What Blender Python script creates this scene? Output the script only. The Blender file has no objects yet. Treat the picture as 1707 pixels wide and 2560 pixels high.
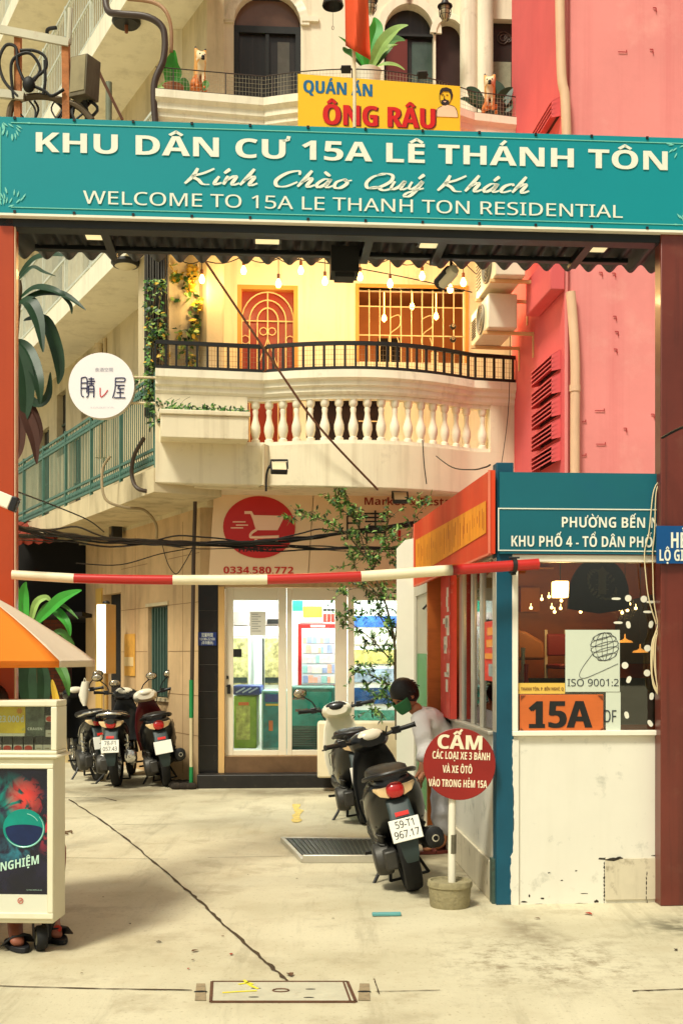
import bpy, bmesh, math, random
from mathutils import Vector, Matrix, Euler
R = math.radians
V = Vector
S = bpy.context.scene
COL = S.collection
random.seed(7)
# ------------------------------------------------------------------ camera, world, sun, exposure
F, CX, HY, H = 2900.0, 853.5, 1640.0, 1.45      # photo focal length (px), centre column, horizon row, eye height
cd = bpy.data.cameras.new('camera'); cam = bpy.data.objects.new('camera', cd); COL.objects.link(cam)
cam.location = (0, 0, H); cam.rotation_euler = (R(90), 0, 0)
cd.sensor_fit = 'HORIZONTAL'; cd.sensor_width = 24.0; cd.lens = 24.0 * F / 1707.0
cd.shift_y = (HY - 1280.0) / 1707.0
cd.clip_start = 0.05; cd.clip_end = 500
S.camera = cam
SUN_EL, SUN_AZ = R(56), R(212)      # azimuth from north (+Y), clockwise
w = bpy.data.worlds.new('World'); S.world = w; w.use_nodes = True
nt = w.node_tree; nt.nodes.clear()
sky = nt.nodes.new('ShaderNodeTexSky'); sky.sky_type = 'NISHITA'; sky.sun_disc = False
sky.sun_elevation = SUN_EL; sky.sun_rotation = SUN_AZ; sky.air_density = 1.0; sky.dust_density = 4.0; sky.ozone_density = 1.0
hs = nt.nodes.new('ShaderNodeHueSaturation'); hs.inputs['Saturation'].default_value = 0.25
mx = nt.nodes.new('ShaderNodeMix'); mx.data_type = 'RGBA'; mx.blend_type = 'MULTIPLY'; mx.inputs['Factor'].default_value = 1.0
mx.inputs[7].default_value = (1.0, 0.985, 0.84, 1)
bg = nt.nodes.new('ShaderNodeBackground'); bg.inputs['Strength'].default_value = 0.09
wo = nt.nodes.new('ShaderNodeOutputWorld')
nt.links.new(sky.outputs[0], hs.inputs['Color']); nt.links.new(hs.outputs[0], mx.inputs[6])
nt.links.new(mx.outputs[2], bg.inputs['Color']); nt.links.new(bg.outputs[0], wo.inputs[0])
sd = bpy.data.lights.new('sun', 'SUN'); sun = bpy.data.objects.new('sun', sd); COL.objects.link(sun)
sd.energy = 2.9; sd.angle = R(11); sd.color = (1.0, 0.955, 0.79)
sv = V((math.sin(SUN_AZ) * math.cos(SUN_EL), math.cos(SUN_AZ) * math.cos(SUN_EL), math.sin(SUN_EL)))
sun.rotation_euler = sv.to_track_quat('Z', 'Y').to_euler(); sun.location = (0, -5, 14)
S.view_settings.view_transform = 'Standard'; S.view_settings.look = 'None'
S.view_settings.exposure = 0.3; S.view_settings.gamma = 1.0; S.view_settings.use_curve_mapping = False
S.render.film_transparent = False
S.cycles.max_bounces = 8; S.cycles.diffuse_bounces = 4; S.cycles.glossy_bounces = 3; S.cycles.transparent_max_bounces = 12
S.cycles.caustics_reflective = False; S.cycles.caustics_refractive = False
S.cycles.sample_clamp_indirect = 4.0

# ------------------------------------------------------------------ photo pixel -> world
def at(px, py, d): return V(((px - CX) * d / F, d, H + (HY - py) * d / F))
def gd(px, py):                      # point of the ground
    d = H * F / (py - HY); return V(((px - CX) * d / F, d, 0))
class Plane:                         # vertical plane through two ground points
    def __init__(s, p0, p1):
        s.o = V((p0[0], p0[1], 0)); d = V((p1[0] - p0[0], p1[1] - p0[1], 0)); s.L = d.length; s.e = d.normalized()
        s.n = V((s.e.y, -s.e.x, 0))
        if s.n.dot(-s.o) < 0: s.n = -s.n          # normal towards the camera
    def hit(s, px, py, off=0.0):
        r = V(((px - CX) / F, 1, (HY - py) / F)); q = s.o + s.n * off
        t = (q - V((0, 0, H))).dot(s.n) / r.dot(s.n)
        return V((0, 0, H)) + r * t
    def sz(s, px, py, off=0.0):
        p = s.hit(px, py, off); return (p - s.o).dot(s.e), p.z
    def pt(s, u, z, off=0.0): return s.o + s.e * u + s.n * off + V((0, 0, z))

# ------------------------------------------------------------------ materials
def lin(c):
    def f(x):
        x /= 255.0
        return x / 12.92 if x <= .04045 else ((x + .055) / 1.055) ** 2.4
    return tuple(f(x) for x in c)
MATS = {}
def M(name, rgb, rough=.6, metal=0.0, var=.10, scale=3.0, bump=0.0, bscale=60.0, streak=0.0, scol=(70, 58, 42), sscale=(5, 5, .5),
      spot=0.0, pcol=(60, 48, 36), pscale=9.0, emit=0.0, coat=0.0, spec=.4, trans=0.0):
    if name in MATS: return MATS[name]
    m = bpy.data.materials.new(name); m.use_nodes = True; MATS[name] = m
    t = m.node_tree; N = t.nodes; L = t.links; b = N['Principled BSDF']
    c = lin(rgb)
    tc = N.new('ShaderNodeTexCoord')
    no = N.new('ShaderNodeTexNoise'); no.inputs['Scale'].default_value = scale; no.inputs['Detail'].default_value = 6; no.inputs['Roughness'].default_value = .62
    L.new(tc.outputs['Object'], no.inputs['Vector'])
    rp = N.new('ShaderNodeValToRGB'); rp.color_ramp.elements[0].position = .3; rp.color_ramp.elements[1].position = .7
    rp.color_ramp.elements[0].color = tuple(x * (1 - var) for x in c) + (1,)
    rp.color_ramp.elements[1].color = tuple(min(1, x * (1 + var * .8)) for x in c) + (1,)
    L.new(no.outputs['Fac'], rp.inputs['Fac']); col = rp.outputs['Color']
    def over(col, sc, amt, dc, lo, hi, det=5):
        mp = N.new('ShaderNodeMapping'); mp.inputs['Scale'].default_value = sc; L.new(tc.outputs['Object'], mp.inputs['Vector'])
        n2 = N.new('ShaderNodeTexNoise'); n2.inputs['Scale'].default_value = 1.0; n2.inputs['Detail'].default_value = det; n2.inputs['Roughness'].default_value = .65
        L.new(mp.outputs[0], n2.inputs['Vector'])
        r2 = N.new('ShaderNodeMapRange'); r2.inputs[1].default_value = lo; r2.inputs[2].default_value = hi; r2.inputs[4].default_value = amt
        L.new(n2.outputs['Fac'], r2.inputs[0])
        q = N.new('ShaderNodeMix'); q.data_type = 'RGBA'; L.new(r2.outputs[0], q.inputs['Factor']); L.new(col, q.inputs[6]); q.inputs[7].default_value = lin(dc) + (1,)
        return q.outputs[2]
    if streak: col = over(col, sscale, streak, scol, .5, .75)
    if spot: col = over(col, (pscale,) * 3, spot, pcol, .58, .70, 8)
    L.new(col, b.inputs['Base Color'])
    b.inputs['Roughness'].default_value = rough; b.inputs['Metallic'].default_value = metal
    b.inputs['Specular IOR Level'].default_value = spec
    if coat: b.inputs['Coat Weight'].default_value = coat; b.inputs['Coat Roughness'].default_value = .08
    if trans: b.inputs['Subsurface Weight'].default_value = trans; b.inputs['Subsurface Radius'].default_value = (.02, .02, .02)
    if emit: L.new(col, b.inputs['Emission Color']); b.inputs['Emission Strength'].default_value = emit
    if bump:
        n3 = N.new('ShaderNodeTexNoise'); n3.inputs['Scale'].default_value = bscale; n3.inputs['Detail'].default_value = 5
        L.new(tc.outputs['Object'], n3.inputs['Vector'])
        bp = N.new('ShaderNodeBump'); bp.inputs['Strength'].default_value = bump; bp.inputs['Distance'].default_value = .01
        L.new(n3.outputs['Fac'], bp.inputs['Height']); L.new(bp.outputs[0], b.inputs['Normal'])
    return m
def glass(name, tint=(255, 255, 255), refl=1.0):
    if name in MATS: return MATS[name]
    m = bpy.data.materials.new(name); m.use_nodes = True; MATS[name] = m
    t = m.node_tree; t.nodes.clear(); N = t.nodes; L = t.links
    tr = N.new('ShaderNodeBsdfTransparent'); tr.inputs[0].default_value = lin(tint) + (1,)
    gl = N.new('ShaderNodeBsdfGlossy'); gl.inputs['Roughness'].default_value = .02
    fr = N.new('ShaderNodeFresnel'); fr.inputs[0].default_value = 1.45
    mu = N.new('ShaderNodeMath'); mu.operation = 'MULTIPLY'; mu.inputs[1].default_value = refl; L.new(fr.outputs[0], mu.inputs[0])
    mi = N.new('ShaderNodeMixShader'); L.new(mu.outputs[0], mi.inputs[0]); L.new(tr.outputs[0], mi.inputs[1]); L.new(gl.outputs[0], mi.inputs[2])
    o = N.new('ShaderNodeOutputMaterial'); L.new(mi.outputs[0], o.inputs[0]); return m
def emis(name, rgb, st):
    if name in MATS: return MATS[name]
    m = bpy.data.materials.new(name); m.use_nodes = True; MATS[name] = m
    b = m.node_tree.nodes['Principled BSDF']; c = lin(rgb) + (1,)
    b.inputs['Base Color'].default_value = c; b.inputs['Emission Color'].default_value = c; b.inputs['Emission Strength'].default_value = st
    b.inputs['Roughness'].default_value = .4
    return m

# ------------------------------------------------------------------ text (built-in font; latin letters in its sans faces, accents drawn)
import unicodedata
_tc = {}
def _raw(s, bold, shear):
    k = (s, bold, shear)
    if k in _tc: return _tc[k]
    cu = bpy.data.curves.new('t', 'FONT'); cu.body = s; cu.size = 1; cu.offset = bold; cu.shear = shear; cu.resolution_u = 3; cu.fill_mode = 'FRONT'
    o = bpy.data.objects.new('t', cu); COL.objects.link(o)
    dg = bpy.context.evaluated_depsgraph_get(); dg.update()
    me = o.evaluated_get(dg).to_mesh()
    vs = [tuple(v.co) for v in me.vertices]; fs = [tuple(p.vertices) for p in me.polygons]
    o.evaluated_get(dg).to_mesh_clear(); bpy.data.objects.remove(o); bpy.data.curves.remove(cu)
    _tc[k] = (vs, fs); return vs, fs
def _face(ch, heavy):
    o = ord(ch)
    if 65 <= o <= 90: return chr((0x1D5D4 if heavy else 0x1D5A0) + o - 65)
    if 97 <= o <= 122: return chr((0x1D5EE if heavy else 0x1D5BA) + o - 97)
    if 48 <= o <= 57: return chr((0x1D7EC if heavy else 0x1D7E2) + o - 48)
    return ch
def text_geo(s, bold=0.0, shear=0.0):
    """bold >= .02 picks the heavy face; the rest thickens it"""
    k = ('T', s, bold, shear)
    if k in _tc: return _tc[k]
    heavy = bold >= .02; off = 0.0
    base, marks = '', []
    for ch in s:
        if ch in 'Đđ': base += 'D' if ch == 'Đ' else 'd'; marks.append('-'); continue
        n = unicodedata.normalize('NFD', ch)
        if len(n) > 1 and ord(n[0]) < 128: base += n[0]; marks.append(n[1:])
        else: base += ch; marks.append('')
    fb = ''.join(_face(c, heavy) for c in base)
    vs, fs = _raw(fb, off, shear); vs = list(vs); fs = list(fs)
    H_ = _raw(_face('H', heavy), off, 0.0)[0]; cap = max(v[1] for v in H_); st = .16 * cap if heavy else .10 * cap
    def quad(pts):
        o = len(vs); vs.extend((x, y, 0.0) for x, y in pts); fs.append(tuple(range(o, o + len(pts))))
    def line(pts, w):
        for (x0, y0), (x1, y1) in zip(pts, pts[1:]):
            d = math.hypot(x1 - x0, y1 - y0) or 1; nx, ny = -(y1 - y0) / d * w / 2, (x1 - x0) / d * w / 2; ex_, ey_ = (x1 - x0) / d * w * .25, (y1 - y0) / d * w * .25
            quad([(x0 - nx - ex_, y0 - ny - ey_), (x1 - nx + ex_, y1 - ny + ey_), (x1 + nx + ex_, y1 + ny + ey_), (x0 + nx - ex_, y0 + ny - ey_)])
    for i, mk in enumerate(marks):
        if not mk: continue
        g = _raw(fb[i], off, 0.0)[0]; gw = max(v[0] for v in g) - min(v[0] for v in g); gt = max(v[1] for v in g)
        xr = max(v[0] for v in _raw(fb[:i + 1], off, shear)[0]); xl = xr - gw; c = (xl + xr) / 2; y = gt + .07 * cap; u = .17 * cap; top = y
        if '\u0302' in mk: line([(c - u * 1.15, y), (c, y + u * .95), (c + u * 1.15, y)], st * .75); top = y + u * .6
        if '\u0306' in mk: line([(c - u, y + u), (c - u * .7, y + u * .35), (c, y + u * .1), (c + u * .7, y + u * .35), (c + u, y + u)], st * .7)
        sh_ = u * 1.3 if '\u0302' in mk else 0
        if '\u0301' in mk: line([(c + sh_ - u * .35, top + u * .1), (c + sh_ + u * .45, top + u * 1.15)], st * .75)
        if '\u0300' in mk: line([(c - sh_ + u * .35, top + u * .1), (c - sh_ - u * .45, top + u * 1.15)], st * .75)
        if '\u0309' in mk: line([(c + sh_ - u * .45, top + u * 1.05), (c + sh_ + u * .1, top + u * 1.3), (c + sh_ + u * .45, top + u * .95), (c + sh_ + u * .05, top + u * .5), (c + sh_ + u * .05, top + u * .15)], st * .5)
        if '\u031b' in mk: line([(xr - st * .4, cap * .93), (xr + st * .55, cap * 1.0), (xr + st * .75, cap * 1.16)], st * .75)
        if '\u0323' in mk: line([(c - st * .5, -.19 * cap), (c + st * .5, -.19 * cap)], st)
        if '-' in mk: line([(xl - u * .3, cap * .5), (xl + gw * .5, cap * .5)], st * .6)
    _tc[k] = (vs, fs); return vs, fs

# ------------------------------------------------------------------ mesh builder
class MB:
    def __init__(s): s.v = []; s.f = []; s.mi = []; s.sm = []
    def add(s, vs, fs, m=0, smooth=False):
        o = len(s.v); s.v += [tuple(v) for v in vs]
        for f in fs: s.f.append(tuple(i + o for i in f)); s.mi.append(m); s.sm.append(smooth)
        return s
    def quad(s, a, b, c, d, m=0): return s.add([a, b, c, d], [(0, 1, 2, 3)], m)
    def box(s, c, size, rot=None, m=0, taper=1.0):
        x, y, z = [q / 2 for q in size]; c = V(c)
        vs = []
        for k in (-1, 1):
            tp = taper if k > 0 else 1.0
            for (i, j) in ((-1, -1), (1, -1), (1, 1), (-1, 1)): vs.append(V((i * x * tp, j * y * tp, k * z)))
        if rot is not None:
            if not isinstance(rot, Matrix): rot = Matrix.Rotation(rot, 3, 'Z')
            vs = [rot @ v for v in vs]
        return s.add([v + c for v in vs], [(3, 2, 1, 0), (4, 5, 6, 7), (0, 1, 5, 4), (1, 2, 6, 5), (2, 3, 7, 6), (3, 0, 4, 7)], m)
    def bar(s, a, b, w=.02, h=.02, up=(0, 0, 1), m=0):     # rectangular bar from a to b
        a, b, up = V(a), V(b), V(up); d = (b - a).normalized()
        sx = d.cross(up)
        if sx.length < 1e-4: sx = d.cross(V((1, 0, 0)))
        sx.normalize(); uz = sx.cross(d).normalized()
        vs = [p + sx * (i * w / 2) + uz * (j * h / 2) for p in (a, b) for (i, j) in ((-1, -1), (1, -1), (1, 1), (-1, 1))]
        return s.add(vs, [(0, 1, 2, 3), (7, 6, 5, 4), (4, 5, 1, 0), (5, 6, 2, 1), (6, 7, 3, 2), (7, 4, 0, 3)], m)
    def prism(s, pts, vec, m=0):                              # planar polygon pushed along vec
        pts = [V(p) for p in pts]; vec = V(vec); n = len(pts)
        fs = [tuple(range(n)), tuple(range(2 * n - 1, n - 1, -1))] + [(i, i + n, (i + 1) % n + n, (i + 1) % n) for i in range(n)]
        return s.add(pts + [p + vec for p in pts], fs, m)
    def tube(s, pts, r, n=8, m=0, caps=True, closed=False):
        pts = [V(p) for p in pts]; k = len(pts)
        rs = list(r) if isinstance(r, (list, tuple)) else [r] * k
        tg = []
        for i in range(k):
            if closed: t = pts[(i + 1) % k] - pts[i - 1]
            else: t = pts[min(i + 1, k - 1)] - pts[max(i - 1, 0)]
            tg.append(t.normalized() if t.length > 1e-9 else V((0, 0, 1)))
        nx = tg[0].cross(V((0, 0, 1)))
        if nx.length < .01: nx = tg[0].cross(V((1, 0, 0)))
        nx.normalize(); vs = []
        for i in range(k):
            nx = nx - tg[i] * nx.dot(tg[i]); nx.normalize(); ny = tg[i].cross(nx)
            for j in range(n):
                a = 2 * math.pi * j / n; vs.append(pts[i] + (nx * math.cos(a) + ny * math.sin(a)) * rs[i])
        fs = []
        for i in range(k if closed else k - 1):
            i2 = (i + 1) % k
            for j in range(n): fs.append((i * n + j, i * n + (j + 1) % n, i2 * n + (j + 1) % n, i2 * n + j))
        s.add(vs, fs, m, True)
        if caps and not closed: s.add(vs[:n], [tuple(range(n - 1, -1, -1))], m); s.add(vs[-n:], [tuple(range(n))], m)
        return s
    def lathe(s, prof, loc=(0, 0, 0), rot=None, n=20, m=0, a0=0.0, a1=2 * math.pi):
        loc = V(loc); vs = []; full = abs(a1 - a0 - 2 * math.pi) < 1e-6; nn = n if full else n + 1
        for (r, z) in prof:
            for j in range(nn):
                a = a0 + (a1 - a0) * j / n; p = V((r * math.cos(a), r * math.sin(a), z))
                vs.append((rot @ p if rot is not None else p) + loc)
        fs = []
        for i in range(len(prof) - 1):
            for j in range(n):
                j2 = (j + 1) % nn; fs.append((i * nn + j, i * nn + j2, (i + 1) * nn + j2, (i + 1) * nn + j))
        return s.add(vs, fs, m, True)
    def ell(s, c, rad, rot=None, n=14, m=0):
        pr = [(max(1e-4, math.sin(math.pi * i / n)), -math.cos(math.pi * i / n)) for i in range(n + 1)]
        sc = Matrix.Diagonal(V(rad)); mm = (rot @ sc) if rot is not None else sc
        return s.lathe(pr, c, mm, n + 2, m)
    def loft(s, rings, m=0, caps=True, closed=True):
        n = len(rings[0]); vs = [V(p) for r in rings for p in r]; fs = []
        for i in range(len(rings) - 1):
            for j in range(n if closed else n - 1): fs.append((i * n + j, i * n + (j + 1) % n, (i + 1) * n + (j + 1) % n, (i + 1) * n + j))
        s.add(vs, fs, m, True)
        if caps and closed: s.add(rings[0], [tuple(range(n - 1, -1, -1))], m, True); s.add(rings[-1], [tuple(range(n))], m, True)
        return s
    def text(s, txt, o, ex, ey, width, cap, bold=0.0, shear=0.0, m=0, centre=False, bend=None, depth=0.0):
        """letters in the plane (ex, ey); o = left end of the baseline (or its middle)"""
        vs, fs = text_geo(txt, bold, shear); hv, _ = text_geo('H', bold, 0.0)
        x0 = min(v[0] for v in vs); x1 = max(v[0] for v in vs)
        hb = min(v[1] for v in hv); hh = max(v[1] for v in hv) - hb
        ky = cap / hh; kx = width / (x1 - x0) if width else ky
        o, ex, ey = V(o), V(ex).normalized(), V(ey).normalized(); off = -width / 2 if centre else 0
        nn = ex.cross(ey).normalized()
        sh = (bold - .02) * .7 if bold >= .02 else bold * .6
        ks = (0,) if sh < .003 else (-1, 1)
        for k in ks:                                          # heavier strokes: two layers side by side
            s.add([o + ex * ((v[0] - x0) * kx + off + k * sh * ky) + ey * ((v[1] - hb) * ky) + nn * (.0004 * k) for v in vs], fs, m)
        return s
    def leaf(s, base, d, up, ln, wd, m=0, droop=.3, seg=3, fold=.25):
        d = V(d).normalized(); sx = d.cross(V(up))
        if sx.length < .01: sx = d.cross(V((1, 0, 0)))
        sx.normalize(); nz = sx.cross(d).normalized(); p = V(base); vs = []; q = d.copy()
        for i in range(seg + 1):
            t = i / seg; wq = wd * .5 * (math.sin(math.pi * (.08 + .90 * t) ** .8))
            vs += [p + sx * wq + nz * wq * fold, p, p - sx * wq + nz * wq * fold]
            q = (q + V((0, 0, -droop / seg))).normalized(); p = p + q * (ln / seg)
        fs = []
        for i in range(seg):
            a = i * 3; fs += [(a, a + 1, a + 4, a + 3), (a + 1, a + 2, a + 5, a + 4)]
        return s.add(vs, fs, m, True)
    def blade(s, pts, wds, up=(0, -1, .4), fold=.3, m=0):      # long leaf along a path
        pts = [V(p) for p in pts]; vs = []; k = len(pts)
        for i, p in enumerate(pts):
            t = (pts[min(i + 1, k - 1)] - pts[max(i - 1, 0)]).normalized(); sx = t.cross(V(up))
            if sx.length < .05: sx = t.cross(V((1, 0, 0)))
            sx.normalize(); nz = sx.cross(t); wq = wds[i] / 2
            vs += [p + sx * wq + nz * wq * fold, p, p - sx * wq + nz * wq * fold]
        fs = []
        for i in range(k - 1):
            a = i * 3; fs += [(a, a + 1, a + 4, a + 3), (a + 1, a + 2, a + 5, a + 4)]
        return s.add(vs, fs, m, True)
    def build(s, name, mats, parent=None, bev=0.0, sharp=38, solid=0.0):
        if not isinstance(mats, (list, tuple)): mats = [mats]
        inv = wm(parent).inverted() if parent else Matrix.Identity(4)
        me = bpy.data.meshes.new(name)
        me.from_pydata([inv @ V(v) for v in s.v], [], s.f)
        for m in mats: me.materials.append(m)
        me.polygons.foreach_set('material_index', s.mi); me.polygons.foreach_set('use_smooth', [True if (x or bev) else False for x in s.sm])
        me.validate(); me.update()
        bm = bmesh.new(); bm.from_mesh(me); bmesh.ops.remove_doubles(bm, verts=bm.verts, dist=1e-5)
        bmesh.ops.recalc_face_normals(bm, faces=bm.faces); bm.to_mesh(me); bm.free()
        try: me.set_sharp_from_angle(angle=R(sharp))
        except Exception: pass
        o = bpy.data.objects.new(name, me); COL.objects.link(o)
        if parent: o.parent = parent
        if bev:
            b = o.modifiers.new('b', 'BEVEL'); b.width = bev; b.segments = 2; b.limit_method = 'ANGLE'; b.angle_limit = R(40); b.harden_normals = False
        if solid:
            b = o.modifiers.new('s', 'SOLIDIFY'); b.thickness = solid; b.offset = 0
        return o
def wm(o):
    m = Matrix.Identity(4)
    while o is not None: m = o.matrix_basis @ m; o = o.parent
    return m
def tag(o, label=None, cat=None, group=None, kind=None):
    if label: o['label'] = label
    if cat: o['category'] = cat
    if group: o['group'] = group
    if kind: o['kind'] = kind
    return o
def thing(name, label, cat, loc=(0, 0, 0), group=None):
    o = bpy.data.objects.new(name, None); COL.objects.link(o); o.location = loc; o.empty_display_size = .2
    return tag(o, label, cat, group)
def smooth_path(pts, n=6):                                    # Catmull-Rom
    pts = [V(p) for p in pts]; out = []
    for i in range(len(pts) - 1):
        p0, p1, p2, p3 = pts[max(i - 1, 0)], pts[i], pts[i + 1], pts[min(i + 2, len(pts) - 1)]
        for k in range(n):
            t = k / n
            out.append(.5 * ((2 * p1) + (p2 - p0) * t + (2 * p0 - 5 * p1 + 4 * p2 - p3) * t * t + (3 * p1 - p0 - 3 * p2 + p3) * t ** 3))
    out.append(pts[-1]); return out
def wall_cells(mb, P, s0, s1, z0, z1, holes, thick, off=0.0, m=0):
    """wall in plane P with rectangular openings; front face at off, thickness away from the camera"""
    xs = sorted({s0, s1} | {min(max(h[i], s0), s1) for h in holes for i in (0, 1)}); zs = sorted({z0, z1} | {min(max(h[i], z0), z1) for h in holes for i in (2, 3)})
    def solid(i, j):
        if i < 0 or j < 0 or i >= len(xs) - 1 or j >= len(zs) - 1: return False
        cx, cz = (xs[i] + xs[i + 1]) / 2, (zs[j] + zs[j + 1]) / 2
        return not any(h[0] < cx < h[1] and h[2] < cz < h[3] for h in holes)
    f = lambda a, z, k: P.pt(a, z, off - k * thick)
    for i in range(len(xs) - 1):
        for j in range(len(zs) - 1):
            if not solid(i, j): continue
            a, b, c, d = xs[i], xs[i + 1], zs[j], zs[j + 1]
            for k in (0, 1): mb.quad(f(a, c, k), f(b, c, k), f(b, d, k), f(a, d, k), m)
            if not solid(i - 1, j): mb.quad(f(a, c, 0), f(a, d, 0), f(a, d, 1), f(a, c, 1), m)
            if not solid(i + 1, j): mb.quad(f(b, c, 0), f(b, d, 0), f(b, d, 1), f(b, c, 1), m)
            if not solid(i, j - 1): mb.quad(f(a, c, 0), f(b, c, 0), f(b, c, 1), f(a, c, 1), m)
            if not solid(i, j + 1): mb.quad(f(a, d, 0), f(b, d, 0), f(b, d, 1), f(a, d, 1), m)
    return mb
def arch_fill(mb, P, s0, s1, zs, zt, thick, off=0.0, m=0, n=14):
    """spandrel: rectangle s0..s1, zs..zt minus a half ellipse springing at zs"""
    c, a = (s0 + s1) / 2, (s1 - s0) / 2; b = zt - zs
    arc = [(c - a * math.cos(math.pi * i / n), zs + b * math.sin(math.pi * i / n)) for i in range(n + 1)]
    h = n // 2; back = P.n * -thick
    mb.prism([P.pt(u, z, off) for u, z in ([(s0, zt + .001)] + arc[:h + 1])], back, m)
    mb.prism([P.pt(u, z, off) for u, z in ([(s1, zt + .001)] + arc[h:][::-1])], back, m)
    return mb
def pbox(mb, P, s0, s1, z0, z1, front, back, m=0):             # box on a plane: offsets towards the camera
    a = [P.pt(s0, z0, front), P.pt(s1, z0, front), P.pt(s1, z1, front), P.pt(s0, z1, front)]
    return mb.prism(a, P.n * (back - front), m)
# ------------------------------------------------------------------ common materials
cream = M('cream_plaster', (240, 230, 204), .8, var=.07, scale=1.3, bump=.15, bscale=30, streak=.4, scol=(160, 142, 106), sscale=(6, 6, .35), spot=.25, pcol=(140, 120, 90), pscale=2.2)
cream_old = M('aged_plaster', (206, 190, 154), .85, var=.14, scale=1.5, bump=.2, bscale=30, streak=.6, scol=(110, 95, 66), sscale=(3, 3, .5), spot=.2, pcol=(120, 104, 76), pscale=1.6)
stone = M('stone_cladding', (205, 172, 128), .75, var=.14, scale=1.8, bump=.2, bscale=25, streak=.45, scol=(120, 90, 60), sscale=(4, 4, .6), spot=.2, pcol=(110, 84, 58), pscale=2)
white_paint = M('white_paint', (238, 232, 214), .45, var=.04, scale=3, streak=.12, scol=(170, 155, 120), sscale=(6, 6, .8))
black_iron = M('black_iron', (30, 29, 27), .45, var=.2, scale=9)
dark_gap = M('dark_interior', (22, 19, 17), .9, var=.3, scale=2)
alu = M('brushed_aluminium', (196, 190, 174), .38, .55, var=.08, scale=6)
teal_steel = M('teal_steel', (6, 76, 98), .42, var=.16, scale=2.5, spot=.12, pcol=(8, 50, 70), pscale=3)
rubber = M('black_rubber', (20, 20, 20), .75, var=.2, scale=20)
black_plastic = M('black_plastic', (26, 26, 27), .42, var=.15, scale=14)
cable_black = M('cable_black', (24, 22, 20), .6, var=.2, scale=6)
pipe_beige = M('pipe_beige', (205, 186, 148), .55, var=.1, scale=4, streak=.4, scol=(130, 105, 70), sscale=(9, 9, 1))
clear = glass('clear_glass', (250, 252, 250), 1.0)

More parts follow.
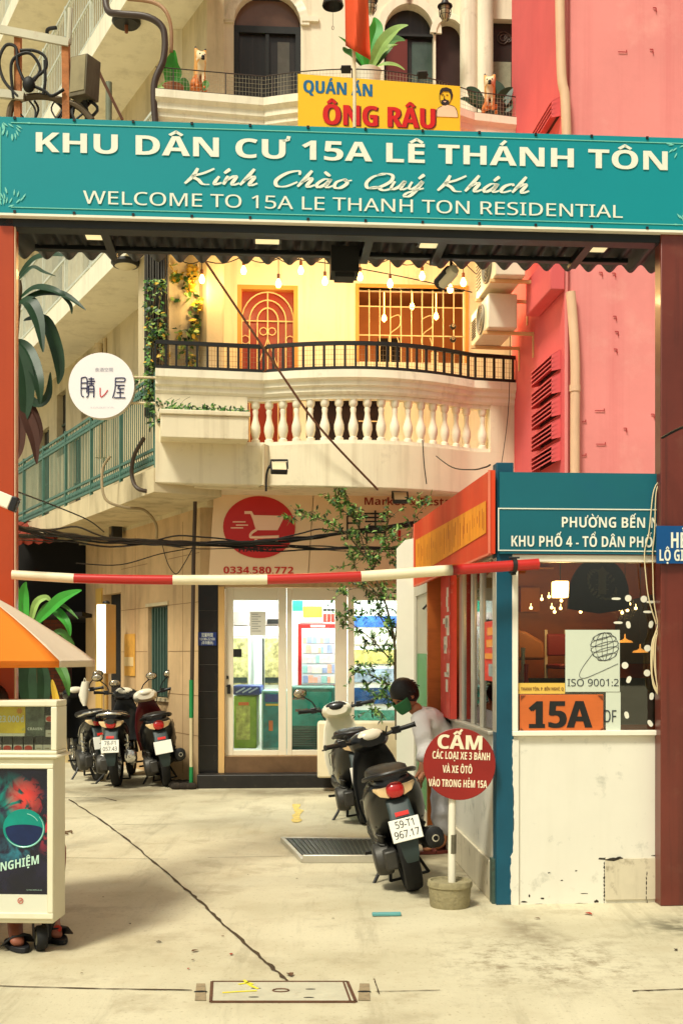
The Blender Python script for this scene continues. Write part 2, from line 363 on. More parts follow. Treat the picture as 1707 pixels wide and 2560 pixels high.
# ------------------------------------------------------------------ ground
gm = bpy.data.materials.new('worn_concrete'); gm.use_nodes = True
def ground_mat(m):
    t = m.node_tree; N = t.nodes; L = t.links; b = N['Principled BSDF']; tc = N.new('ShaderNodeTexCoord')
    def noise(sc, det, vec=None, rough=.6):
        n = N.new('ShaderNodeTexNoise'); n.inputs['Scale'].default_value = sc; n.inputs['Detail'].default_value = det; n.inputs['Roughness'].default_value = rough
        L.new(vec if vec else tc.outputs['Object'], n.inputs['Vector']); return n.outputs['Fac']
    def rng(v, lo, hi, a, c):
        r = N.new('ShaderNodeMapRange'); r.interpolation_type = 'SMOOTHSTEP'
        for i, x in enumerate((lo, hi, a, c)): r.inputs[i + 1].default_value = x
        L.new(v, r.inputs[0]); return r.outputs[0]
    def mix(f, a, c):
        q = N.new('ShaderNodeMix'); q.data_type = 'RGBA'; L.new(f, q.inputs['Factor'])
        for s, x in ((6, a), (7, c)):
            if isinstance(x, tuple): q.inputs[s].default_value = lin(x) + (1,)
            else: L.new(x, q.inputs[s])
        return q.outputs[2]
    def blob(cx, cy, rx, ry, soft):
        mp = N.new('ShaderNodeMapping'); mp.vector_type = 'POINT'
        mp.inputs['Location'].default_value = (-cx / rx, -cy / ry, 0); mp.inputs['Scale'].default_value = (1 / rx, 1 / ry, 1)
        L.new(tc.outputs['Object'], mp.inputs['Vector'])
        ln = N.new('ShaderNodeVectorMath'); ln.operation = 'LENGTH'; L.new(mp.outputs[0], ln.inputs[0])
        return rng(ln.outputs['Value'], 1.0, soft, 0, 1)
    def mul(a, c):
        q = N.new('ShaderNodeMath'); q.operation = 'MULTIPLY'; L.new(a, q.inputs[0]); L.new(c, q.inputs[1]); return q.outputs[0]
    col = mix(rng(noise(.7, 6), .35, .7, 0, 1), (206, 197, 168), (184, 174, 144))
    col = mix(rng(noise(3.2, 7), .5, .72, 0, .28), col, (158, 138, 104))
    col = mix(rng(noise(45, 3), .58, .72, 0, .5), col, (140, 122, 92))
    col = mix(rng(noise(11, 9, None, .75), .64, .72, 0, .6), col, (112, 98, 76))
    col = mix(rng(noise(1.7, 9, None, .7), .52, .66, 0, .45), col, (150, 136, 108))
    col = mix(mul(blob(.75, 8.0, .32, 1.5, .2), rng(noise(3, 6), .3, .6, .2, .75)), col, (92, 82, 62))  # grime at the wall feet, with contact darkness painted in
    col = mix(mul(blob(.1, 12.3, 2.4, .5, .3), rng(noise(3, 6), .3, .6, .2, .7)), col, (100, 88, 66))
    col = mix(mul(blob(-1.7, 5.7, .6, .3, .2), rng(noise(3, 6), .3, .6, .1, .6)), col, (110, 98, 76))  # dirt and contact darkness painted into the ground under the cart
    # damp, gritty patch in front of the guard booth: its own shape, edged by noise
    mpv = N.new('ShaderNodeMapping'); mpv.inputs['Scale'].default_value = (3.2, .35, 1); mpv.inputs['Rotation'].default_value = (0, 0, R(-14)); L.new(tc.outputs['Object'], mpv.inputs[0])
    col = mix(rng(noise(1.6, 8, mpv.outputs[0], .7), .52, .68, 0, .38), col, (140, 130, 104))
    col = mix(rng(noise(26, 9, None, .8), .62, .68, 0, .5), col, (104, 94, 72))
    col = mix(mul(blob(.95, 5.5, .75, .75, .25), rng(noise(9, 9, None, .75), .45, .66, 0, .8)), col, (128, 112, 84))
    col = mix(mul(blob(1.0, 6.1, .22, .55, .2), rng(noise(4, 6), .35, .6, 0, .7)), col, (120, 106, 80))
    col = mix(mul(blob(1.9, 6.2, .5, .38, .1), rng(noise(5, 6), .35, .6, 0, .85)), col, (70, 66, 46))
    col = mix(mul(blob(-2.3, 12.6, 1.0, .55, .3), rng(noise(3, 6), .3, .6, .1, .7)), col, (110, 92, 66))  # dirt and contact darkness painted into the ground under the parked motorbikes
    L.new(col, b.inputs['Base Color']); b.inputs['Roughness'].default_value = .72; b.inputs['Specular IOR Level'].default_value = .3
    bp = N.new('ShaderNodeBump'); bp.inputs['Strength'].default_value = .4; bp.inputs['Distance'].default_value = .004
    L.new(noise(70, 6), bp.inputs['Height']); L.new(bp.outputs[0], b.inputs['Normal'])
ground_mat(gm)
mb = MB(); mb.quad((-90, -40, 0), (90, -40, 0), (90, 120, 0), (-90, 120, 0))
tag(mb.build('ground', gm), kind='structure')
crk = M('crack_dirt', (74, 58, 38), .95, var=.35, scale=30)
def ribbon(pts, wd, z=.004, jit=.3, n=9):
    mb = MB(); q = [];
    for i in range(len(pts) - 1):
        for k in range(n): q.append(V(pts[i]).lerp(V(pts[i + 1]), k / n))
    q.append(V(pts[-1])); rs = random.Random(len(pts)); L_ = []; R_ = []
    for i, p in enumerate(q):
        t = (q[min(i + 1, len(q) - 1)] - q[max(i - 1, 0)]).normalized(); sx = V((t.y, -t.x, 0)); j = sx * wd * rs.uniform(-jit, jit)
        a = wd * .5 * rs.uniform(.45, 1.25)
        L_.append(p + j + sx * a + V((0, 0, z))); R_.append(p + j - sx * a + V((0, 0, z)))
    for i in range(len(q) - 1): mb.quad(L_[i], R_[i], R_[i + 1], L_[i + 1])
    return mb
G_ = lambda *a: [gd(x, y) for x, y in a]
c1 = ribbon(G_((172, 2000), (250, 2050), (330, 2110), (440, 2205), (500, 2255), (560, 2315), (640, 2385), (700, 2440), (757, 2486)), .02)
tag(c1.build('crack_line', crk), kind='structure')
for pts, wd in (((( 160, 1996), (262, 1996), (292, 2004)), .018), (((160, 2146), (420, 2150)), .008), (((520, 2146), (735, 2142)), .008), (((-200, 2462), (230, 2474), (480, 2478)), .012), (((940, 2482), (1100, 2478)), .007), (((280, 2063), (440, 2062)), .01), (((1580, 2480), (1750, 2474)), .012), (((935, 2450), (948, 2488)), .006)):
    tag(ribbon(G_(*pts), wd).build('crack_line', crk), kind='structure')
ym = M('worn_yellow_paint', (218, 190, 104), .8, var=.3, scale=18, spot=.6, pcol=(200, 180, 130), pscale=14)
tag(ribbon(G_((738, 2012), (745, 2040), (741, 2058)), .085, .005, .25, 5).build('yellow_road_mark', ym), kind='structure')

# ------------------------------------------------------------------ gateway over the alley
GT = Plane((-1.8895, 6.42), (-1.8895 + math.cos(R(3.96)), 6.42 + math.sin(R(3.96))))
def G(u, wv, z): return GT.pt(u, z, -wv)
gate = thing('entrance_gateway', 'dark steel gateway with red posts and corrugated canopy spanning the alley mouth', 'gateway', tuple(G(1.95, .1, 0)))
red_l = M('red_enamel', (170, 62, 20), .38, var=.08, scale=2, streak=.25, scol=(150, 36, 16), sscale=(9, 9, .6), coat=.2)
red_r = M('weathered_red_enamel', (104, 44, 34), .35, var=.22, scale=2, streak=.75, scol=(52, 28, 22), sscale=(14, 14, .5), spot=.15, pcol=(130, 88, 70), pscale=6, coat=.25)
gate_dark = M('dark_green_steel', (10, 15, 17), .4, var=.2, scale=4)
mb = MB(); uL = GT.sz(31, 1100)[0]; uR = GT.sz(1656, 1500)[0]
def gbox(mb, u0, u1, w0, w1, z0, z1, m=0): return pbox(mb, GT, u0, u1, z0, z1, -w0, -w1, m)
gbox(mb, uL - .26, uL, .045, .165, 0, 3.93); mb.build('post', red_l, gate, bev=.006)
mb = MB(); gbox(mb, uL + .001, uL + .006, .046, .075, 0, 3.9); mb.build('post_edge', M('pale_edge', (216, 180, 150), .5), gate)
mb = MB(); gbox(mb, uR, uR + .26, .03, .135, 0, 3.93); mb.build('post', red_r, gate, bev=.006)
mb = MB(); gbox(mb, uL - .3, uR + .3, .045, .12, 3.845, 3.903); gbox(mb, uL + .002, uR - .002, .62, .67, 3.925, 3.955); gbox(mb, uL + .002, uR - .002, .122, .16, 3.85, 3.86)
mb.build('beam', gate_dark, gate, bev=.004)
mb = MB()
for t in (.12, .54, .66, .9): u = uL + (uR - uL) * t; gbox(mb, u, u + .05, .122, .70, 3.905, 3.95)
mb.build('rafter', gate_dark, gate)
mb = MB(); nA, pit = 340, .138; u0, u1 = uL - .25, uR + .3
rows = []
for wv in (.07, .4, .84):
    rows.append([G(u0 + (u1 - u0) * i / nA, wv, 3.985 - .022 * (wv > .8) + .027 * math.sin(2 * math.pi * (u0 + (u1 - u0) * i / nA) / pit)) for i in range(nA + 1)])
mb.loft(rows, caps=False, closed=False); mb.build('corrugated_roof', M('dark_corrugated_sheet', (11, 12, 13), .55, var=.25, scale=5), gate, solid=.004)
lamp_face = emis('lamp_face', (246, 232, 178), .55)
for px, py in ((245, 588), (668, 601), (1079, 614), (1486, 626)):
    u = GT.sz(px, py, -.38)[0]
    mb = MB(); gbox(mb, u - .085, u + .085, .32, .44, 3.925, 3.95); o = mb.build('floodlight', black_plastic, gate)
    mb = MB(); gbox(mb, u - .07, u + .07, .335, .425, 3.918, 3.926); mb.build('lamp_face', lamp_face, o)
    mb = MB(); mb.bar(G(u, .38, 3.95), G(u, .38, 3.985), .02, .02); mb.build('bracket', gate_dark, o)
mb = MB(); u = GT.sz(860, 650, -.62)[0]; gbox(mb, u - .085, u + .085, .52, .70, 3.80, 3.955); gbox(mb, u - .06, u + .06, .55, .67, 3.775, 3.80)
tag(mb.build('hanging_box', M('box_black', (20, 19, 18), .6, var=.2)), 'black box hanging under the middle of the gateway canopy', 'box')
cam_t = thing('security_camera', 'white security camera hanging below the gateway canopy', 'camera', tuple(G(GT.sz(1120, 660, -.7)[0], .7, 3.84)))
c0 = V(cam_t.location)
mb = MB(); rr = Euler((R(70), 0, R(30))).to_matrix(); mb.lathe([(.001, -.075), (.036, -.075), (.04, -.05), (.04, .05), (.03, .075), (.001, .078)], c0, rr, 16); mb.build('body', M('camera_white', (214, 206, 184), .4), cam_t)
mb = MB(); mb.lathe([(.044, -.10), (.044, .03), (.042, .03), (.042, -.10)], c0 + V((0, 0, .012)), rr, 16); mb.build('hood', M('camera_black', (40, 38, 34), .4), cam_t)
mb = MB(); mb.tube([c0, c0 + V((.02, .02, .06)), c0 + V((.02, .02, .125))], .009, 8); mb.build('bracket', black_plastic, cam_t)

# the big street-name banner
ban = thing('banner_sign', 'wide teal gateway banner with white street name and welcome lettering', 'sign', tuple(G(1.95, 0, 4.17)))
teal_ban = M('teal_banner', (0, 136, 146), .5, var=.05, scale=.9, streak=.10, scol=(0, 112, 146), sscale=(1.2, 1.2, 1.2), spec=.3)
letter_w = M('cream_lettering', (226, 228, 212), .6, var=.03)
bu0, bu1, bz0, bz1 = -.012, 3.96, 3.905, 4.438
mb = MB(); gbox(mb, bu0, bu1, 0, .04, bz0, bz1); panel = mb.build('panel', teal_ban, ban)
mb = MB(); gbox(mb, bu0 - .012, bu1 + .012, -.004, .042, bz0 - .014, bz0 - .001); gbox(mb, bu0 - .012, bu0 - .001, -.004, .042, bz0 - .001, bz1); gbox(mb, bu1 + .001, bu1 + .012, -.004, .042, bz0 - .001, bz1)
mb.build('frame', white_paint, ban)
mb = MB()
for i in range(13):
    for z in (bz0 + .008, bz1 - .006): mb.box(G(.08 + i * .325, -.004, z), (.014, .008, .014), R(3.96))
mb.build('clip', black_iron, ban)
line_m = M('pale_teal_line', (120, 200, 184), .6, var=.03)
mb = MB(); q = .004
gbox(mb, .06, 3.90, -q, .001, bz1 - .034, bz1 - .030); gbox(mb, .06, 3.90, -q, .001, bz0 + .030, bz0 + .034)
gbox(mb, bu0 + .012, bu0 + .016, -q, .001, bz0 + .06, bz1 - .06); gbox(mb, bu1 - .016, bu1 - .012, -q, .001, bz0 + .06, bz1 - .06)
rs = random.Random(3)
for cu, cz, su, szz in ((bu0 + .015, bz1 - .03, 1, -1), (bu0 + .015, bz0 + .03, 1, 1), (bu1 - .015, bz1 - .03, -1, -1), (bu1 - .015, bz0 + .03, -1, 1)):
    for i in range(16):
        a = rs.uniform(0, math.pi / 2); r = rs.uniform(.01, .15) ** 1.0; u = cu + su * r * math.cos(a) * 1.1; z = cz + szz * r * math.sin(a) * .55
        mb.leaf(G(u, -q, z), GT.e * su * math.cos(a * 1.4) + V((0, 0, szz * math.sin(a * 1.4))), (0, -1, 0), .035, .009, droop=0, seg=2, fold=.05)
mb.build('border_ornament', line_m, panel)
ez = V((0, 0, 1))
def gtext(mb, txt, xa, ya, xb, cap, bold, shear=0.0):
    ua, za = GT.sz(xa, ya, .004); ub, zb = GT.sz(xb, ya, .004)
    return mb.text(txt, GT.pt(ua, za, .005), GT.e, ez, ub - ua, cap, bold, shear)
mb = MB(); gtext(mb, 'KHU DÂN CƯ 15A LÊ THÁNH TÔN', 90, 378, 1668, .108, .034); mb.build('lettering', letter_w, panel)
mb = MB(); gtext(mb, 'WELCOME TO 15A LE THANH TON RESIDENTIAL', 208, 508, 1556, .072, .012); mb.build('lettering', letter_w, panel)
# brush script line, drawn as pen strokes of varying width
def pen(mb, strokes, P0, sx, sz, wmax=.012, m=0):
    for st in strokes:
        pts = smooth_path([(x, 0, y) for x, y in st], 7); k = len(pts); Lq = []; Rq = []
        for i, p in enumerate(pts):
            t = pts[min(i + 1, k - 1)] - pts[max(i - 1, 0)]; t.normalize()
            dn = abs(t.z) ; wv = wmax * (.45 + .75 * dn) * (.55 + .45 * math.sin(math.pi * min(1, (i + 1.5) / (k + 1)))) 
            nx = V((-t.z, 0, t.x)) * wv / 2
            for a, s_ in ((Lq, 1), (Rq, -1)):
                c = P0 + GT.e * (p.x * sx + nx.x * s_) + ez * (p.z * sz + nx.z * s_); a.append(c)
        for i in range(k - 1): mb.quad(Lq[i], Rq[i], Rq[i + 1], Lq[i + 1], m)
_g = {  # glyph strokes on a unit grid, slanted in the drawing below
 'K': ([[(.25, 1.0), (.2, .5), (.0, 0)], [(.95, 1.0), (.6, .7), (.2, .48), (.5, .25), (.75, .0), (1.05, -.02)]], 1.15),
 'i': ([[(.15, .52), (.08, .15), (.15, .0), (.38, .12)]], .42),
 'n': ([[(.1, .55), (.06, .0)], [(.06, .2), (.3, .52), (.45, .5), (.4, .1), (.5, .0), (.7, .12)]], .72),
 'h': ([[(.35, 1.05), (.2, .5), (.04, 0)], [(.12, .25), (.38, .55), (.5, .48), (.42, .1), (.52, .0), (.74, .14)]], .78),
 'C': ([[(.95, .75), (.85, 1.0), (.4, .85), (.08, .4), (.2, .02), (.6, .0), (1.0, .3)]], 1.05),
 'a': ([[(.5, .5), (.25, .52), (.04, .2), (.15, .0), (.4, .2), (.52, .52), (.46, .1), (.55, .0), (.74, .12)]], .74),
 'o': ([[(.35, .55), (.08, .35), (.1, .03), (.35, .0), (.55, .3), (.38, .55), (.45, .45), (.7, .5)]], .7),
 'Q': ([[(.7, .95), (.25, .8), (.05, .4), (.2, .05), (.65, .1), (1.05, .5), (1.0, .9), (.6, 1.0), (.35, .85)], [(.25, .02), (.55, .12), (.9, -.08), (1.25, .05)]], 1.15),
 'u': ([[(.08, .52), (.04, .12), (.15, .0), (.38, .2), (.5, .52), (.46, .1), (.56, .0), (.74, .12)]], .74),
 'y': ([[(.08, .52), (.06, .15), (.2, .05), (.4, .25), (.52, .55), (.42, .0), (.25, -.4), (.02, -.42), (.1, -.2), (.7, .12)]], .72),
 'c': ([[(.5, .42), (.42, .55), (.15, .4), (.06, .12), (.2, .0), (.5, .14)]], .54)}
def script(txt, accents, P0, cap, width):
    x = 0; st = []; i = 0
    for ch in txt:
        if ch == ' ': x += .62; continue
        g, wd = _g[ch]
        for s_ in g: st.append([(x + a + .30 * b, b) for a, b in s_])
        if i in accents: st.append([(x + .30 * .9 + a, b) for a, b in accents[i]])
        x += wd; i += 1
    mb = MB(); pen(mb, st, P0, width / x, cap, .019); return mb
ac, gr = [(.25, .72), (.45, .95), (.5, 1.0)], [(.15, 1.0), (.3, .82), (.4, .74)]
ua, za = GT.sz(462, 458, .004); ub = GT.sz(1322, 470, .004)[0]
script('Kinh Chao Quy Khach', {1: ac, 6: gr, 10: ac, 13: ac}, GT.pt(ua, za, .006), .088, ub - ua).build('lettering', letter_w, panel)

# ------------------------------------------------------------------ guard booth on the right
eK = GT.e; C0 = V((.90, 6.75, 0)); KF = Plane((C0.x, C0.y), (C0.x + eK.x, C0.y + eK.y))
KS = Plane((C0.x, C0.y), (C0.x - .053 * 4, C0.y + 4))           # left side, running back
if KS.n.x > 0: KS.n = -KS.n
booth = thing('guard_booth', 'white and teal guard booth with orange side board beside the gateway', 'booth', (1.7, 8.0, 0))
wallw = M('booth_white_wall', (226, 222, 206), .6, var=.04, scale=1.5, streak=.10, scol=(170, 160, 130), sscale=(5, 5, .5), spot=.45, pcol=(110, 116, 100), pscale=5, bump=.08, bscale=20)
wallw.node_tree.nodes['Principled BSDF'].inputs['Roughness'].default_value = .5
plinth_m = M('scuffed_plinth', (206, 196, 170), .7, var=.1, scale=4, spot=.6, pcol=(96, 80, 54), pscale=8, streak=.4, scol=(110, 96, 66), sscale=(8, 8, 1))
WZ0, WZ1, FZ0, FZ1 = .984, 2.027, 2.043, 2.516
mb = MB(); pbox(mb, KF, .10, 2.0, 0, WZ0 - .003, 0, -.1); mb.build('front_wall', wallw, booth)
mb = MB()                                                        # broken paint edge lapping over the corner post
rs = random.Random(5); left = []
z = 0
while z < WZ0: left.append((.1 - rs.uniform(0, .007) - .005 * math.sin(z * 9) - (.010 if z < .3 else 0), z)); z += rs.uniform(.008, .03)
mb.prism([KF.pt(u, z, .0135) for u, z in left] + [KF.pt(.13, WZ0 - .02, .0135), KF.pt(.13, 0, .0135)], KF.n * -.013)
mb.build('paint_edge', wallw, booth)
sA = KS.sz(1121, 1900)[0]
mb = MB(); pbox(mb, KS, .10, sA, 0, WZ0 - .003, 0, -.1); mb.build('side_wall', wallw, booth)
mb = MB(); pbox(mb, KS, .10, sA, 0, .235, .02, .001); mb.build('plinth', plinth_m, booth, bev=.006)
mb = MB(); pbox(mb, KF, KF.sz(1512, 2200)[0], KF.sz(1652, 2200)[0], .02, KF.sz(1512, 2147)[1], .012, .001); mb.build('access_panel', plinth_m, booth, bev=.002)
mb = MB(); rs = random.Random(14)
def chip(px, py, wpx, hpx, off):
    n = 9; c = KF.hit(px, py, off); k = 6.8 / F
    mb.prism([c + KF.e * (wpx * k * math.cos(6.283 * i / n) * rs.uniform(.5, 1.1)) + ez * (hpx * k * math.sin(6.283 * i / n) * rs.uniform(.4, 1.1)) for i in range(n)], KF.n * .0008)
ez = V((0, 0, 1))
for px, py, a, b in ((1505, 2148, 14, 4), (1530, 2149, 22, 5), (1548, 2146, 12, 5), (1372, 2183, 4, 2), (1404, 2202, 4, 2), (1356, 2247, 6, 4), (1440, 2178, 3, 2), (1310, 2256, 12, 3), (1345, 2262, 16, 2), (1400, 2262, 20, 2), (1460, 2261, 26, 3), (1490, 2255, 7, 5), (1323, 2240, 3, 5), (1640, 2140, 18, 2), (1460, 2235, 14, 1.2)): chip(px, py, a, b, .0002 if px < 1512 else .0125)
for py in range(2160, 2262, 9): chip(1510, py, rs.uniform(1, 3), 6, .0002)
for py in range(2185, 2260, 12): chip(1616 + rs.uniform(-2, 2), py, 1.5, 7, .0125)
mb.build('paint_chip', M('paint_chip_dark', (52, 46, 36), .9, var=.4, scale=30), booth)
mb = MB(); pbox(mb, KF, KF.sz(1655, 1900)[0] - .016, KF.sz(1655, 1900)[0] - .008, .28, WZ0, .014, .001); mb.build('trim', cream_old, booth)
mb = MB(); pbox(mb, KF, -.002, .10, 0, 2.575, .012, -.09); mb.build('corner_post', teal_steel, booth, bev=.004)
mb = MB(); pbox(mb, KS, .02, .10, 0, .26, .02, .001); mb.build('post_foot', M('green_steel_foot', (66, 84, 72), .7, var=.3, scale=12, spot=.6, pcol=(50, 40, 30), pscale=14), booth)
fas = M('teal_fascia', (4, 94, 108), .5, var=.08, scale=1.6, streak=.4, scol=(4, 78, 122), sscale=(1.2, 1.2, 1.5), spot=.12, pcol=(0, 60, 90), pscale=2)
mb = MB(); pbox(mb, KF, .012, 2.05, FZ0, FZ1, .035, .013); fb = mb.build('fascia', fas, booth)
mb = MB(); a, b2 = KF.sz(1247, 1271, .036); b1 = KF.sz(1247, 1376, .036)[1]; tq = .0065
for z in (b2, b1): pbox(mb, KF, a, 1.98, z - tq / 2, z + tq / 2, .039, .0355)
pbox(mb, KF, a - tq, a, b1 - tq / 2, b2 + tq / 2, .039, .0355); mb.build('border_line', letter_w, fb)
for txt, xa, ya, xb, cap in (('PHƯỜNG BẾN NGHÉ', 1404, 1318, 1711, .060), ('KHU PHỐ 4 - TỔ DÂN PHỐ', 1278, 1366, 1631, .062)):
    ua, za = KF.sz(xa, ya, .039); ub = KF.sz(xb, ya, .039)[0]
    mb = MB(); mb.text(txt, KF.pt(ua, za, .0395), KF.e, ez, ub - ua, cap, .022); mb.build('lettering', letter_w, fb)
mb = MB(); mb.prism([KF.pt(0, 2.47, -.05), KF.pt(2.3, 2.47, -.05), KF.pt(2.3, 2.47, -2.1), KF.pt(-.09, 2.47, -2.1)], V((0, 0, -.08))); mb.build('roof', teal_steel, booth)
# window front
wu0 = KF.sz(1284, 1600)[0]
mb = MB()
pbox(mb, KF, wu0 - .012, wu0 + .022, WZ0 + .03, WZ1 - .03, .018, -.05); pbox(mb, KF, 1.86, 1.92, WZ0 + .03, WZ1 - .03, .018, -.05)
pbox(mb, KF, wu0 - .012, 1.92, WZ1 - .029, WZ1 + .012, .018, -.05); pbox(mb, KF, wu0 - .012, 1.92, WZ0, WZ0 + .029, .03, -.05)
win = mb.build('window', white_paint, booth, bev=.003)
mb = MB(); pbox(mb, KF, wu0 + .02, 1.87, WZ0 + .025, WZ1 - .025, -.012, -.016); mb.build('pane', glass('booth_glass', (236, 240, 234), 2.2), win)
# side frames, panes, doorway
mb = MB()
s_of = lambda px: KS.sz(px, 1640)[0]
for xa, xb in ((1121, 1116), (1156, 1149), (1182, 1178), (1204, 1200), (1241, 1239)): pbox(mb, KS, s_of(xa), s_of(xb) if xb < 1238 else .103, WZ0 + .02, FZ0 - .02, .004, -.016)
pbox(mb, KS, .10, s_of(1116), FZ0 - .019, FZ0 + .04, .012, -.05); pbox(mb, KS, .10, s_of(1116), WZ0 - .002, WZ0 + .019, .03, -.05)
sw = mb.build('side_window', alu, booth, bev=.003)
mb = MB(); pbox(mb, KS, .12, s_of(1150), WZ0 + .02, FZ0, -.012, -.016); mb.build('pane', clear, sw)
mb = MB()
sD = KS.L * 0 + s_of(1085); sE = s_of(1036)
pbox(mb, KS, s_of(1116) + .002, s_of(1110), 0, FZ0 + .03, .01, -.06); pbox(mb, KS, sD - .03, sD + .03, 0, FZ0 + .03, .01, -.06); pbox(mb, KS, s_of(1110) + .001, sD - .031, 2.02, FZ0 + .03, .01, -.06)
mb.build('door_frame', alu, booth, bev=.003)
mb = MB(); pbox(mb, KS, sD + .032, sE, 0, .1, .0, -.05)
pbox(mb, KS, sD + .032, sD + .12, .101, 2.1, .0, -.05); pbox(mb, KS, sE - .09, sE, .101, 2.1, .0, -.05); pbox(mb, KS, sD + .121, sE - .091, 2.0, 2.1, .0, -.05)
dl = mb.build('sliding_door', alu, booth, bev=.003)
mb = MB(); pbox(mb, KS, sD + .121, sE - .091, .101, 1.47, -.015, -.03); mb.build('green_panel', M('green_panel', (28, 130, 52), .4, var=.12, scale=4), dl)
mb = MB(); pbox(mb, KS, sD + .121, sE - .091, 1.471, 2.0, -.015, -.03); mb.build('grey_panel', M('grey_panel', (166, 158, 134), .4, var=.08, scale=3), dl)
mb = MB(); pbox(mb, KS, sE + .01, sE + .08, 0, 2.5, 0, -.1); mb.build('end_post', alu, booth)
# interior
wood = M('warm_wood', (170, 92, 34), .45, var=.25, scale=2, streak=.5, scol=(100, 46, 14), sscale=(1.5, 1.5, 9))
bi = lambda u, wv, z: KF.pt(u, z, -wv)
mb = MB(); mb.prism([bi(.05, .12, 2.30), bi(2.3, .12, 2.30), bi(2.3, 2.05, 2.30), bi(-.04, 2.05, 2.30)], V((0, 0, .03))); mb.build('ceiling', wood, booth)
mb = MB(); pbox(mb, KF, -.12, 2.3, 0, 2.29, -1.95, -2.0); pbox(mb, KF, 2.25, 2.3, 0, 2.29, -.12, -1.949); mb.build('inner_wall', wood, booth)
mb = MB(); mb.prism([KS.pt(sA + .05, .004, -.06), KS.pt(sA + .05, .004, -1.4), KS.pt(3.7, .004, -1.4), KS.pt(3.7, .004, -.06)], V((0, 0, .01))); mb.build('inner_floor', M('inner_floor', (120, 84, 50), .5), booth)
mb = MB(); pbox(mb, KS, s_of(1110) + .05, 3.6, .02, 2.25, -1.0, -1.04); mb.build('yellow_partition', M('yellow_partition', (240, 186, 84), .6, var=.06), booth)
mb = MB(); pbox(mb, KF, .11, 1.85, .9, .97, -.12, -.5); mb.build('counter', M('counter_dark', (40, 62, 62), .35, var=.1), booth)
# splayed orange board along the side
OB0 = (at(1225, 1384, 6.70), at(1035, 1466, 9.0)); OB1 = (at(1225, 1175, 6.70), at(1035, 1310, 9.0))
ob_m = M('faded_orange_board', (214, 66, 26), .55, var=.14, scale=2.5, streak=.55, scol=(230, 112, 66), sscale=(7, 7, .7))
ob_y = M('faded_amber_band', (236, 150, 30), .55, var=.12, scale=3, streak=.75, scol=(178, 72, 14), sscale=(16, 16, .35))
obd = thing('orange_board', 'faded red and amber sign board angled along the side of the booth', 'sign', tuple(OB0[0]))
nb = V((-1, -.13, 0)).normalized(); bl = lambda a, b, t: a.lerp(b, t)
mb = MB(); mb.prism([OB0[0], OB0[1], OB1[1], OB1[0]], nb * -.03); op = mb.build('board', ob_m, obd)
mb = MB(); ff = lambda t, k: bl(bl(OB0[0], OB0[1], t), bl(OB1[0], OB1[1], t), k) + nb * .004
mb.quad(ff(.035, .27), ff(.965, .15), ff(.965, .72), ff(.035, .66)); mb.build('amber_band', ob_y, op)
mb = MB(); rs = random.Random(77)
for i in range(34):
    t = .05 + .9 * i / 34 + rs.uniform(-.008, .008); lo_, hi_ = rs.uniform(.25, .45), rs.uniform(.5, .66); w_ = rs.uniform(.002, .006)
    mb.quad(ff(t, lo_) + nb * .001, ff(t + w_, lo_) + nb * .001, ff(t + w_, hi_) + nb * .001, ff(t, hi_) + nb * .001)
mb.build('faded_lettering', M('faded_stroke', (176, 76, 20), .6, var=.2), op)
mb = MB(); mb.bar(OB0[0] + nb * .006, OB1[0] + nb * .006, .012, .012); mb.bar(OB0[1], OB1[1], .012, .012); mb.bar(OB0[0], OB0[1], .012, .012); mb.build('edging', M('orange_edge', (222, 120, 92), .5), obd)
mb = MB()
for t in (.1, .5, .9):
    a = bl(OB0[0], OB0[1], t) + V((0, 0, .06)); mb.bar(a - nb * .03, KS.pt(t * 2.3, a.z, .0), .03, .03)
mb.build('bracket', teal_steel, obd)
# ------------------------------------------------------------------ corner building (shop below, cafe balconies above)
blg = thing('corner_building', 'cream corner building with shop below and curved cafe balconies', 'building', (0.2, 13.5, 0))
uL_ = V((-.47, .883, 0)).normalized(); Wc = V((-1.57, 12.9, 0))
LW = Plane((Wc.x, Wc.y), (Wc.x + uL_.x, Wc.y + uL_.y))           # side wall receding up the left alley
LB = Plane((-1.94, 12.0), (-1.94 + uL_.x, 12.0 + uL_.y))          # outer edge of its balconies
SF = Plane((-1.57, 12.9), (2.2, 13.12))                           # shop front
UF = Plane((-1.6, 13.42), (2.3, 13.66))                           # upper facade
def sbox(mb, P, xa, ya, xb, yb, front, back, m=0, off=0.0):       # box on plane P from photo corners
    a = P.sz(xa, ya, off); b = P.sz(xb, yb, off); u0, u1 = sorted((a[0], b[0])); z0, z1 = sorted((a[1], b[1]))
    return pbox(mb, P, u0, u1, z0, z1, front, back, m)
# --- ground floor
mb = MB(); du = SF.sz(562, 1500)[0]; dtop = SF.sz(700, 1468)[1]; SE = SF.L + .4
wall_cells(mb, SF, 0, SE, 0, 3.22, [(du, SE - .1, .33, dtop)], .14); mb.build('shop_wall', stone, blg)
mb = MB(); pbox(mb, SF, -.02, SF.sz(545, 1700)[0], .15, 2.25, .03, .001)
tile_k = M('black_tile', (24, 22, 21), .22, var=.3, scale=5, streak=.3, scol=(60, 56, 50), sscale=(4, 4, 1)); bp_ = mb.build('tiled_pillar', tile_k, blg)
mb = MB(); 
for z in (.45, .75, 1.05, 1.35, 1.65, 1.95): pbox(mb, SF, -.022, SF.sz(545, 1700)[0] + .002, z, z + .006, .0315, .001)
mb.build('tile_joint', M('joint_grey', (58, 54, 48), .8), bp_)
mb = MB(); pbox(mb, SF, SF.sz(546, 1700)[0], du - .004, .15, dtop, .035, .001); mb.build('cream_strip', M('ochre_strip', (214, 172, 110), .7, var=.06), blg)
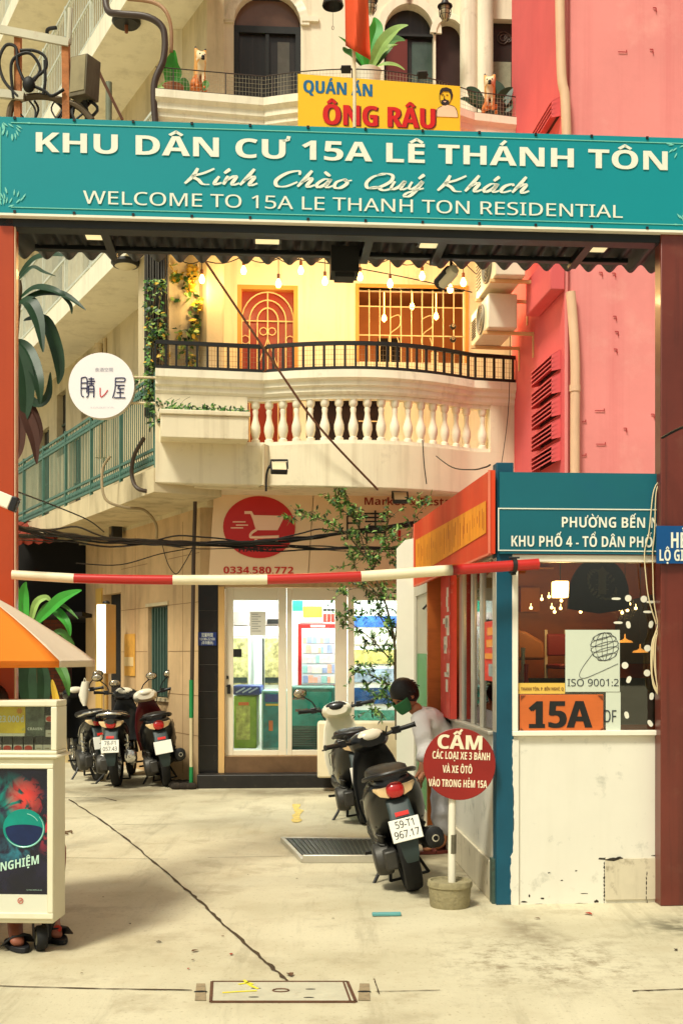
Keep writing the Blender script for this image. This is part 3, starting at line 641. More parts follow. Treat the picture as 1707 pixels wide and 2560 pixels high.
mb = MB(); step0 = SF.pt(-.02, 0, .30); pbox(mb, SF, -.02, SE, 0, .15, .26, .0); mb.build('step', M('dark_step', (34, 31, 28), .5, var=.25, scale=6, spot=.3, pcol=(90, 80, 60), pscale=10), blg, bev=.01)
mb = MB(); pbox(mb, SF, du, SE, .15, .328, .02, .0); mb.build('threshold', M('brown_marble', (112, 84, 58), .3, var=.35, scale=3.5), blg)
# glazed doors
doorm = M('door_frame_white', (226, 216, 192), .4, var=.04)
def leaf(xa, xb, ga, gb, nm, handle=False):
    z0, z1 = .335, dtop - .005; ua, ub = SF.sz(xa, 1700)[0], SF.sz(xb, 1700)[0]; a, b = SF.sz(ga, 1700)[0], SF.sz(gb, 1700)[0]
    zt = SF.sz(640, 1500)[1]; zb = SF.sz(640, 1877)[1]
    mb = MB(); pbox(mb, SF, ua, a, z0, z1, -.03, -.08); pbox(mb, SF, b, ub, z0, z1, -.03, -.08); pbox(mb, SF, a + .0005, b - .0005, z0, zb, -.03, -.08); pbox(mb, SF, a + .0005, b - .0005, zt, z1, -.03, -.08)
    d = mb.build(nm, doorm, blg, bev=.004)
    mb = MB(); pbox(mb, SF, a, b, zb, zt, -.05, -.055); mb.build('pane', clear, d)
    if handle:
        mb = MB(); sbox(mb, SF, 568, 1712, 576, 1735, -.005, -.03); sbox(mb, SF, 566, 1690, 571, 1698, -.015, -.03); mb.bar(SF.hit(565, 1716, -.0), SF.hit(577, 1716, -.0), .012, .012); mb.build('handle', black_iron, d)
leaf(563, 716, 583, 696, 'glass_door', True); leaf(717.5, 868, 730, 838, 'glass_door'); leaf(870, 1040, 886, 1010, 'shop_window')
# shop interior
mb = MB(); white_in = M('shop_white', (236, 240, 236), .5, var=.02)
iw = lambda u, wv, z: SF.pt(u, z, -wv)
pbox(mb, SF, du - .3, SE, .3, 2.6, -2.6, -2.65); pbox(mb, SF, du - .3, du - .26, .3, 2.6, -.15, -2.599); pbox(mb, SF, SE - .04, SE, .3, 2.6, -.15, -2.599)
mb.build('inner_wall', white_in, blg)
mb = MB(); pbox(mb, SF, du - .3, SE, .26, .3, -.141, -2.65); mb.build('shop_floor', M('shop_floor', (200, 198, 186), .3), blg)
mb = MB(); pbox(mb, SF, du - .3, SE, 2.42, 2.46, -.145, -2.65); mb.build('shop_ceiling', white_in, blg)
mb = MB(); pbox(mb, SF, du + .1, SE - .3, 2.395, 2.415, -.5, -.7); pbox(mb, SF, du + .1, SE - .3, 2.395, 2.415, -1.6, -1.8); mb.build('ceiling_light', emis('shop_tube', (236, 255, 250), 8), blg)
# --- side wall on the left, all storeys
zs = [(1.07, 1.80, .94, 2.06), (2.92, 3.75, 0, 2.3)]
mb = MB(); wall_cells(mb, LW, 0, 4.62, 0, 3.10, zs, .2); mb.build('side_wall', stone, blg)
mb = MB()                                                         # tile joints of the cladding
for z in (.55, 1.0, 1.5, 2.05, 2.6): 
    for a, b in ((.02, 1.06), (1.82, 2.9)): 
        if not (a > 1.5 and z < .5): pbox(mb, LW, a, b, z, z + .007, .002, -.001)
for a in (.55, 2.3): pbox(mb, LW, a, a + .006, .1, 3.0, .0025, -.001)
mb.build('wall_joint', M('joint_brown', (140, 108, 72), .9), blg)
mb = MB(); pbox(mb, LW, 1.07, 1.80, .94, 2.06, -.06, -.10); wn = mb.build('window', M('green_shutter', (44, 66, 60), .5, var=.2, scale=3, streak=.4, scol=(24, 34, 32), sscale=(30, 30, .5)), blg)
mb = MB()
for i in range(7): pbox(mb, LW, 1.09 + i * .104, 1.12 + i * .104, .96, 2.04, -.03, -.055)
mb.build('louver', M('green_shutter_slat', (66, 92, 82), .5, var=.2, scale=5), wn)
mb = MB(); pbox(mb, LW, 1.03, 1.84, .90, .94, .03, 0); pbox(mb, LW, 1.03, 1.84, 2.06, 2.10, .02, 0); mb.build('sill', cream_old, wn)
mb = MB(); pbox(mb, LW, 2.92, 3.75, 0, 2.3, -.12, -.19); mb.build('side_door', dark_gap, blg)
mb = MB(); pbox(mb, LW, 3.76, 4.05, 0, 2.4, .02, .001); mb.build('yellow_jamb', M('yellow_wall', (214, 172, 84), .7, var=.08, streak=.2), blg)
# upper side wall
holes = [(4.05, 4.85, 4.95, 5.8), (5.75, 6.3, 4.6, 5.6), (4.9, 5.55, 3.4, 4.75), (6.8, 7.5, 3.4, 5.2), (2.9, 3.2, 4.9, 5.4), (2.4, 3.0, 6.3, 8.1), (4.2, 4.8, 6.3, 8.1), (6.0, 6.6, 6.3, 8.1), (3.4, 4.0, 9.2, 10.4), (5.4, 6.0, 9.2, 10.4)]
mb = MB(); wall_cells(mb, LW, -.2, 16, 3.101, 14.6, holes, .2); mb.build('upper_side_wall', cream_old, blg)
for h in holes:
    mb = MB(); pbox(mb, LW, h[0], h[1], h[2], h[3], -.1, -.15); d = mb.build('window', M('dark_shutter', (44, 40, 34), .5, var=.25, scale=3), blg)
    mb = MB(); c = (h[0] + h[1]) / 2; pbox(mb, LW, c - .015, c + .015, h[2], h[3], -.07, -.1); pbox(mb, LW, h[0], h[1], (h[2] + h[3]) / 2, (h[2] + h[3]) / 2 + .03, -.075, -.1); mb.build('frame', M('green_frame', (64, 80, 70), .5, var=.1), d)
# left balconies: slab + railing
green_rail = M('green_railing', (74, 112, 100), .5, var=.2, scale=8, streak=.3, scol=(60, 70, 60), sscale=(10, 10, 2))
grey_rail = M('grey_railing', (196, 200, 186), .5, var=.15, scale=8)
slab_m = M('slab_paint', (238, 230, 206), .75, var=.06, scale=2, streak=.3, scol=(150, 136, 104), sscale=(5, 5, .6), spot=.15, pcol=(110, 96, 70), pscale=3)
for zb, zt, rail, rh, s1, dens in ((3.15, 3.40, green_rail, .98, 8.2, .07), (5.90, 6.16, grey_rail, 1.0, 10, .06), (8.70, 8.96, grey_rail, 1.0, 10, .085), (11.35, 11.6, grey_rail, 1.0, 14, .085)):
    mb = MB()
    A = [LB.pt(.0, zb, 0), LB.pt(s1, zb, 0), LB.pt(s1, zb, -.76), LB.pt(.02, zb, -.76)]
    mb.prism(A, V((0, 0, zt - zb)))
    bs = mb.build('balcony_slab', slab_m if zb > 4 else cream_old, blg)
    mb = MB(); n = int(s1 / dens)
    for i in range(n):
        s = .04 + i * dens; t = (i % 2 == 0)
        pbox(mb, LB, s, s + (.009), zt + .06, zt + rh - (.14 if rail is green_rail and not t else .03), -.03, -.038)
        if rail is green_rail:                              # small scrolls along the top and foot
            for zc in (zt + rh - .10, zt + .12): mb.box(LB.pt(s + .04, zc, -.036), (.045, .02, .05), Matrix.Rotation(math.atan2(LB.e.y, LB.e.x), 3, 'Z') @ Matrix.Rotation(R(45), 3, 'Y'))
    for z in (zt + .05, zt + rh - .03) + ((zt + rh - .16, zt + .19) if rail is green_rail else (zt + .5,)): pbox(mb, LB, .02, s1, z, z + .03, -.022, -.05)
    for s in [k * 1.2 + .02 for k in range(int(s1 / 1.2) + 1)]: pbox(mb, LB, s, s + .035, zt, zt + rh + .02, -.018, -.054)
    mb.build('railing', rail, bs)
    if rail is green_rail:
        mb = MB(); pbox(mb, LB, .03, s1, zt + .19, zt + rh - .17, -.044, -.048); None if True else mb.build('mesh_screen', M('green_screen', (120, 150, 138), .6, var=.15, scale=4), bs)
# --- roof slab over everything, upper front facade
dA = UF.sz(593, 800); dB = UF.sz(745, 800); dT = UF.sz(670, 712)[1]
wA = UF.sz(897, 800); wB = UF.sz(1162, 800); wT = UF.sz(1000, 720)[1]; wBt = UF.sz(1000, 905)[1]
F2 = 7.15                                                         # second balcony floor
a1 = UF.sz(584, 100)[0]; a2 = UF.sz(752, 100)[0]; aT = UF.sz(668, -22)[1]
b1_, b2_ = UF.sz(960, 60)[0], UF.sz(1084, 60)[0]; bT = UF.sz(1020, 10)[1]; bS = UF.sz(1020, 82)[1]
c1_, c2_ = UF.sz(1089, 60)[0], UF.sz(1154, 60)[0]; cT = UF.sz(1120, 50)[1]
aS = UF.sz(668, 60)[1]
mb = MB()
hl = [(dA[0], dB[0], 3.55, dT), (wA[0], wB[0], wBt, wT), (a1, a2, F2 + .3, aT), (b1_, b2_, F2 + .3, bT), (c1_, c2_, F2 + .3, cT), (UF.sz(1232, 60)[0], UF.sz(1300, 60)[0], F2 + .2, UF.sz(1232, 45)[1])]
# lower-storey openings seen between the balusters
lowh = [(UF.sz(x0, 1000)[0], UF.sz(x1, 1000)[0], 3.45, 4.5) for x0, x1 in ((765, 960),)]
wall_cells(mb, UF, -.35, UF.L + .3, 3.25, 11.6, hl + lowh, .16)
for (u0, u1, sp, tp) in ((a1, a2, aS, aT), (b1_, b2_, bS, bT), (c1_, c2_, bS, cT)): arch_fill(mb, UF, u0, u1, sp, tp, .158, -.001)
mb.build('upper_wall', cream, blg)
trim = M('cream_trim', (240, 232, 208), .7, var=.07, scale=3, streak=.35, scol=(160, 142, 106), sscale=(9, 9, .8), spot=.3, pcol=(150, 130, 98), pscale=6)
def arch_band(u0, u1, sp, tp, wd, fr, n=18):
    mb = MB(); c, a, b = (u0 + u1) / 2, (u1 - u0) / 2, tp - sp
    o = [(c - (a + wd) * math.cos(math.pi * i / n), sp + (b + wd) * math.sin(math.pi * i / n)) for i in range(n + 1)]
    q = [(c - a * math.cos(math.pi * i / n), sp + b * math.sin(math.pi * i / n)) for i in range(n + 1)]
    for i in range(n): mb.prism([UF.pt(*q[i], fr), UF.pt(*q[i + 1], fr), UF.pt(*o[i + 1], fr), UF.pt(*o[i], fr)], UF.n * -(fr - .001))
    return mb
arch_band(a1, a2, aS, aT, .10, .03).build('arch_trim', trim, blg); arch_band(b1_, b2_, bS, bT, .09, .03).build('arch_trim', trim, blg); arch_band(c1_, c2_, bS, cT, .07, .045).build('arch_trim', trim, blg)
mb = MB(); sbox(mb, UF, 540, 40, 582, 52, .04, .001); sbox(mb, UF, 754, 42, 796, 56, .04, .001); mb.build('impost', trim, blg)
# column right of the arches
mb = MB(); cb = UF.hit(1196, 300, .12); 
for px in (1172, 1210): q = UF.hit(px, 200, .10); mb.lathe([(.105, F2), (.105, 11)], (q.x, q.y, 0), None, 20)
mb.build('column', trim, blg)
# doors and glass of the top floor
dk = M('dark_wood_door', (36, 30, 28), .35, var=.3, scale=2, streak=.5, scol=(80, 66, 60), sscale=(14, 14, .6))
mb = MB(); pbox(mb, UF, a1, a2, F2 + .3, aS - .06, -.12, -.16); pbox(mb, UF, a1, a2, aS + .02, aT, -.11, -.15); d1 = mb.build('arched_door', dk, blg)
mb = MB(); pbox(mb, UF, a1, a2, aS - .06, aS + .02, -.07, -.13); cc = (a1 + a2) / 2; pbox(mb, UF, cc - .02, cc + .02, F2 + .3, aS - .061, -.08, -.12)
for u in (a1 + .03, a2 - .03): pbox(mb, UF, u - .03, u + .03, F2 + .3, aS - .061, -.07, -.12)
mb.build('frame', black_iron, d1)
mb = MB(); pbox(mb, UF, cc + .12, cc + .26, F2 + .4, F2 + 1.5, -.115, -.119); mb.build('glass_panel', M('door_glass', (92, 88, 80), .1, var=.2, scale=4), d1)
mb = MB(); pbox(mb, UF, a1 + .02, a2 - .02, aS + .03, aT - .05, -.105, -.109); mb.build('fanlight', M('brown_fanlight', (104, 74, 60), .25, var=.25, scale=2), d1)
mb = MB(); pbox(mb, UF, b1_, b2_, F2 + .3, bT, -.12, -.16); d2 = mb.build('arched_door', dk, blg)
mb = MB(); sbox(mb, UF, 966, 86, 1020, 215, -.08, -.119); mb.build('red_leaf', M('red_door', (108, 44, 38), .35, var=.2, scale=2, streak=.3, scol=(70, 26, 24), sscale=(12, 12, .6)), d2)
mb = MB(); sbox(mb, UF, 1032, 92, 1082, 215, -.1, -.119); mb.build('glass_panel', M('door_glass_teal', (70, 84, 78), .12, var=.3, scale=4, streak=.3, scol=(20, 26, 26), sscale=(8, 8, 1)), d2)
mb = MB(); sbox(mb, UF, 960, 74, 1085, 84, -.06, -.118); mb.build('frame', black_iron, d2)
mb = MB(); pbox(mb, UF, c1_, c2_, F2 + .3, cT, -.12, -.16); mb.build('arched_door', M('maroon_door', (52, 28, 24), .4, var=.3, scale=3), blg)
mb = MB(); pbox(mb, UF, hl[5][0], hl[5][1], F2 + .2, hl[5][3], -.1, -.14); d3 = mb.build('carved_door', M('dark_carved', (44, 34, 30), .4, var=.3, scale=3), blg)
mb = MB(); q = UF.hit(1258, 95, -.09)
for r_, dx in ((.09, 0), (.06, .06)):
    mb.tube([q + UF.e * (dx + math.cos(t / 9 * 6.28) * r_ * (1 - t / 24)) + ez * (math.sin(t / 9 * 6.28) * r_ * (1 - t / 24)) for t in range(20)], .007, 6)
mb.build('iron_scroll', M('scroll_iron', (84, 66, 58), .5), d3)
mb = MB(); sbox(mb, UF, 1234, 146, 1280, 240, -.06, -.095); mb.build('pale_panel', M('grey_lattice', (150, 150, 126), .6, var=.15, scale=20), d3)
# cafe door with arched grille (middle floor)
lac = M('red_lacquer', (150, 52, 26), .35, var=.14, scale=3)
gold = M('cream_iron', (238, 214, 160), .5, var=.05)
mb = MB(); pbox(mb, UF, dA[0] + .05, dB[0] - .05, 3.5, dT - .05, -.1, -.13); cd_ = mb.build('cafe_door', lac, blg)
mb = MB(); fm = M('amber_frame', (214, 152, 72), .5, var=.06)
pbox(mb, UF, dA[0], dA[0] + .05, 3.5, dT, .0, -.12); pbox(mb, UF, dB[0] - .05, dB[0], 3.5, dT, .0, -.12); pbox(mb, UF, dA[0] + .051, dB[0] - .051, dT - .05, dT, .0, -.12); mb.build('frame', fm, cd_)
mb = MB(); r_ = .006; cu, cw = (dA[0] + dB[0]) / 2, (dB[0] - dA[0]) / 2 - .05; sp = UF.sz(670, 798)[1]
for k, hh in ((1.0, dT - .06 - sp), (.70, (dT - .06 - sp) * .72), (.40, (dT - .06 - sp) * .45)):
    mb.tube([UF.pt(cu - cw * k, 3.6, -.07)] + [UF.pt(cu - cw * k * math.cos(math.pi * i / 14), sp + hh * math.sin(math.pi * i / 14), -.07) for i in range(15)] + [UF.pt(cu + cw * k, 3.6, -.07)], r_ * 1.4, 6)
mb.tube([UF.pt(cu, 3.6, -.075), UF.pt(cu, dT - .06, -.075)], r_ * 1.4, 6); mb.tube([UF.pt(cu - cw, sp, -.075), UF.pt(cu + cw, sp, -.075)], r_ * 1.4, 6)
for sx in (-1, 1):
    mb.tube([UF.pt(cu + sx * (.05 + .045 * math.cos(t / 8 * 6.28)), sp - .12 + .045 * math.sin(t / 8 * 6.28), -.07) for t in range(9)], r_, 6)
    mb.tube([UF.pt(cu + sx * (cw * .86 + .05 * math.cos(t / 8 * 6.28)), sp - .22 + .05 * math.sin(t / 8 * 6.28), -.07) for t in range(9)], r_, 6)
    mb.tube([UF.pt(cu, sp - .2, -.07), UF.pt(cu + sx * cw * .4, sp - .55, -.07)], r_, 6)
mb.build('grille', gold, cd_)
# cafe window with square grille, room behind
mb = MB(); u0, u1 = wA[0], wB[0]; n = 10
for i in range(n + 1): u = u0 + (u1 - u0) * i / n; mb.bar(UF.pt(u, wBt, -.05), UF.pt(u, wT, -.05), .012, .012)
for i in range(5): z = wT - (wT - 4.0) * (i + .6) / 5.2; mb.bar(UF.pt(u0, z, -.055), UF.pt(u1, z, -.055), .012, .012)
for ux, zc in ((3.4, .55), (6.5, .55)):
    u = u0 + (u1 - u0) * ux / n; z0_ = wT - .5
    mb.tube(smooth_path([UF.pt(u + a, z0_ + b, -.05) for a, b in ((-.06, .16), (.05, .2), (.06, .08), (-.05, -.02), (-.06, -.14), (.05, -.16), (.03, -.06))], 5), .006, 6)
wg = mb.build('window', gold, blg)
mb = MB(); pbox(mb, UF, u0 - .04, u0, wBt, wT + .04, .02, -.1); pbox(mb, UF, u1, u1 + .04, wBt, wT + .04, .02, -.1); pbox(mb, UF, u0, u1, wT, wT + .04, .02, -.1); mb.build('frame', fm, wg)
mb = MB(); pbox(mb, UF, -.3, UF.L, 3.4, 6.2, -2.2, -2.25); pbox(mb, UF, UF.L - .3, UF.L - .25, 3.4, 6.2, -.17, -2.199); pbox(mb, UF, .9, .95, 3.4, 6.2, -.17, -2.199)
mb.build('room_wall', M('cafe_room', (150, 92, 48), .7, var=.2, scale=1.5), blg)
mb = MB(); pbox(mb, UF, -.3, UF.L, 6.2, 6.25, -.17, -2.2); pbox(mb, UF, -.3, UF.L, 3.4, 3.45, -.17, -2.2); mb.build('room_floor', M('cafe_floor', (120, 74, 40), .6, var=.2), blg)
mb = MB(); pbox(mb, UF, lowh[0][0], lowh[0][1], 3.5, 4.5, -.13, -.16); mb.build('lower_opening', M('dark_red_curtain', (34, 14, 11), .8, var=.6, scale=4), blg)
# --- curved front balconies
def bal_curve(n=10):
    pts = [(388, 12.0), (524, 12.10), (655, 12.195), (665, 12.195), (740, 12.11), (820, 12.06), (900, 12.05), (980, 12.1), (1060, 12.22), (1120, 12.36), (1172, 12.51), (1182, 12.53), (1230, 12.58), (1300, 12.66)]
    w_ = [V(((x - CX) * d / F, d, 0)) for x, d in pts]
    return smooth_path(w_, n)
BC = bal_curve()
cum = [0.0]
for i in range(1, len(BC)): cum.append(cum[-1] + (BC[i] - BC[i - 1]).length)
def bc(s):
    s = min(max(s, 0), cum[-1])
    for i in range(1, len(BC)):
        if cum[i] >= s - 1e-9:
            t = (s - cum[i - 1]) / max(1e-9, cum[i] - cum[i - 1]); p = BC[i - 1].lerp(BC[i], t); q = (BC[i] - BC[i - 1]).normalized(); return p, q, V((q.y, -q.x, 0))
def s_at(px):                                                     # arc length where the curve crosses a photo column
    best = min(range(401), key=lambda k: abs(CX + F * bc(cum[-1] * k / 400)[0].x / bc(cum[-1] * k / 400)[0].y - px)); return cum[-1] * best / 400
def profile_sweep(mb, prof, sa, sb, n=60, m=0):                   # prof: closed list of (outward offset, z)
    rings = []
    for i in range(n + 1):
        p, q, nn = bc(sa + (sb - sa) * i / n); rings.append([p + nn * o + V((0, 0, z)) for o, z in prof])
    return mb.loft(rings, m)
SB0, SB1 = s_at(620), s_at(1226)
par = M('parapet_plaster', (232, 220, 190), .75, var=.07, scale=1.4, streak=.45, scol=(170, 150, 116), sscale=(7, 7, .35), bump=.15, bscale=25, spot=.25, pcol=(140, 122, 92), pscale=3.5)
mb = MB(); rings = []
for i in range(61):
    s = cum[-1] * i / 60; p, q, nn = bc(s); zb = 3.24 - .045 * min(1, max(0, (s - s_at(640)) / (s_at(900) - s_at(640))))
    rings.append([p + nn * o + V((0, 0, z)) for o, z in ((-.012, zb), (0, zb + .012), (0, 3.66), (-.14, 3.66), (-.14, zb))])
mb.loft(rings); mb.build('balcony_parapet', par, blg, sharp=40)
mb = MB(); profile_sweep(mb, [(0, 3.661), (0, 4.17), (-.14, 4.17), (-.14, 3.661)], 0, SB0, 20); mb.build('parapet_pier', par, blg, sharp=40); mb = MB(); profile_sweep(mb, [(0, 3.661), (0, 4.17), (-.14, 4.17), (-.14, 3.661)], SB1, cum[-1], 10); mb.build('parapet_pier', par, blg, sharp=40)
mb = MB(); profile_sweep(mb, [(.0, 4.171), (.02, 4.20), (.02, 4.24), (.05, 4.26), (.05, 4.30), (.09, 4.33), (.09, 4.41), (-.17, 4.41), (-.17, 4.171)], 0, cum[-1], 80); mb.build('cornice', trim, blg, sharp=25)
mb = MB(); profile_sweep(mb, [(-.02, 3.662), (-.02, 3.70), (-.12, 3.70), (-.12, 3.662)], SB0, SB1); mb.build('baluster_rail', trim, blg); mb = MB(); profile_sweep(mb, [(-.02, 4.13), (-.02, 4.17), (-.12, 4.17), (-.12, 4.13)], SB0, SB1); mb.build('baluster_rail', trim, blg)
prof = [(.045, 0), (.045, .03), (.03, .04), (.038, .06), (.052, .12), (.05, .17), (.03, .24), (.025, .29), (.032, .33), (.026, .35), (.04, .37), (.045, .39), (.045, .43)]
for i in range(18):
    p, q, nn = bc(SB0 + .09 + (SB1 - SB0 - .16) * i / 17)
    mb = MB(); mb.lathe([(r * 1.02, z) for r, z in prof], p - nn * .07 + V((0, 0, 3.70)), None, 14); mb.build('baluster', trim, blg)
# soffit and floor of the balcony
def floor_poly(mb, z0, z1, inset=.0):
    a = [bc(cum[-1] * i / 40)[0] - bc(cum[-1] * i / 40)[2] * inset for i in range(41)]
    poly = [V((p.x, p.y, z0)) for p in a] + [UF.pt(UF.L, z0, -.02), UF.pt(-.35, z0, -.02)]
    mb.prism(poly, V((0, 0, z1 - z0)))
mb = MB(); floor_poly(mb, 3.22, 3.36, .15); mb.build('balcony_floor', par, blg)
mb = MB(); floor_poly(mb, 6.40, 6.55, .1); mb.build('balcony_ceiling', cream, blg)
mb = MB(); profile_sweep(mb, [(0, 6.38), (0, 7.0), (.03, 7.03), (.03, 7.07), (.06, 7.10), (.06, 7.16), (.10, 7.2), (.10, 7.28), (-.1, 7.28), (-.1, 6.38)], 0, cum[-1], 80); mb.build('upper_parapet', trim, blg, sharp=25)
# iron railing
zr0, zr1 = 4.425, 4.69
mb = MB()
for z, hh in ((zr0 + .01, .03), (zr1, .04)): profile_sweep(mb, [(.06, z - hh / 2), (.06, z + hh / 2), (.03, z + hh / 2), (.03, z - hh / 2)], 0, cum[-1], 70)
rl = mb.build('iron_railing', black_iron, blg)
n = 38
for i in range(n + 1):
    p, q, nn = bc(cum[-1] * i / n); p = p + nn * .045; mb = MB(); mb.box(p + V((0, 0, (zr0 + zr1) / 2)), (.022, .022, zr1 - zr0 - .03), math.atan2(q.y, q.x)); mb.build('railing_bar', black_iron, rl)
mb = MB(); k = 130
for i in range(k): p, q, nn = bc(cum[-1] * (i + .5) / k); p = p + nn * .02; mb.bar(p + V((0, 0, zr0)), p + V((0, 0, zr1 - .02)), .003, .003)
for z in (4.48, 4.53, 4.58, 4.63):
    mb.tube([bc(cum[-1] * i / 40)[0] + bc(cum[-1] * i / 40)[2] * .02 + V((0, 0, z)) for i in range(41)], .0016, 4)
mb.build('wire_mesh', M('wire', (150, 118, 80), .5), rl)
# thin wire fence of the top balcony
zt0, zt1 = 7.30, 7.52; wire = M('dark_wire', (58, 46, 40), .5)
mb = MB()
for z, r_ in ((zt1, .006), (zt0, .005)): mb.tube([bc(cum[-1] * i / 50)[0] + bc(cum[-1] * i / 50)[2] * .06 + V((0, 0, z)) for i in range(51)], r_, 5)
for px in (432, 562, 687, 880, 1040, 1188): p, q, nn = bc(s_at(px)); p = p + nn * .06; mb.tube([p + V((0, 0, 7.22)), p + V((0, 0, zt1))], .006, 5)
wf = mb.build('wire_fence', wire, blg)
mb = MB(); k = 120
for i in range(k): p, q, nn = bc(cum[-1] * (i + .5) / k); p = p + nn * .06; mb.bar(p + V((0, 0, zt0)), p + V((0, 0, zt1)), .002, .002)
for z in (7.345, 7.39, 7.435, 7.48): mb.tube([bc(cum[-1] * i / 40)[0] + bc(cum[-1] * i / 40)[2] * .06 + V((0, 0, z)) for i in range(41)], .0013, 4)
mb.build('wire_mesh', M('pale_wire', (170, 158, 130), .5), wf)
# ribbed corner pillar beside the balcony
mb = MB(); pc = at(393, 800, 12.35); 
for i in range(9): mb.box((pc.x - .125 + i * .029, pc.y, 5.3), (.017, .10 if i % 2 else .06, 2.6))
mb.box((pc.x - .01, pc.y + .08, 5.3), (.24, .04, 2.6)); mb.build('ribbed_pillar', M('dark_ribs', (62, 58, 50), .6, var=.2, scale=6, streak=.3, scol=(110, 98, 76), sscale=(20, 20, .4)), blg)
mb = MB(); pbox(mb, LW, .02, .5, 4.35, 6.4, .55, -.1); mb.build('corner_wall', cream_old, blg)
# drain pipe and cable ducts on the corner
mb = MB(); q = LW.hit(248, 800, .08); mb.tube([V((q.x, q.y, 4.2)), V((q.x, q.y, 5.75))], .06, 12); mb.tube([V((q.x + .09, q.y - .05, 4.2)), V((q.x + .09, q.y - .05, 5.85))], .025, 8)
for z in (4.7, 5.3, 5.72): mb.tube([V((q.x, q.y, z)), V((q.x, q.y, z + .06))], .07, 12)
mb.build('drain_pipe', pipe_beige, blg)
mb = MB(); mb.tube(smooth_path([at(478, 1960, 12.75), at(480, 1700, 12.75), at(484, 1400, 12.75), at(487, 1235, 12.75), at(470, 1222, 12.4), at(420, 1228, 12.3), at(350, 1224, 12.2), at(330, 1190, 12.3), at(335, 1140, 12.3), at(360, 1095, 12.2)], 6), .022, 8)
mb.build('conduit', M('conduit_brown', (70, 56, 44), .5, var=.2), blg)
mb = MB(); mb.tube(smooth_path([at(276, 1140, 12.9), at(256, 1175, 12.9), at(262, 1245, 12.8), at(310, 1268, 12.8), at(360, 1275, 12.9), at(390, 1310, 13.1), at(392, 1345, 13.3)], 6), .016, 8)
mb.build('conduit', M('conduit_grey', (150, 132, 100), .6, var=.15), blg)
mb = MB(); mb.tube(smooth_path([at(262, -20, 12.2), at(270, 25, 12.1), at(300, 33, 12.0), at(365, 40, 11.95), at(402, 62, 11.95), at(412, 95, 11.95), at(408, 150, 11.95), at(385, 215, 11.95), at(390, 330, 11.95)], 6), .035, 10)
mb.build('conduit', M('conduit_dark', (66, 52, 44), .45, var=.2), blg)
mb = MB(); mb.tube(smooth_path([at(320, -4, 12.3), at(380, 4, 12.2), at(412, 24, 12.1), at(427, 65, 12.1), at(428, 130, 12.1)], 6), .02, 8)
mb.build('conduit', M('conduit_rust', (150, 112, 78), .6, var=.2), blg)
# ------------------------------------------------------------------ pink building on the right
pk = thing('pink_building', 'tall faded pink building with louvred vents at the right of the alley', 'building', (2.2, 11.8, 0))
pc_n = V(((1411 - CX) * 10.8 / F, 10.8, 0)); pc_f = V(((1279 - CX) * 12.75 / F, 12.75, 0))
PS = Plane((pc_n.x, pc_n.y), (pc_f.x, pc_f.y)); PF = Plane((pc_n.x, pc_n.y), (pc_n.x + eK.x, pc_n.y + eK.y))
if PS.n.x > 0: PS.n = -PS.n
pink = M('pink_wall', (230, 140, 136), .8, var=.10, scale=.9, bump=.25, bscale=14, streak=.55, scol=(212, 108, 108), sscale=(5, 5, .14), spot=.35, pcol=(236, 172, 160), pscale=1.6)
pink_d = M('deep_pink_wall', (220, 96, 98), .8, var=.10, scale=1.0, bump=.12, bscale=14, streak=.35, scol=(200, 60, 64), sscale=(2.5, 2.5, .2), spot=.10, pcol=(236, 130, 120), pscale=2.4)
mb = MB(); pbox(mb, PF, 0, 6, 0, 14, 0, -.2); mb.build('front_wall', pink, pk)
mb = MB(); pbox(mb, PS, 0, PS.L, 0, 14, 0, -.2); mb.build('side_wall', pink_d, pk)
mb = MB(); pbox(mb, PS, -.02, .85, PS.sz(1405, 732)[1], PS.sz(1405, 732)[1] + .35, .14, .001); mb.build('ledge', pink_d, pk, bev=.01)
mb = MB(); q = PF.hit(1437, 900, .06); zt_ = PF.sz(1437, 735)[1]
mb.tube(smooth_path([V((q.x - .0, q.y, 0)), V((q.x, q.y, 3.4)), V((q.x, q.y, zt_ - .6)), V((q.x - .04, q.y, zt_))], 8), .045, 12); 
for z in (2.2, 3.9): mb.tube([V((q.x, q.y, z)), V((q.x, q.y, z + .06))], .052, 12)
q2 = PF.hit(1402, 100, .06); mb.tube(smooth_path([V((q2.x + .06, q2.y, 5.9)), V((q2.x + .04, q2.y, 6.6)), V((q2.x, q2.y, 7.0)), V((q2.x - .02, q2.y, 9)), V((q2.x - .02, q2.y, 14))], 6), .045, 12)
mb.build('drain_pipe', M('pipe_cream', (224, 184, 150), .5, var=.1, streak=.3, scol=(170, 110, 90), sscale=(8, 8, 1)), pk)
mb = MB(); q3 = PF.hit(1421, 100, .02); mb.tube([V((q3.x, q3.y, 0)), V((q3.x, q3.y, 14))], .008, 6); mb.build('cable_run', M('cable_red', (150, 60, 56), .6), pk)
# louvred vents: sloping hoods one above another
for x0, y0 in ((1350, 270),):
    pass
def vent(yc):
    s0 = PS.sz(1402, yc)[0]; s1 = PS.sz(1350, yc)[0]; zc = PS.sz(1378, yc)[1]
    mb = MB()
    for k in range(4):
        z = zc + .07 - k * .042
        mb.prism([PS.pt(s0, z, .005), PS.pt(s1, z, .005), PS.pt(s1, z - .05, .10), PS.pt(s0, z - .05, .10)], V((0, 0, .012)))
    for s in (s0, s1 - .012): mb.prism([PS.pt(s, zc + .085, .003), PS.pt(s, zc - .10, .003), PS.pt(s, zc - .12, .09), PS.pt(s, zc + .03, .09)], PS.e * .012)
    v = mb.build('vent', pink_d, pk)
    mb = MB(); pbox(mb, PS, s0 + .013, s1 - .013, zc - .09, zc + .08, .003, .001); mb.build('vent_gap', M('vent_dark', (70, 18, 20), .9), v)
for yc in (300, 916, 972, 1027, 1082, 1138): vent(yc)
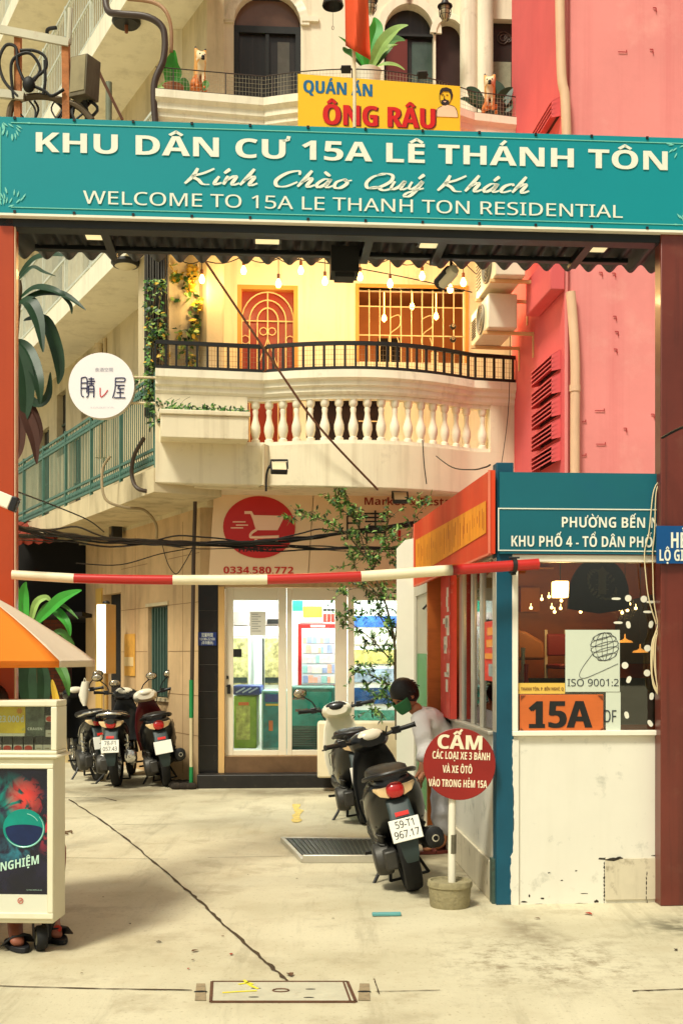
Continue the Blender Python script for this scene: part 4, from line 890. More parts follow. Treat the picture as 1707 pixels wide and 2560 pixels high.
mb = MB(); hk = random.Random(4)
hz_r = random.Random(2)
for px, py, hz in ((1540, 790, 0), (1545, 828, 0), (1542, 872, 0), (1487, 1026, 1), (1490, 1110, 1), (1455, 1054, 1), (1455, 1138, 1), (1566, 1070, 0), (1635, 1035, 0), (1545, 128, 1), (1505, 680, 0), (1640, 18, 0), (1632, 122, 0), (1538, 682, 0)):
    q = PF.hit(px, py, .01)
    if hz: hl_ = hz_r.uniform(.03, .09); mb.bar(q, q + PF.e * hl_, .005, .006); mb.bar(q + PF.e * hl_, q + PF.e * hl_ + V((0, 0, .02)), .006, .007)
    else: mb.bar(q, q + V((0, 0, -.04)), .006, .007); mb.bar(q, q + PF.e * -.03, .006, .007)
mb.build('wall_hook', M('hook_red', (170, 42, 40), .7), pk)
# white return wall behind the booth
mb = MB(); d_ = 10.9; A = [at(991, 2020, d_), at(1040, 2020, d_), at(1040, 1345, d_), at(1012, 1350, d_), at(991, 1372, d_)]
A[0].z = 0; A[1].z = 0
mb.prism(A, V((.15, 1.4, 0))); tag(mb.build('white_wall', white_paint), 'white rendered wall end with sloping top behind the booth', 'wall')
# ------------------------------------------------------------------ dark brick house at the end of the left alley
br = thing('brick_house', 'dark old brick house with red tiled awning at the end of the left alley', 'house', (-4.8, 19.0, 0))
bm_ = bpy.data.materials.new('old_brick'); bm_.use_nodes = True
t = bm_.node_tree; N = t.nodes; L = t.links; b = N['Principled BSDF']; tx = N.new('ShaderNodeTexBrick'); tcn = N.new('ShaderNodeTexCoord'); mp = N.new('ShaderNodeMapping')
mp.inputs['Rotation'].default_value = (R(90), 0, 0); L.new(tcn.outputs['Object'], mp.inputs[0]); L.new(mp.outputs[0], tx.inputs['Vector'])
tx.inputs['Scale'].default_value = 4.5; tx.inputs['Color1'].default_value = lin((120, 58, 40)) + (1,); tx.inputs['Color2'].default_value = lin((92, 48, 36)) + (1,); tx.inputs['Mortar'].default_value = lin((70, 52, 44)) + (1,)
L.new(tx.outputs['Color'], b.inputs['Base Color']); b.inputs['Roughness'].default_value = .9
BP = Plane((-8.5, 17.6), (-3.2, 17.6))
mb = MB(); wall_cells(mb, BP, 0, 5.3, 0, 3.5, [(BP.sz(20, 1800)[0] - 2, BP.sz(108, 1800)[0], 0, 2.5), (BP.sz(170, 1800)[0], BP.sz(222, 1800)[0], 0, 2.6)], .25); mb.build('brick_wall', bm_, br)
mb = MB(); pbox(mb, BP, -1, 5.3, 0, 3.5, -1.6, -1.8); mb.build('back_wall', dark_gap, br)  # near-black back wall and lean-to: darkness of the roofed space put into colour
mb = MB(); pbox(mb, BP, -1, 4.9, 2.0, 2.06, 1.5, -1.6); pbox(mb, BP, 2.9, 4.9, 2.06, 3.2, .3, .001); mb.build('lean_to', dark_gap, br)
tl = M('red_roof_tile', (140, 52, 34), .8, var=.25, scale=8)
mb = MB(); a = at(20, 1420, 15.2); b = at(125, 1382, 17.0)
for i in range(9):
    t0 = i / 9; p = V((-5.1 + .12 * i, 15.6 + .1 * i, 2.95 + .02 * i)); mb.tube([p, p + V((.02, 1.2, .35))], .075, 8)
mb.build('tiled_awning', tl, br)
# ------------------------------------------------------------------ barrier arm
ba = thing('barrier_arm', 'red and cream striped barrier pole hung across the alley', 'barrier', tuple(at(1285, 1417, 6.62)))
bp_m = [M('barrier_cream', (236, 224, 190), .4, var=.08, scale=5, streak=.3, scol=(190, 140, 80), sscale=(4, 9, 9), coat=.3), M('barrier_red', (186, 34, 26), .32, var=.1, scale=5, coat=.4)]
ctrl = [(30, 1437), (185, 1446), (310, 1449), (432, 1450), (560, 1450), (668, 1449), (780, 1446), (902, 1441), (1020, 1433), (1130, 1425), (1240, 1417), (1346, 1410)]
def bpt(x):
    for i in range(len(ctrl) - 1):
        if ctrl[i][0] <= x <= ctrl[i + 1][0]:
            t = (x - ctrl[i][0]) / (ctrl[i + 1][0] - ctrl[i][0]); y = ctrl[i][1] * (1 - t) + ctrl[i + 1][1] * t
            return at(x, y, 6.36 + .245 * x / 1346)
segs = [30, 185, 432, 668, 902, 1130, 1346]
mb = MB(); 
for k in range(6):
    a, b = segs[k], segs[k + 1]; mb.tube([bpt(a + (b - a) * i / 8) for i in range(9)], [.0255 + .006 * ((a + (b - a) * i / 8) / 1346) for i in range(9)], 16, k % 2, caps=(k in (0, 5)))
mb.build('pole', bp_m, ba)
mb = MB(); q = bpt(1285); mb.tube([q + V((-.012, 0, 0)), q + V((.012, .002, 0))], .042, 14); mb.bar(q + V((0, .03, -.01)), q + V((0, .12, -.01)), .03, .05); 
mb.tube([q + V((-.03, .0, .045)), q + V((.03, 0, .045))], .006, 6); mb.tube([q + V((-.02, .0, -.05)), q + V((.01, 0, -.045))], .008, 6); mb.build('pivot_clamp', black_iron, ba)
# ------------------------------------------------------------------ no-entry disc in a concrete bucket
ns = thing('prohibition_sign', 'round dark red prohibition sign on white pole in a concrete bucket', 'sign', tuple(gd(1124, 2266)))
b0 = V(ns.location); conc = M('cast_concrete', (150, 140, 106), .9, var=.2, scale=9, bump=.5, bscale=50, streak=.5, scol=(70, 60, 40), sscale=(9, 9, 3), spot=.5, pcol=(60, 52, 36), pscale=16)
mb = MB(); mb.lathe([(.001, 0), (.112, 0), (.115, .01), (.124, .115), (.13, .118), (.131, .132), (.127, .15), (.112, .152), (.106, .14), (.001, .138)], b0, None, 28); mb.build('bucket_base', conc, ns)
pole_w = M('sign_pole_white', (226, 220, 200), .5, var=.06, spot=.2, pcol=(70, 66, 54), pscale=12)
mb = MB(); mb.tube([b0 + V((.012, 0, .13)), b0 + V((.012, 0, .4)), b0 + V((.018, 0, .98))], .022, 14); mb.build('pole', pole_w, ns)
mb = MB(); mb.tube([b0 + V((.0145, 0, .305)), b0 + V((.0155, 0, .415))], .0228, 14, caps=False); mb.build('worn_band', M('worn_steel_band', (104, 98, 80), .6, .2, var=.3, scale=20), ns)
dc = at(1148, 1911, b0.y - .035); yaw = Matrix.Rotation(R(-3), 3, 'Z')
disc_m = M('dark_red_sign', (140, 30, 24), .4, var=.16, scale=4, streak=.3, scol=(90, 24, 26), sscale=(3, 3, 3), spot=.18, pcol=(70, 26, 24), pscale=5)
mb = MB(); rx = yaw @ Matrix.Rotation(R(90), 3, 'X'); mb.lathe([(.001, -.004), (.205, -.004), (.2075, -.002), (.2075, .002), (.205, .004), (.001, .004)], dc, rx, 48); disc = mb.build('disc', disc_m, ns)
ex = yaw @ V((1, 0, 0)); tw = M('sign_letter_cream', (234, 218, 186), .6, var=.06)
rot2 = lambda deg: (ex * math.cos(R(deg)) + ez * math.sin(R(deg)), ez * math.cos(R(deg)) - ex * math.sin(R(deg)))
for txt, xa, ya, xb, cap, bo in (('CẤM', 1094, 1872, 1203, .087, .045), ('CÁC LOẠI XE 3 BÁNH', 1081, 1897, 1223, .046, .03), ('VÀ XE ÔTÔ', 1106, 1932, 1179, .046, .03), ('VÀO TRONG HẺM 15A', 1071, 1966, 1216, .046, .03)):
    sc = b0.y / F; o = dc + ex * ((xa - 1148) * sc) + ez * ((1911 - ya) * sc) + V((0, -.0062, 0)); o.y = dc.y - .0062 + (o - dc).dot(ex) * ex.y
    a, b = rot2(-1.6); mb = MB(); mb.text(txt, o, a, b, (xb - xa) * sc, cap * .93, bo); mb.build('lettering', tw, disc)
# ------------------------------------------------------------------ flat sheet signs
def sheet(name, label, cat, P, x0, y0, x1, y1, mat, off=.0, th=.006, lines=(), group=None, bev=0):
    a = P.hit(x0, y1, off); b = P.hit(x1, y1, off); zt = P.hit((x0 + x1) / 2, y0, off).z; zb = (a.z + b.z) / 2
    ua, ub = P.sz(x0, y1, off)[0], P.sz(x1, y1, off)[0]
    t = thing(name, label, cat, tuple(P.pt((ua + ub) / 2, zb, off)), group)
    mb = MB(); pbox(mb, P, ua, ub, zb, zt, off, off - th); p = mb.build('board', mat, t, bev=bev)
    for (txt, xa, ya, xb, capx, bo, m) in lines:
        u0, z0 = P.sz(xa, ya, off); u1 = P.sz(xb, ya, off)[0]; d = P.hit(xa, ya, off).y
        m_ = MB(); m_.text(txt, P.pt(u0, z0, off + .0025), P.e, ez, u1 - u0, capx * d / F, bo); m_.build('lettering', m, p)
    return t, p
blue = M('blue_enamel', (0, 74, 132), .4, var=.08, scale=3)
sheet('street_plate', 'blue enamel lane plate with white capitals fixed to the right red post', 'sign', GT, 1641, 1315, 1790, 1409, blue, .0, .008,
      (('HẺM', 1677, 1370, 1742, 39, .03, letter_w), ('LỘ GIỚI', 1648, 1402, 1735, 28, .025, letter_w)))
# 15A board, ISO notice and yellow strip behind the glass
def win_sheet(*a, **k): return sheet(*a, **k)
bk = M('matt_black', (26, 26, 24), .6, var=.1)
t_, p_ = sheet('number_board', 'orange wooden board with big black 15A standing inside the booth window', 'sign', KF, 1299, 1737, 1508, 1834, M('orange_board', (204, 104, 46), .5, var=.12, scale=3, streak=.3, scol=(150, 70, 30), sscale=(2, 2, 14)), -.002, .009, bev=.002)
P = KF; u0, z0 = P.sz(1323, 1820, -.002); u1 = P.sz(1478, 1820, -.002)[0]
mb = MB(); mb.text('15A', P.pt(u0, z0, .0005), P.e, ez, u1 - u0, 66 * 6.8 / F, .055); 
x1a, z1a = P.sz(1338, 1820, -.03); pbox(mb, P, P.sz(1322, 1820)[0], P.sz(1362, 1820)[0], z0 - .002, z0 + .022, -.0002, -.0018)
mb.build('lettering', bk, p_)
mb = MB()
for sx, sz_ in ((0, 0), (1, 0), (0, 1), (1, 1)):
    q = KF.hit(1301 if not sx else 1506, 1832 if not sz_ else 1739, -.002); mb.prism([q + KF.e * 0 + KF.n * .002, q + KF.e * (.03 * (1 - 2 * sx)) + KF.n * .002, q + ez * (.03 * (1 if not sz_ else -1)) + KF.n * .002], KF.n * .001)
mb.build('corner_mark', M('corner_brown', (120, 60, 30), .6), p_)
t_, p_ = sheet('iso_notice', 'pale green notice with wire globe taped inside the booth window', 'notice', KF, 1413, 1575, 1549, 1730, M('pale_notice', (204, 212, 194), .5, var=.03), -.006, .002,
      (('ISO 9001:2', 1418, 1716, 1546, 18, .004, M('notice_ink', (50, 56, 62), .6)),))
mb = MB(); gc = KF.hit(1511, 1617, -.0045); ink = MATS['notice_ink']; rr = .083
for k in range(-2, 3):
    zc = k * .03; r = math.sqrt(max(0, rr * rr - zc * zc))
    mb.tube([gc + KF.e * (r * math.cos(a / 16 * 6.28) - zc * .25) + ez * (zc + .3 * r * math.sin(a / 16 * 6.28) + .25 * r * math.cos(a / 16 * 6.28)) for a in range(16)], .0014, 4, closed=True)
for k in (.2, .65, 1.0): mb.tube([gc + KF.e * (rr * k * math.cos(a / 16 * 6.28)) + ez * (rr * math.sin(a / 16 * 6.28)) for a in range(16)], .0013, 4, closed=True)
mb.tube(smooth_path([gc + KF.e * a + ez * b for a, b in ((-.07, -.04), (-.13, -.12), (-.15, -.17), (-.12, -.185), (-.03, -.15), (.08, -.10))], 6), .0014, 4)
mb.build('globe_drawing', ink, p_)
sheet('notice_strip', 'narrow yellow notice strip above the 15A board', 'notice', KF, 1290, 1708, 1412, 1735, M('yellow_strip', (226, 186, 84), .5, var=.05), -.0035, .003,
      (('L. THANH TÔN, P. BẾN NGHÉ, Q', 1294, 1727, 1408, 8, .02, M('strip_ink', (110, 70, 40), .6)),))
sheet('notice_sheet', 'pale hanging sheet with cut letters right of the 15A board', 'notice', KF, 1514, 1731, 1551, 1838, MATS['pale_notice'], -.0085, .002,
      (('OF', 1508, 1806, 1540, 30, .01, ink),))
dec = M('white_decal', (226, 224, 206), .6, var=.03); rs = random.Random(2)
for i, (px, py, kind) in enumerate(((1535, 1497, 1), (1570, 1496, 0), (1609, 1498, 0), (1622, 1505, 1), (1655, 1503, 0), (1614, 1530, 1), (1571, 1566, 2), (1626, 1565, 2), (1618, 1621, 0), (1562, 1664, 0), (1617, 1683, 0), (1570, 1703, 2), (1655, 1684, 2), (1628, 1745, 2), (1567, 1792, 2), (1627, 1812, 2), (1540, 1557, 1))):
    q = KF.hit(px, py, -.009); mb = MB(); n = 16; a0 = rs.uniform(-.6, .6); r = .020
    pr = []
    for k in range(n):
        a = 2 * math.pi * k / n; rad = r * (1.0 if kind == 0 else (.62 + .95 * max(0, math.cos(a)) ** 3)); sx, sy = (1, 1) if kind != 1 else (1.3, .55)
        aa = a + (math.pi / 2 + a0 if kind == 2 else 0); pr.append(q + KF.e * (rad * math.cos(aa) * sx) + ez * (rad * math.sin(aa) * sy))
    mb.prism(pr, KF.n * .0012); tag(mb.build('leaf_decal', dec), 'white %s decal stuck on the right half of the booth window' % ('round', 'flattened oval', 'leaf shaped')[kind], 'decal', 'white decals on the booth window')
# booth interior things: lamp, beads for reflected lights, cap sign, chair, cushion
P = KF
lm = thing('shade_lamp', 'glowing square paper lamp inside the booth', 'lamp', tuple(P.hit(1400, 1455, -1.0)))
q = P.hit(1400, 1474, -1.0); mb = MB(); mb.box(q, (.095, .095, .11), R(4)); mb.build('shade', emis('paper_lamp', (255, 206, 130), 7), lm, bev=.006)
mb = MB(); mb.tube([q + V((0, 0, .05)), (q.x, q.y, 2.30)], .004, 6); mb.build('cord', black_iron, lm)
for px, py, e in ((1400, 1500, 9), (1560, 1520, 4)):
    ld = bpy.data.lights.new('booth_lamp', 'POINT'); ld.energy = e; ld.color = (1, .55, .2); ld.shadow_soft_size = .08; lo = bpy.data.objects.new('booth_lamp', ld); COL.objects.link(lo); lo.location = P.hit(px, py, -.85)
fl = emis('reflection_glow', (255, 214, 140), 7)  # glowing beads added inside in place of cafe lights reflected by the pane
for i, (px, py) in enumerate(((1354, 1498), (1372, 1492), (1403, 1502), (1327, 1520), (1379, 1519), (1386, 1530), (1401, 1521), (1427, 1519), (1451, 1530), (1495, 1522), (1518, 1502), (1548, 1523), (1555, 1532), (1568, 1526), (1573, 1510), (1589, 1521))):
    q = P.hit(px, py, -1.1); mb = MB(); mb.ell(q, (.011,) * 3, None, 8); mb.tube([q, q + V((0, 0, .03))], .002, 4); tag(mb.build('reflection_bead', fl), 'tiny glowing bead standing in for a cafe light reflected in the booth window', 'reflected light', 'stand-ins for lights reflected in the booth window')
cap = thing('emblem_hanging', 'dark rounded hanging with a wreath emblem inside the booth', 'banner', tuple(P.hit(1494, 1530, -.5)))
mb = MB(); n = 16; pr = [P.hit(1420, 1522, -.5)] + [P.hit(1498 - 74 * math.cos(math.pi * (.06 + .88 * i / n)), 1480 - 92 * math.sin(math.pi * (.06 + .88 * i / n)) * 1.0 + 6, -.5) for i in range(n + 1)] + [P.hit(1575, 1522, -.5), P.hit(1500, 1534, -.5)]
mb.prism(pr, P.n * -.03); cb_ = mb.build('body', M('dark_olive_felt', (34, 30, 24), .9, var=.2), cap)
mb = MB(); q = P.hit(1505, 1462, -.498); em = M('emblem_olive', (104, 98, 74), .8, var=.1)
for a in range(22):
    aa = R(-70 + 320 * a / 21 - 10); c = q + P.e * (.088 * math.sin(aa + math.pi)) + ez * (.088 * math.cos(aa + math.pi)); mb.leaf(c, P.e * math.cos(aa) + ez * math.sin(aa), P.n, .036, .018, droop=0, seg=2)
mb.bar(q + ez * -.06, q + ez * .07, .05, .004, P.n); mb.prism([q + ez * .12 + P.n * .002, q + ez * .07 + P.e * .035 + P.n * .002, q + ez * .07 - P.e * .035 + P.n * .002], P.n * .002)
for dz in (-.03, 0, .03): mb.bar(q + P.e * -.04 + ez * dz, q + P.e * .04 + ez * dz, .008, .004, ez)
mb.build('emblem', em, cb_)
mb = MB(); A = [P.hit(x, y, -1.2) for x, y in ((1290, 1650), (1292, 1572), (1318, 1580), (1360, 1606), (1365, 1650))]; mb.prism(A, P.n * -.25)
tag(mb.build('tan_cushion', M('tan_leather', (140, 88, 48), .5, var=.1), bev=.02), 'tan cushion on the bench in the left of the booth window', 'cushion')
rc = thing('red_chair', 'dark red chair behind the counter inside the booth', 'chair', tuple(P.hit(1392, 1640, -1.3)))
for nm, x0, y0, x1, y1, o0, o1 in (('backrest', 1368, 1585, 1415, 1640, -1.3, -1.35), ('seat', 1366, 1660, 1418, 1672, -.95, -1.36)):
    mb = MB(); a = P.sz(x0, y1, -1.3); b = P.sz(x1, y0, -1.3); pbox(mb, P, a[0], b[0], a[1], b[1], o0, o1); mb.build(nm, M('chair_red', (120, 26, 24), .5, var=.15), rc, bev=.01)
mb = MB(); a = P.sz(1365, 1575, -1.3); 
for px in (1367, 1417):
    u = P.sz(px, 1600, -1.3)[0]; mb.bar(P.pt(u, 0, -1.33), P.pt(u, a[1], -1.33), .02, .02); mb.bar(P.pt(u, 0, -1.0), P.pt(u, .76, -1.0), .02, .02)
mb.build('frame', M('chair_frame', (190, 180, 160), .4), rc)
for px, py in ((1562, 1607), (1600, 1632)):
    q = P.hit(px, py, -1.15); t = thing('pendant_lamp', '%s brass dish pendant glowing in the booth' % ('higher' if py < 1620 else 'lower'), 'lamp', tuple(q))
    mb = MB(); mb.lathe([(.055, 0), (.045, .012), (.02, .02), (.006, .03)], q, None, 16); mb.lathe([(.006, .03), (.004, .06)], q, None, 6); mb.build('dish', emis('brass_glow', (214, 150, 70), .9), t)
    mb = MB(); mb.tube([q + V((0, 0, .05)), (q.x, q.y, 2.29)], .003, 5); mb.build('cord', black_iron, t)
mb = MB(); A = [P.hit(x, y, -1.6) for x, y in ((1548, 1660), (1548, 1560), (1580, 1500), (1660, 1480), (1700, 1480), (1700, 1660))]; mb.prism(A, P.n * -.1)
tag(mb.build('dark_cabinet', M('cabinet_dark', (52, 50, 42), .5, var=.2, scale=4)), 'dark cabinet at the right end inside the booth', 'cabinet')
mb = MB(); pbox(mb, KF, .12, 1.85, .985, 1.30, -1.0, -1.06); tag(mb.build('low_screen', M('low_screen', (34, 42, 42), .6, var=.2)), 'dark low screen behind the booth counter', 'screen')
for px0, py0, px1, py1, c, lb in ((1298, 1470, 1345, 1530, (196, 120, 50), 'lower'), (1298, 1420, 1380, 1424, (230, 160, 70), 'upper')):
    mb = MB(); a = P.sz(px0, py1, -1.9); b = P.sz(px1, py0, -1.9); pbox(mb, P, a[0], b[0], a[1], b[1], -1.85, -1.93); tag(mb.build('wall_shelf', M('shelf_%s' % lb, c, .6)), '%s wooden shelf on the back wall of the booth' % lb, 'shelf')
# cable coil hanging by the right post
coil = M('pale_cable', (216, 200, 158), .5, var=.08)
mb = MB(); rs = random.Random(9)
P2 = lambda x, y, o=.05: KF.hit(x, y, o)
for k in range(2): mb.tube(smooth_path([P2(1652 + k * 3, 1198), P2(1633 + k * 7, 1230), P2(1622 + k * 14, 1330 ), P2(1611 + k * 20, 1380), P2(1614 + k * 18, 1440), P2(1622 + k * 12, 1500), P2(1640 + k * 4, 1560)], 6), .0035, 6)
for k in range(6):
    j = rs.uniform(-5, 5); mb.tube(smooth_path([P2(1652, 1530 + k * 9), P2(1636 + j, 1600), P2(1630 + j * 1.4 + k, 1660), P2(1632 + k * 2 + j, 1710), P2(1645 + k, 1738 + j), P2(1656, 1745 + k * 3)], 6), .0035, 6)
tag(mb.build('cable_coil', coil), 'pale looped cable hanging in front of the booth beside the right post', 'cable')
# posters along the booth side
pr_ = M('poster_red', (216, 56, 40), .5, var=.1, scale=6); pa_ = M('poster_amber', (232, 150, 50), .5, var=.05); pw_ = M('poster_white', (226, 214, 196), .5, var=.06)
t_, p_ = sheet('red_poster', 'small red poster with amber blocks stuck inside the booth side window', 'poster', KS, 1211, 1553, 1241, 1703, pr_, -.01, .003)
mb = MB()
for x0, y0, x1, y1 in ((1219, 1570, 1231, 1588), (1217, 1600, 1236, 1618), (1213, 1634, 1240, 1648)): sbox(mb, KS, x0, y0, x1, y1, -.007, -.009, 0, -.01)
mb.build('print', pa_, p_)
mb = MB(); sbox(mb, KS, 1222, 1660, 1232, 1692, -.007, -.009, 0, -.01); mb.build('print', M('print_grey', (150, 160, 160), .5), p_)
pil = thing('advert_post', 'peeling red advertising post between the booth door and side window', 'post', tuple(KS.pt(s_of(1132), 0, 0)))
mb = MB(); pbox(mb, KS, s_of(1146), s_of(1121.5), WZ0 + .02, 2.04, .06, .013); p_ = mb.build('post', M('peeling_red', (212, 72, 58), .6, var=.14, scale=6, spot=.55, pcol=(232, 180, 160), pscale=5), pil)
mb = MB(); rs = random.Random(8); sP0, sP1 = s_of(1146), s_of(1121.5)
for i in range(16):
    s = rs.uniform(sP0 + .03, sP1 - .25); z = rs.uniform(1.1, 1.9); pbox(mb, KS, s, s + rs.uniform(.06, .22), z, z + rs.uniform(.02, .09), .0625, .0602)
mb.build('torn_paper', pw_, p_)
mb = MB(); pbox(mb, KS, sP0 - .001, sP0 + .02, WZ0 + .02, 2.03, .0605, .0601); mb.build('edge', M('edge_red', (180, 40, 34), .5), p_)
q = KS.hit(1093, 1485, -.1)
sp_ = thing('door_closer', 'black door closer and chain at the booth doorway', 'fitting', tuple(q))
mb = MB(); mb.box(q, (.10, .12, .08), R(3)); mb.bar(q + V((-.02, 0, -.02)), q + V((-.12, .05, -.13)), .015, .015); mb.build('body', black_plastic, sp_)
mb = MB(); q2 = KS.hit(1112, 1690, .02)
for i in range(9): mb.tube([q2 + V((.012 * math.cos(a / 8 * 6.28), 0, -i * .024 + .02 * math.sin(a / 8 * 6.28))) for a in range(8)], .0035, 5, closed=True)
mb.build('chain', black_iron, sp_)
# goods inside the booth seen through the side panes
rs = random.Random(12)
for i in range(12):
    s = rs.uniform(.15, 1.5); z = WZ0 + .02; hh = rs.uniform(.12, .5); q = KS.pt(s, z, -.12 - rs.uniform(0, .1)); mb = MB()
    c = ((196, 190, 170), (140, 150, 140), (210, 130, 60), (60, 70, 68), (180, 60, 50), (90, 120, 120))[i % 6]
    if i % 2: mb.box(q + V((0, 0, hh / 2)), (rs.uniform(.06, .12), rs.uniform(.08, .2), hh), rs.uniform(-.2, .2))
    else: mb.lathe([(.03, 0), (.032, hh * .6), (.012, hh * .75), (.012, hh * .95), (.015, hh), (.001, hh)], q, None, 12)
    nm = 'carton' if i % 2 else 'bottle'; cn = ('pale', 'grey green', 'orange', 'dark', 'red', 'teal')[i % 6]
    tag(mb.build(nm, M('goods_%d' % (i % 6), c, .4, var=.1)), '%s %s standing on the booth side window ledge' % (cn, nm), nm, 'goods on the booth side ledge')
mb = MB(); pbox(mb, KS, .13, 1.75, WZ0 - .04, WZ0 + .018, -.06, -.42); tag(mb.build('ledge', alu, booth))
# ------------------------------------------------------------------ shop sign panels
SP_ = Plane((-1.62, 12.70), (2.2, 12.92)); SPu = lambda x: SP_.sz(x, 1320)[0]
sg = thing('shop_sign', 'cream shop fascia sign with red trolley disc and phone number', 'sign', tuple(SP_.pt(1.2, 2.3, 0)))
sign_m = M('sign_panel_cream', (234, 200, 160), .45, var=.05, scale=1.2, streak=.12, scol=(196, 150, 108), sscale=(2, 2, .5))
zt, zb = SP_.sz(700, 1213)[1], SP_.sz(700, 1442)[1]
for xa, xb, xc, xd in ((536, 784, 522, 769), (786, 1130, 771, 1130)):
    a, b = SPu(xa), SPu(xb); c, d = SPu(xc), SPu(xd)
    mb = MB(); mb.prism([SP_.pt(c, zb, .03), SP_.pt(d, zb, .03), SP_.pt(b, zt, -.02), SP_.pt(a, zt, -.02)], SP_.n * -.06); pn = mb.build('panel', sign_m, sg)
    if xa == 536: pn1 = pn
    else: pn2 = pn
def sp(px, py, k=.004):
    q = SP_.sz(px, py); t = (q[1] - zb) / (zt - zb); return SP_.pt(q[0], q[1], .03 - .05 * t + k)
redd = M('sign_red', (190, 28, 24), .4, var=.03)
c0 = sp(648, 1318); rC = 90 * 12.72 / F
mb = MB(); n = 44; mb.prism([c0 + SP_.e * (rC * math.cos(2 * math.pi * i / n)) + ez * (rC * .87 * math.sin(2 * math.pi * i / n)) + SP_.n * (-.055 * rC * .87 * math.sin(2 * math.pi * i / n)) for i in range(n)], SP_.n * .004); mb.build('disc', redd, pn1)
lp = M('sign_pale_pink', (240, 196, 168), .5, var=.02)
mb = MB(); Z = lambda *a: [sp(x, y, .0095) for x, y in a]
mb.prism(Z((611, 1278), (629, 1278), (635, 1288), (712, 1290), (694, 1326), (640, 1326), (632, 1300), (626, 1285), (611, 1285)), SP_.n * .002)
mb.tube(smooth_path(Z((641, 1325), (630, 1332), (626, 1340), (634, 1344), (697, 1342)), 4), .016, 6)
for x0, x1, y in ((582, 614, 1305), (590, 620, 1313), (577, 608, 1320)): mb.bar(sp(x0, y, .0095), sp(x1, y, .0095), .003, .012, ez)
for x in (640, 690): mb.lathe([(.001, 0), (.022, 0), (.022, .004), (.001, .004)], sp(x, 1353, .0085), Matrix.Rotation(R(90), 3, 'X'), 14)
mb.build('trolley_mark', lp, pn1)
mb = MB(); mb.text('HAREYA', sp(597, 1380, .0098), SP_.e, ez, 96 * 12.72 / F, .048, .03); mb.build('lettering', M('sign_dark_ink', (48, 22, 20), .6), pn1)
mb = MB(); mb.text('0334.580.772', sp(559, 1434, .006), SP_.e, ez, 174 * 12.72 / F, .074, .02); mb.build('lettering', redd, pn1)
mb = MB(); mb.text('Market & Restaurant', sp(911, 1262, .006), SP_.e, ez, 300 * 12.72 / F, .082, .02); mb.build('lettering', M('sign_maroon', (140, 44, 36), .5), pn2)
kan = M('sign_black', (30, 24, 24), .5)
mb = MB(); 
for st in (((868, 1290), (868, 1350)), ((868, 1290), (898, 1290)), ((898, 1290), (896, 1360)), ((868, 1308), (898, 1308)), ((868, 1330), (898, 1330)), ((910, 1284), (968, 1284)), ((908, 1294), (970, 1294)), ((912, 1304), (966, 1304)), ((938, 1276), (938, 1316)), ((916, 1316), (916, 1360)), ((916, 1316), (962, 1316)), ((962, 1316), (960, 1358)), ((916, 1332), (962, 1332)), ((916, 1344), (962, 1344))):
    mb.bar(sp(*st[0], .007), sp(*st[1], .007), .004, .018, ez if st[0][1] == st[1][1] else SP_.e)
mb.build('lettering', kan, pn2)
mb = MB(); mb.bar(sp(998, 1326, .007), sp(997, 1352, .007), .004, .03, SP_.e); mb.build('red_stroke', redd, pn2)
sheet('opening_hours_plate', 'small blue opening hours plate on the black tiled pillar', 'sign', SF, 495, 1581, 541, 1614, M('navy_plate', (24, 44, 104), .4, var=.05), .05, .012,
      (('営業時間', 504, 1592, 532, 8, 0.0, letter_w), ('10:30-22:00', 499, 1601, 537, 6, .01, letter_w), ('(年中無休)', 504, 1611, 533, 7, 0.0, letter_w)))
# round illuminated sign on two arms
rd = thing('round_sign', 'round white lit sign with dark brush characters beside the balcony', 'sign', tuple(at(256, 1048, 12)))
cc_ = at(256, 966, 12.0); rr_ = 82 * 12.0 / F; ry = Matrix.Rotation(R(90), 3, 'X')
mb = MB(); mb.lathe([(.001, .05), (rr_ - .006, .05), (rr_, .04), (rr_, -.045)], cc_, ry, 56); mb.build('case', M('sign_case', (206, 198, 184), .4), rd)
mb = MB(); mb.lathe([(.001, -.0451), (rr_ - .001, -.0451)], cc_, ry, 56); mb.lathe([(rr_ - .001, .0505), (.001, .0505)], cc_, ry, 56); fc = mb.build('face', emis('lit_white', (226, 220, 218), .14), rd)
mb = MB(); navy = M('navy_ink', (44, 46, 84), .6); f_ = cc_ + V((0, -.054, 0)); sc = 12.0 / F
def strokes(sts, wd, m, nm):
    mb = MB()
    for st in sts: mb.tube(smooth_path([f_ + V(((x - 256) * sc, 0, (966 - y) * sc)) for x, y in st], 3), wd, 5)
    mb.build(nm, m, fc)
strokes([[(206, 948), (206, 988), (212, 994)], [(206, 948), (220, 948), (220, 984)], [(206, 960), (220, 960)], [(206, 973), (220, 973)], [(224, 950), (238, 950)], [(222, 956), (240, 956)], [(224, 962), (238, 962)], [(231, 946), (231, 966)], [(224, 968), (224, 990), (219, 996)], [(224, 968), (237, 968), (237, 996)], [(224, 975), (237, 975)], [(224, 982), (237, 982)],
         [(291, 948), (314, 948), (314, 956)], [(291, 948), (290, 975), (284, 997)], [(291, 957), (314, 957)], [(293, 966), (314, 966)], [(303, 966), (297, 974), (313, 974)], [(303, 974), (303, 996)], [(294, 984), (312, 984)], [(288, 997), (316, 997)]], .0068, navy, 'lettering')
strokes([[(253, 972), (254, 994), (263, 990), (272, 978)]], .006, M('red_ink', (214, 66, 66), .6), 'red_lettering')
mb = MB(); mb.text('食酒空間', f_ + V(((240 - 256) * sc, 0, (966 - 931) * sc)), (1, 0, 0), ez, 45 * sc, .032, 0); mb.build('lettering', M('grey_ink', (150, 146, 160), .6), fc)
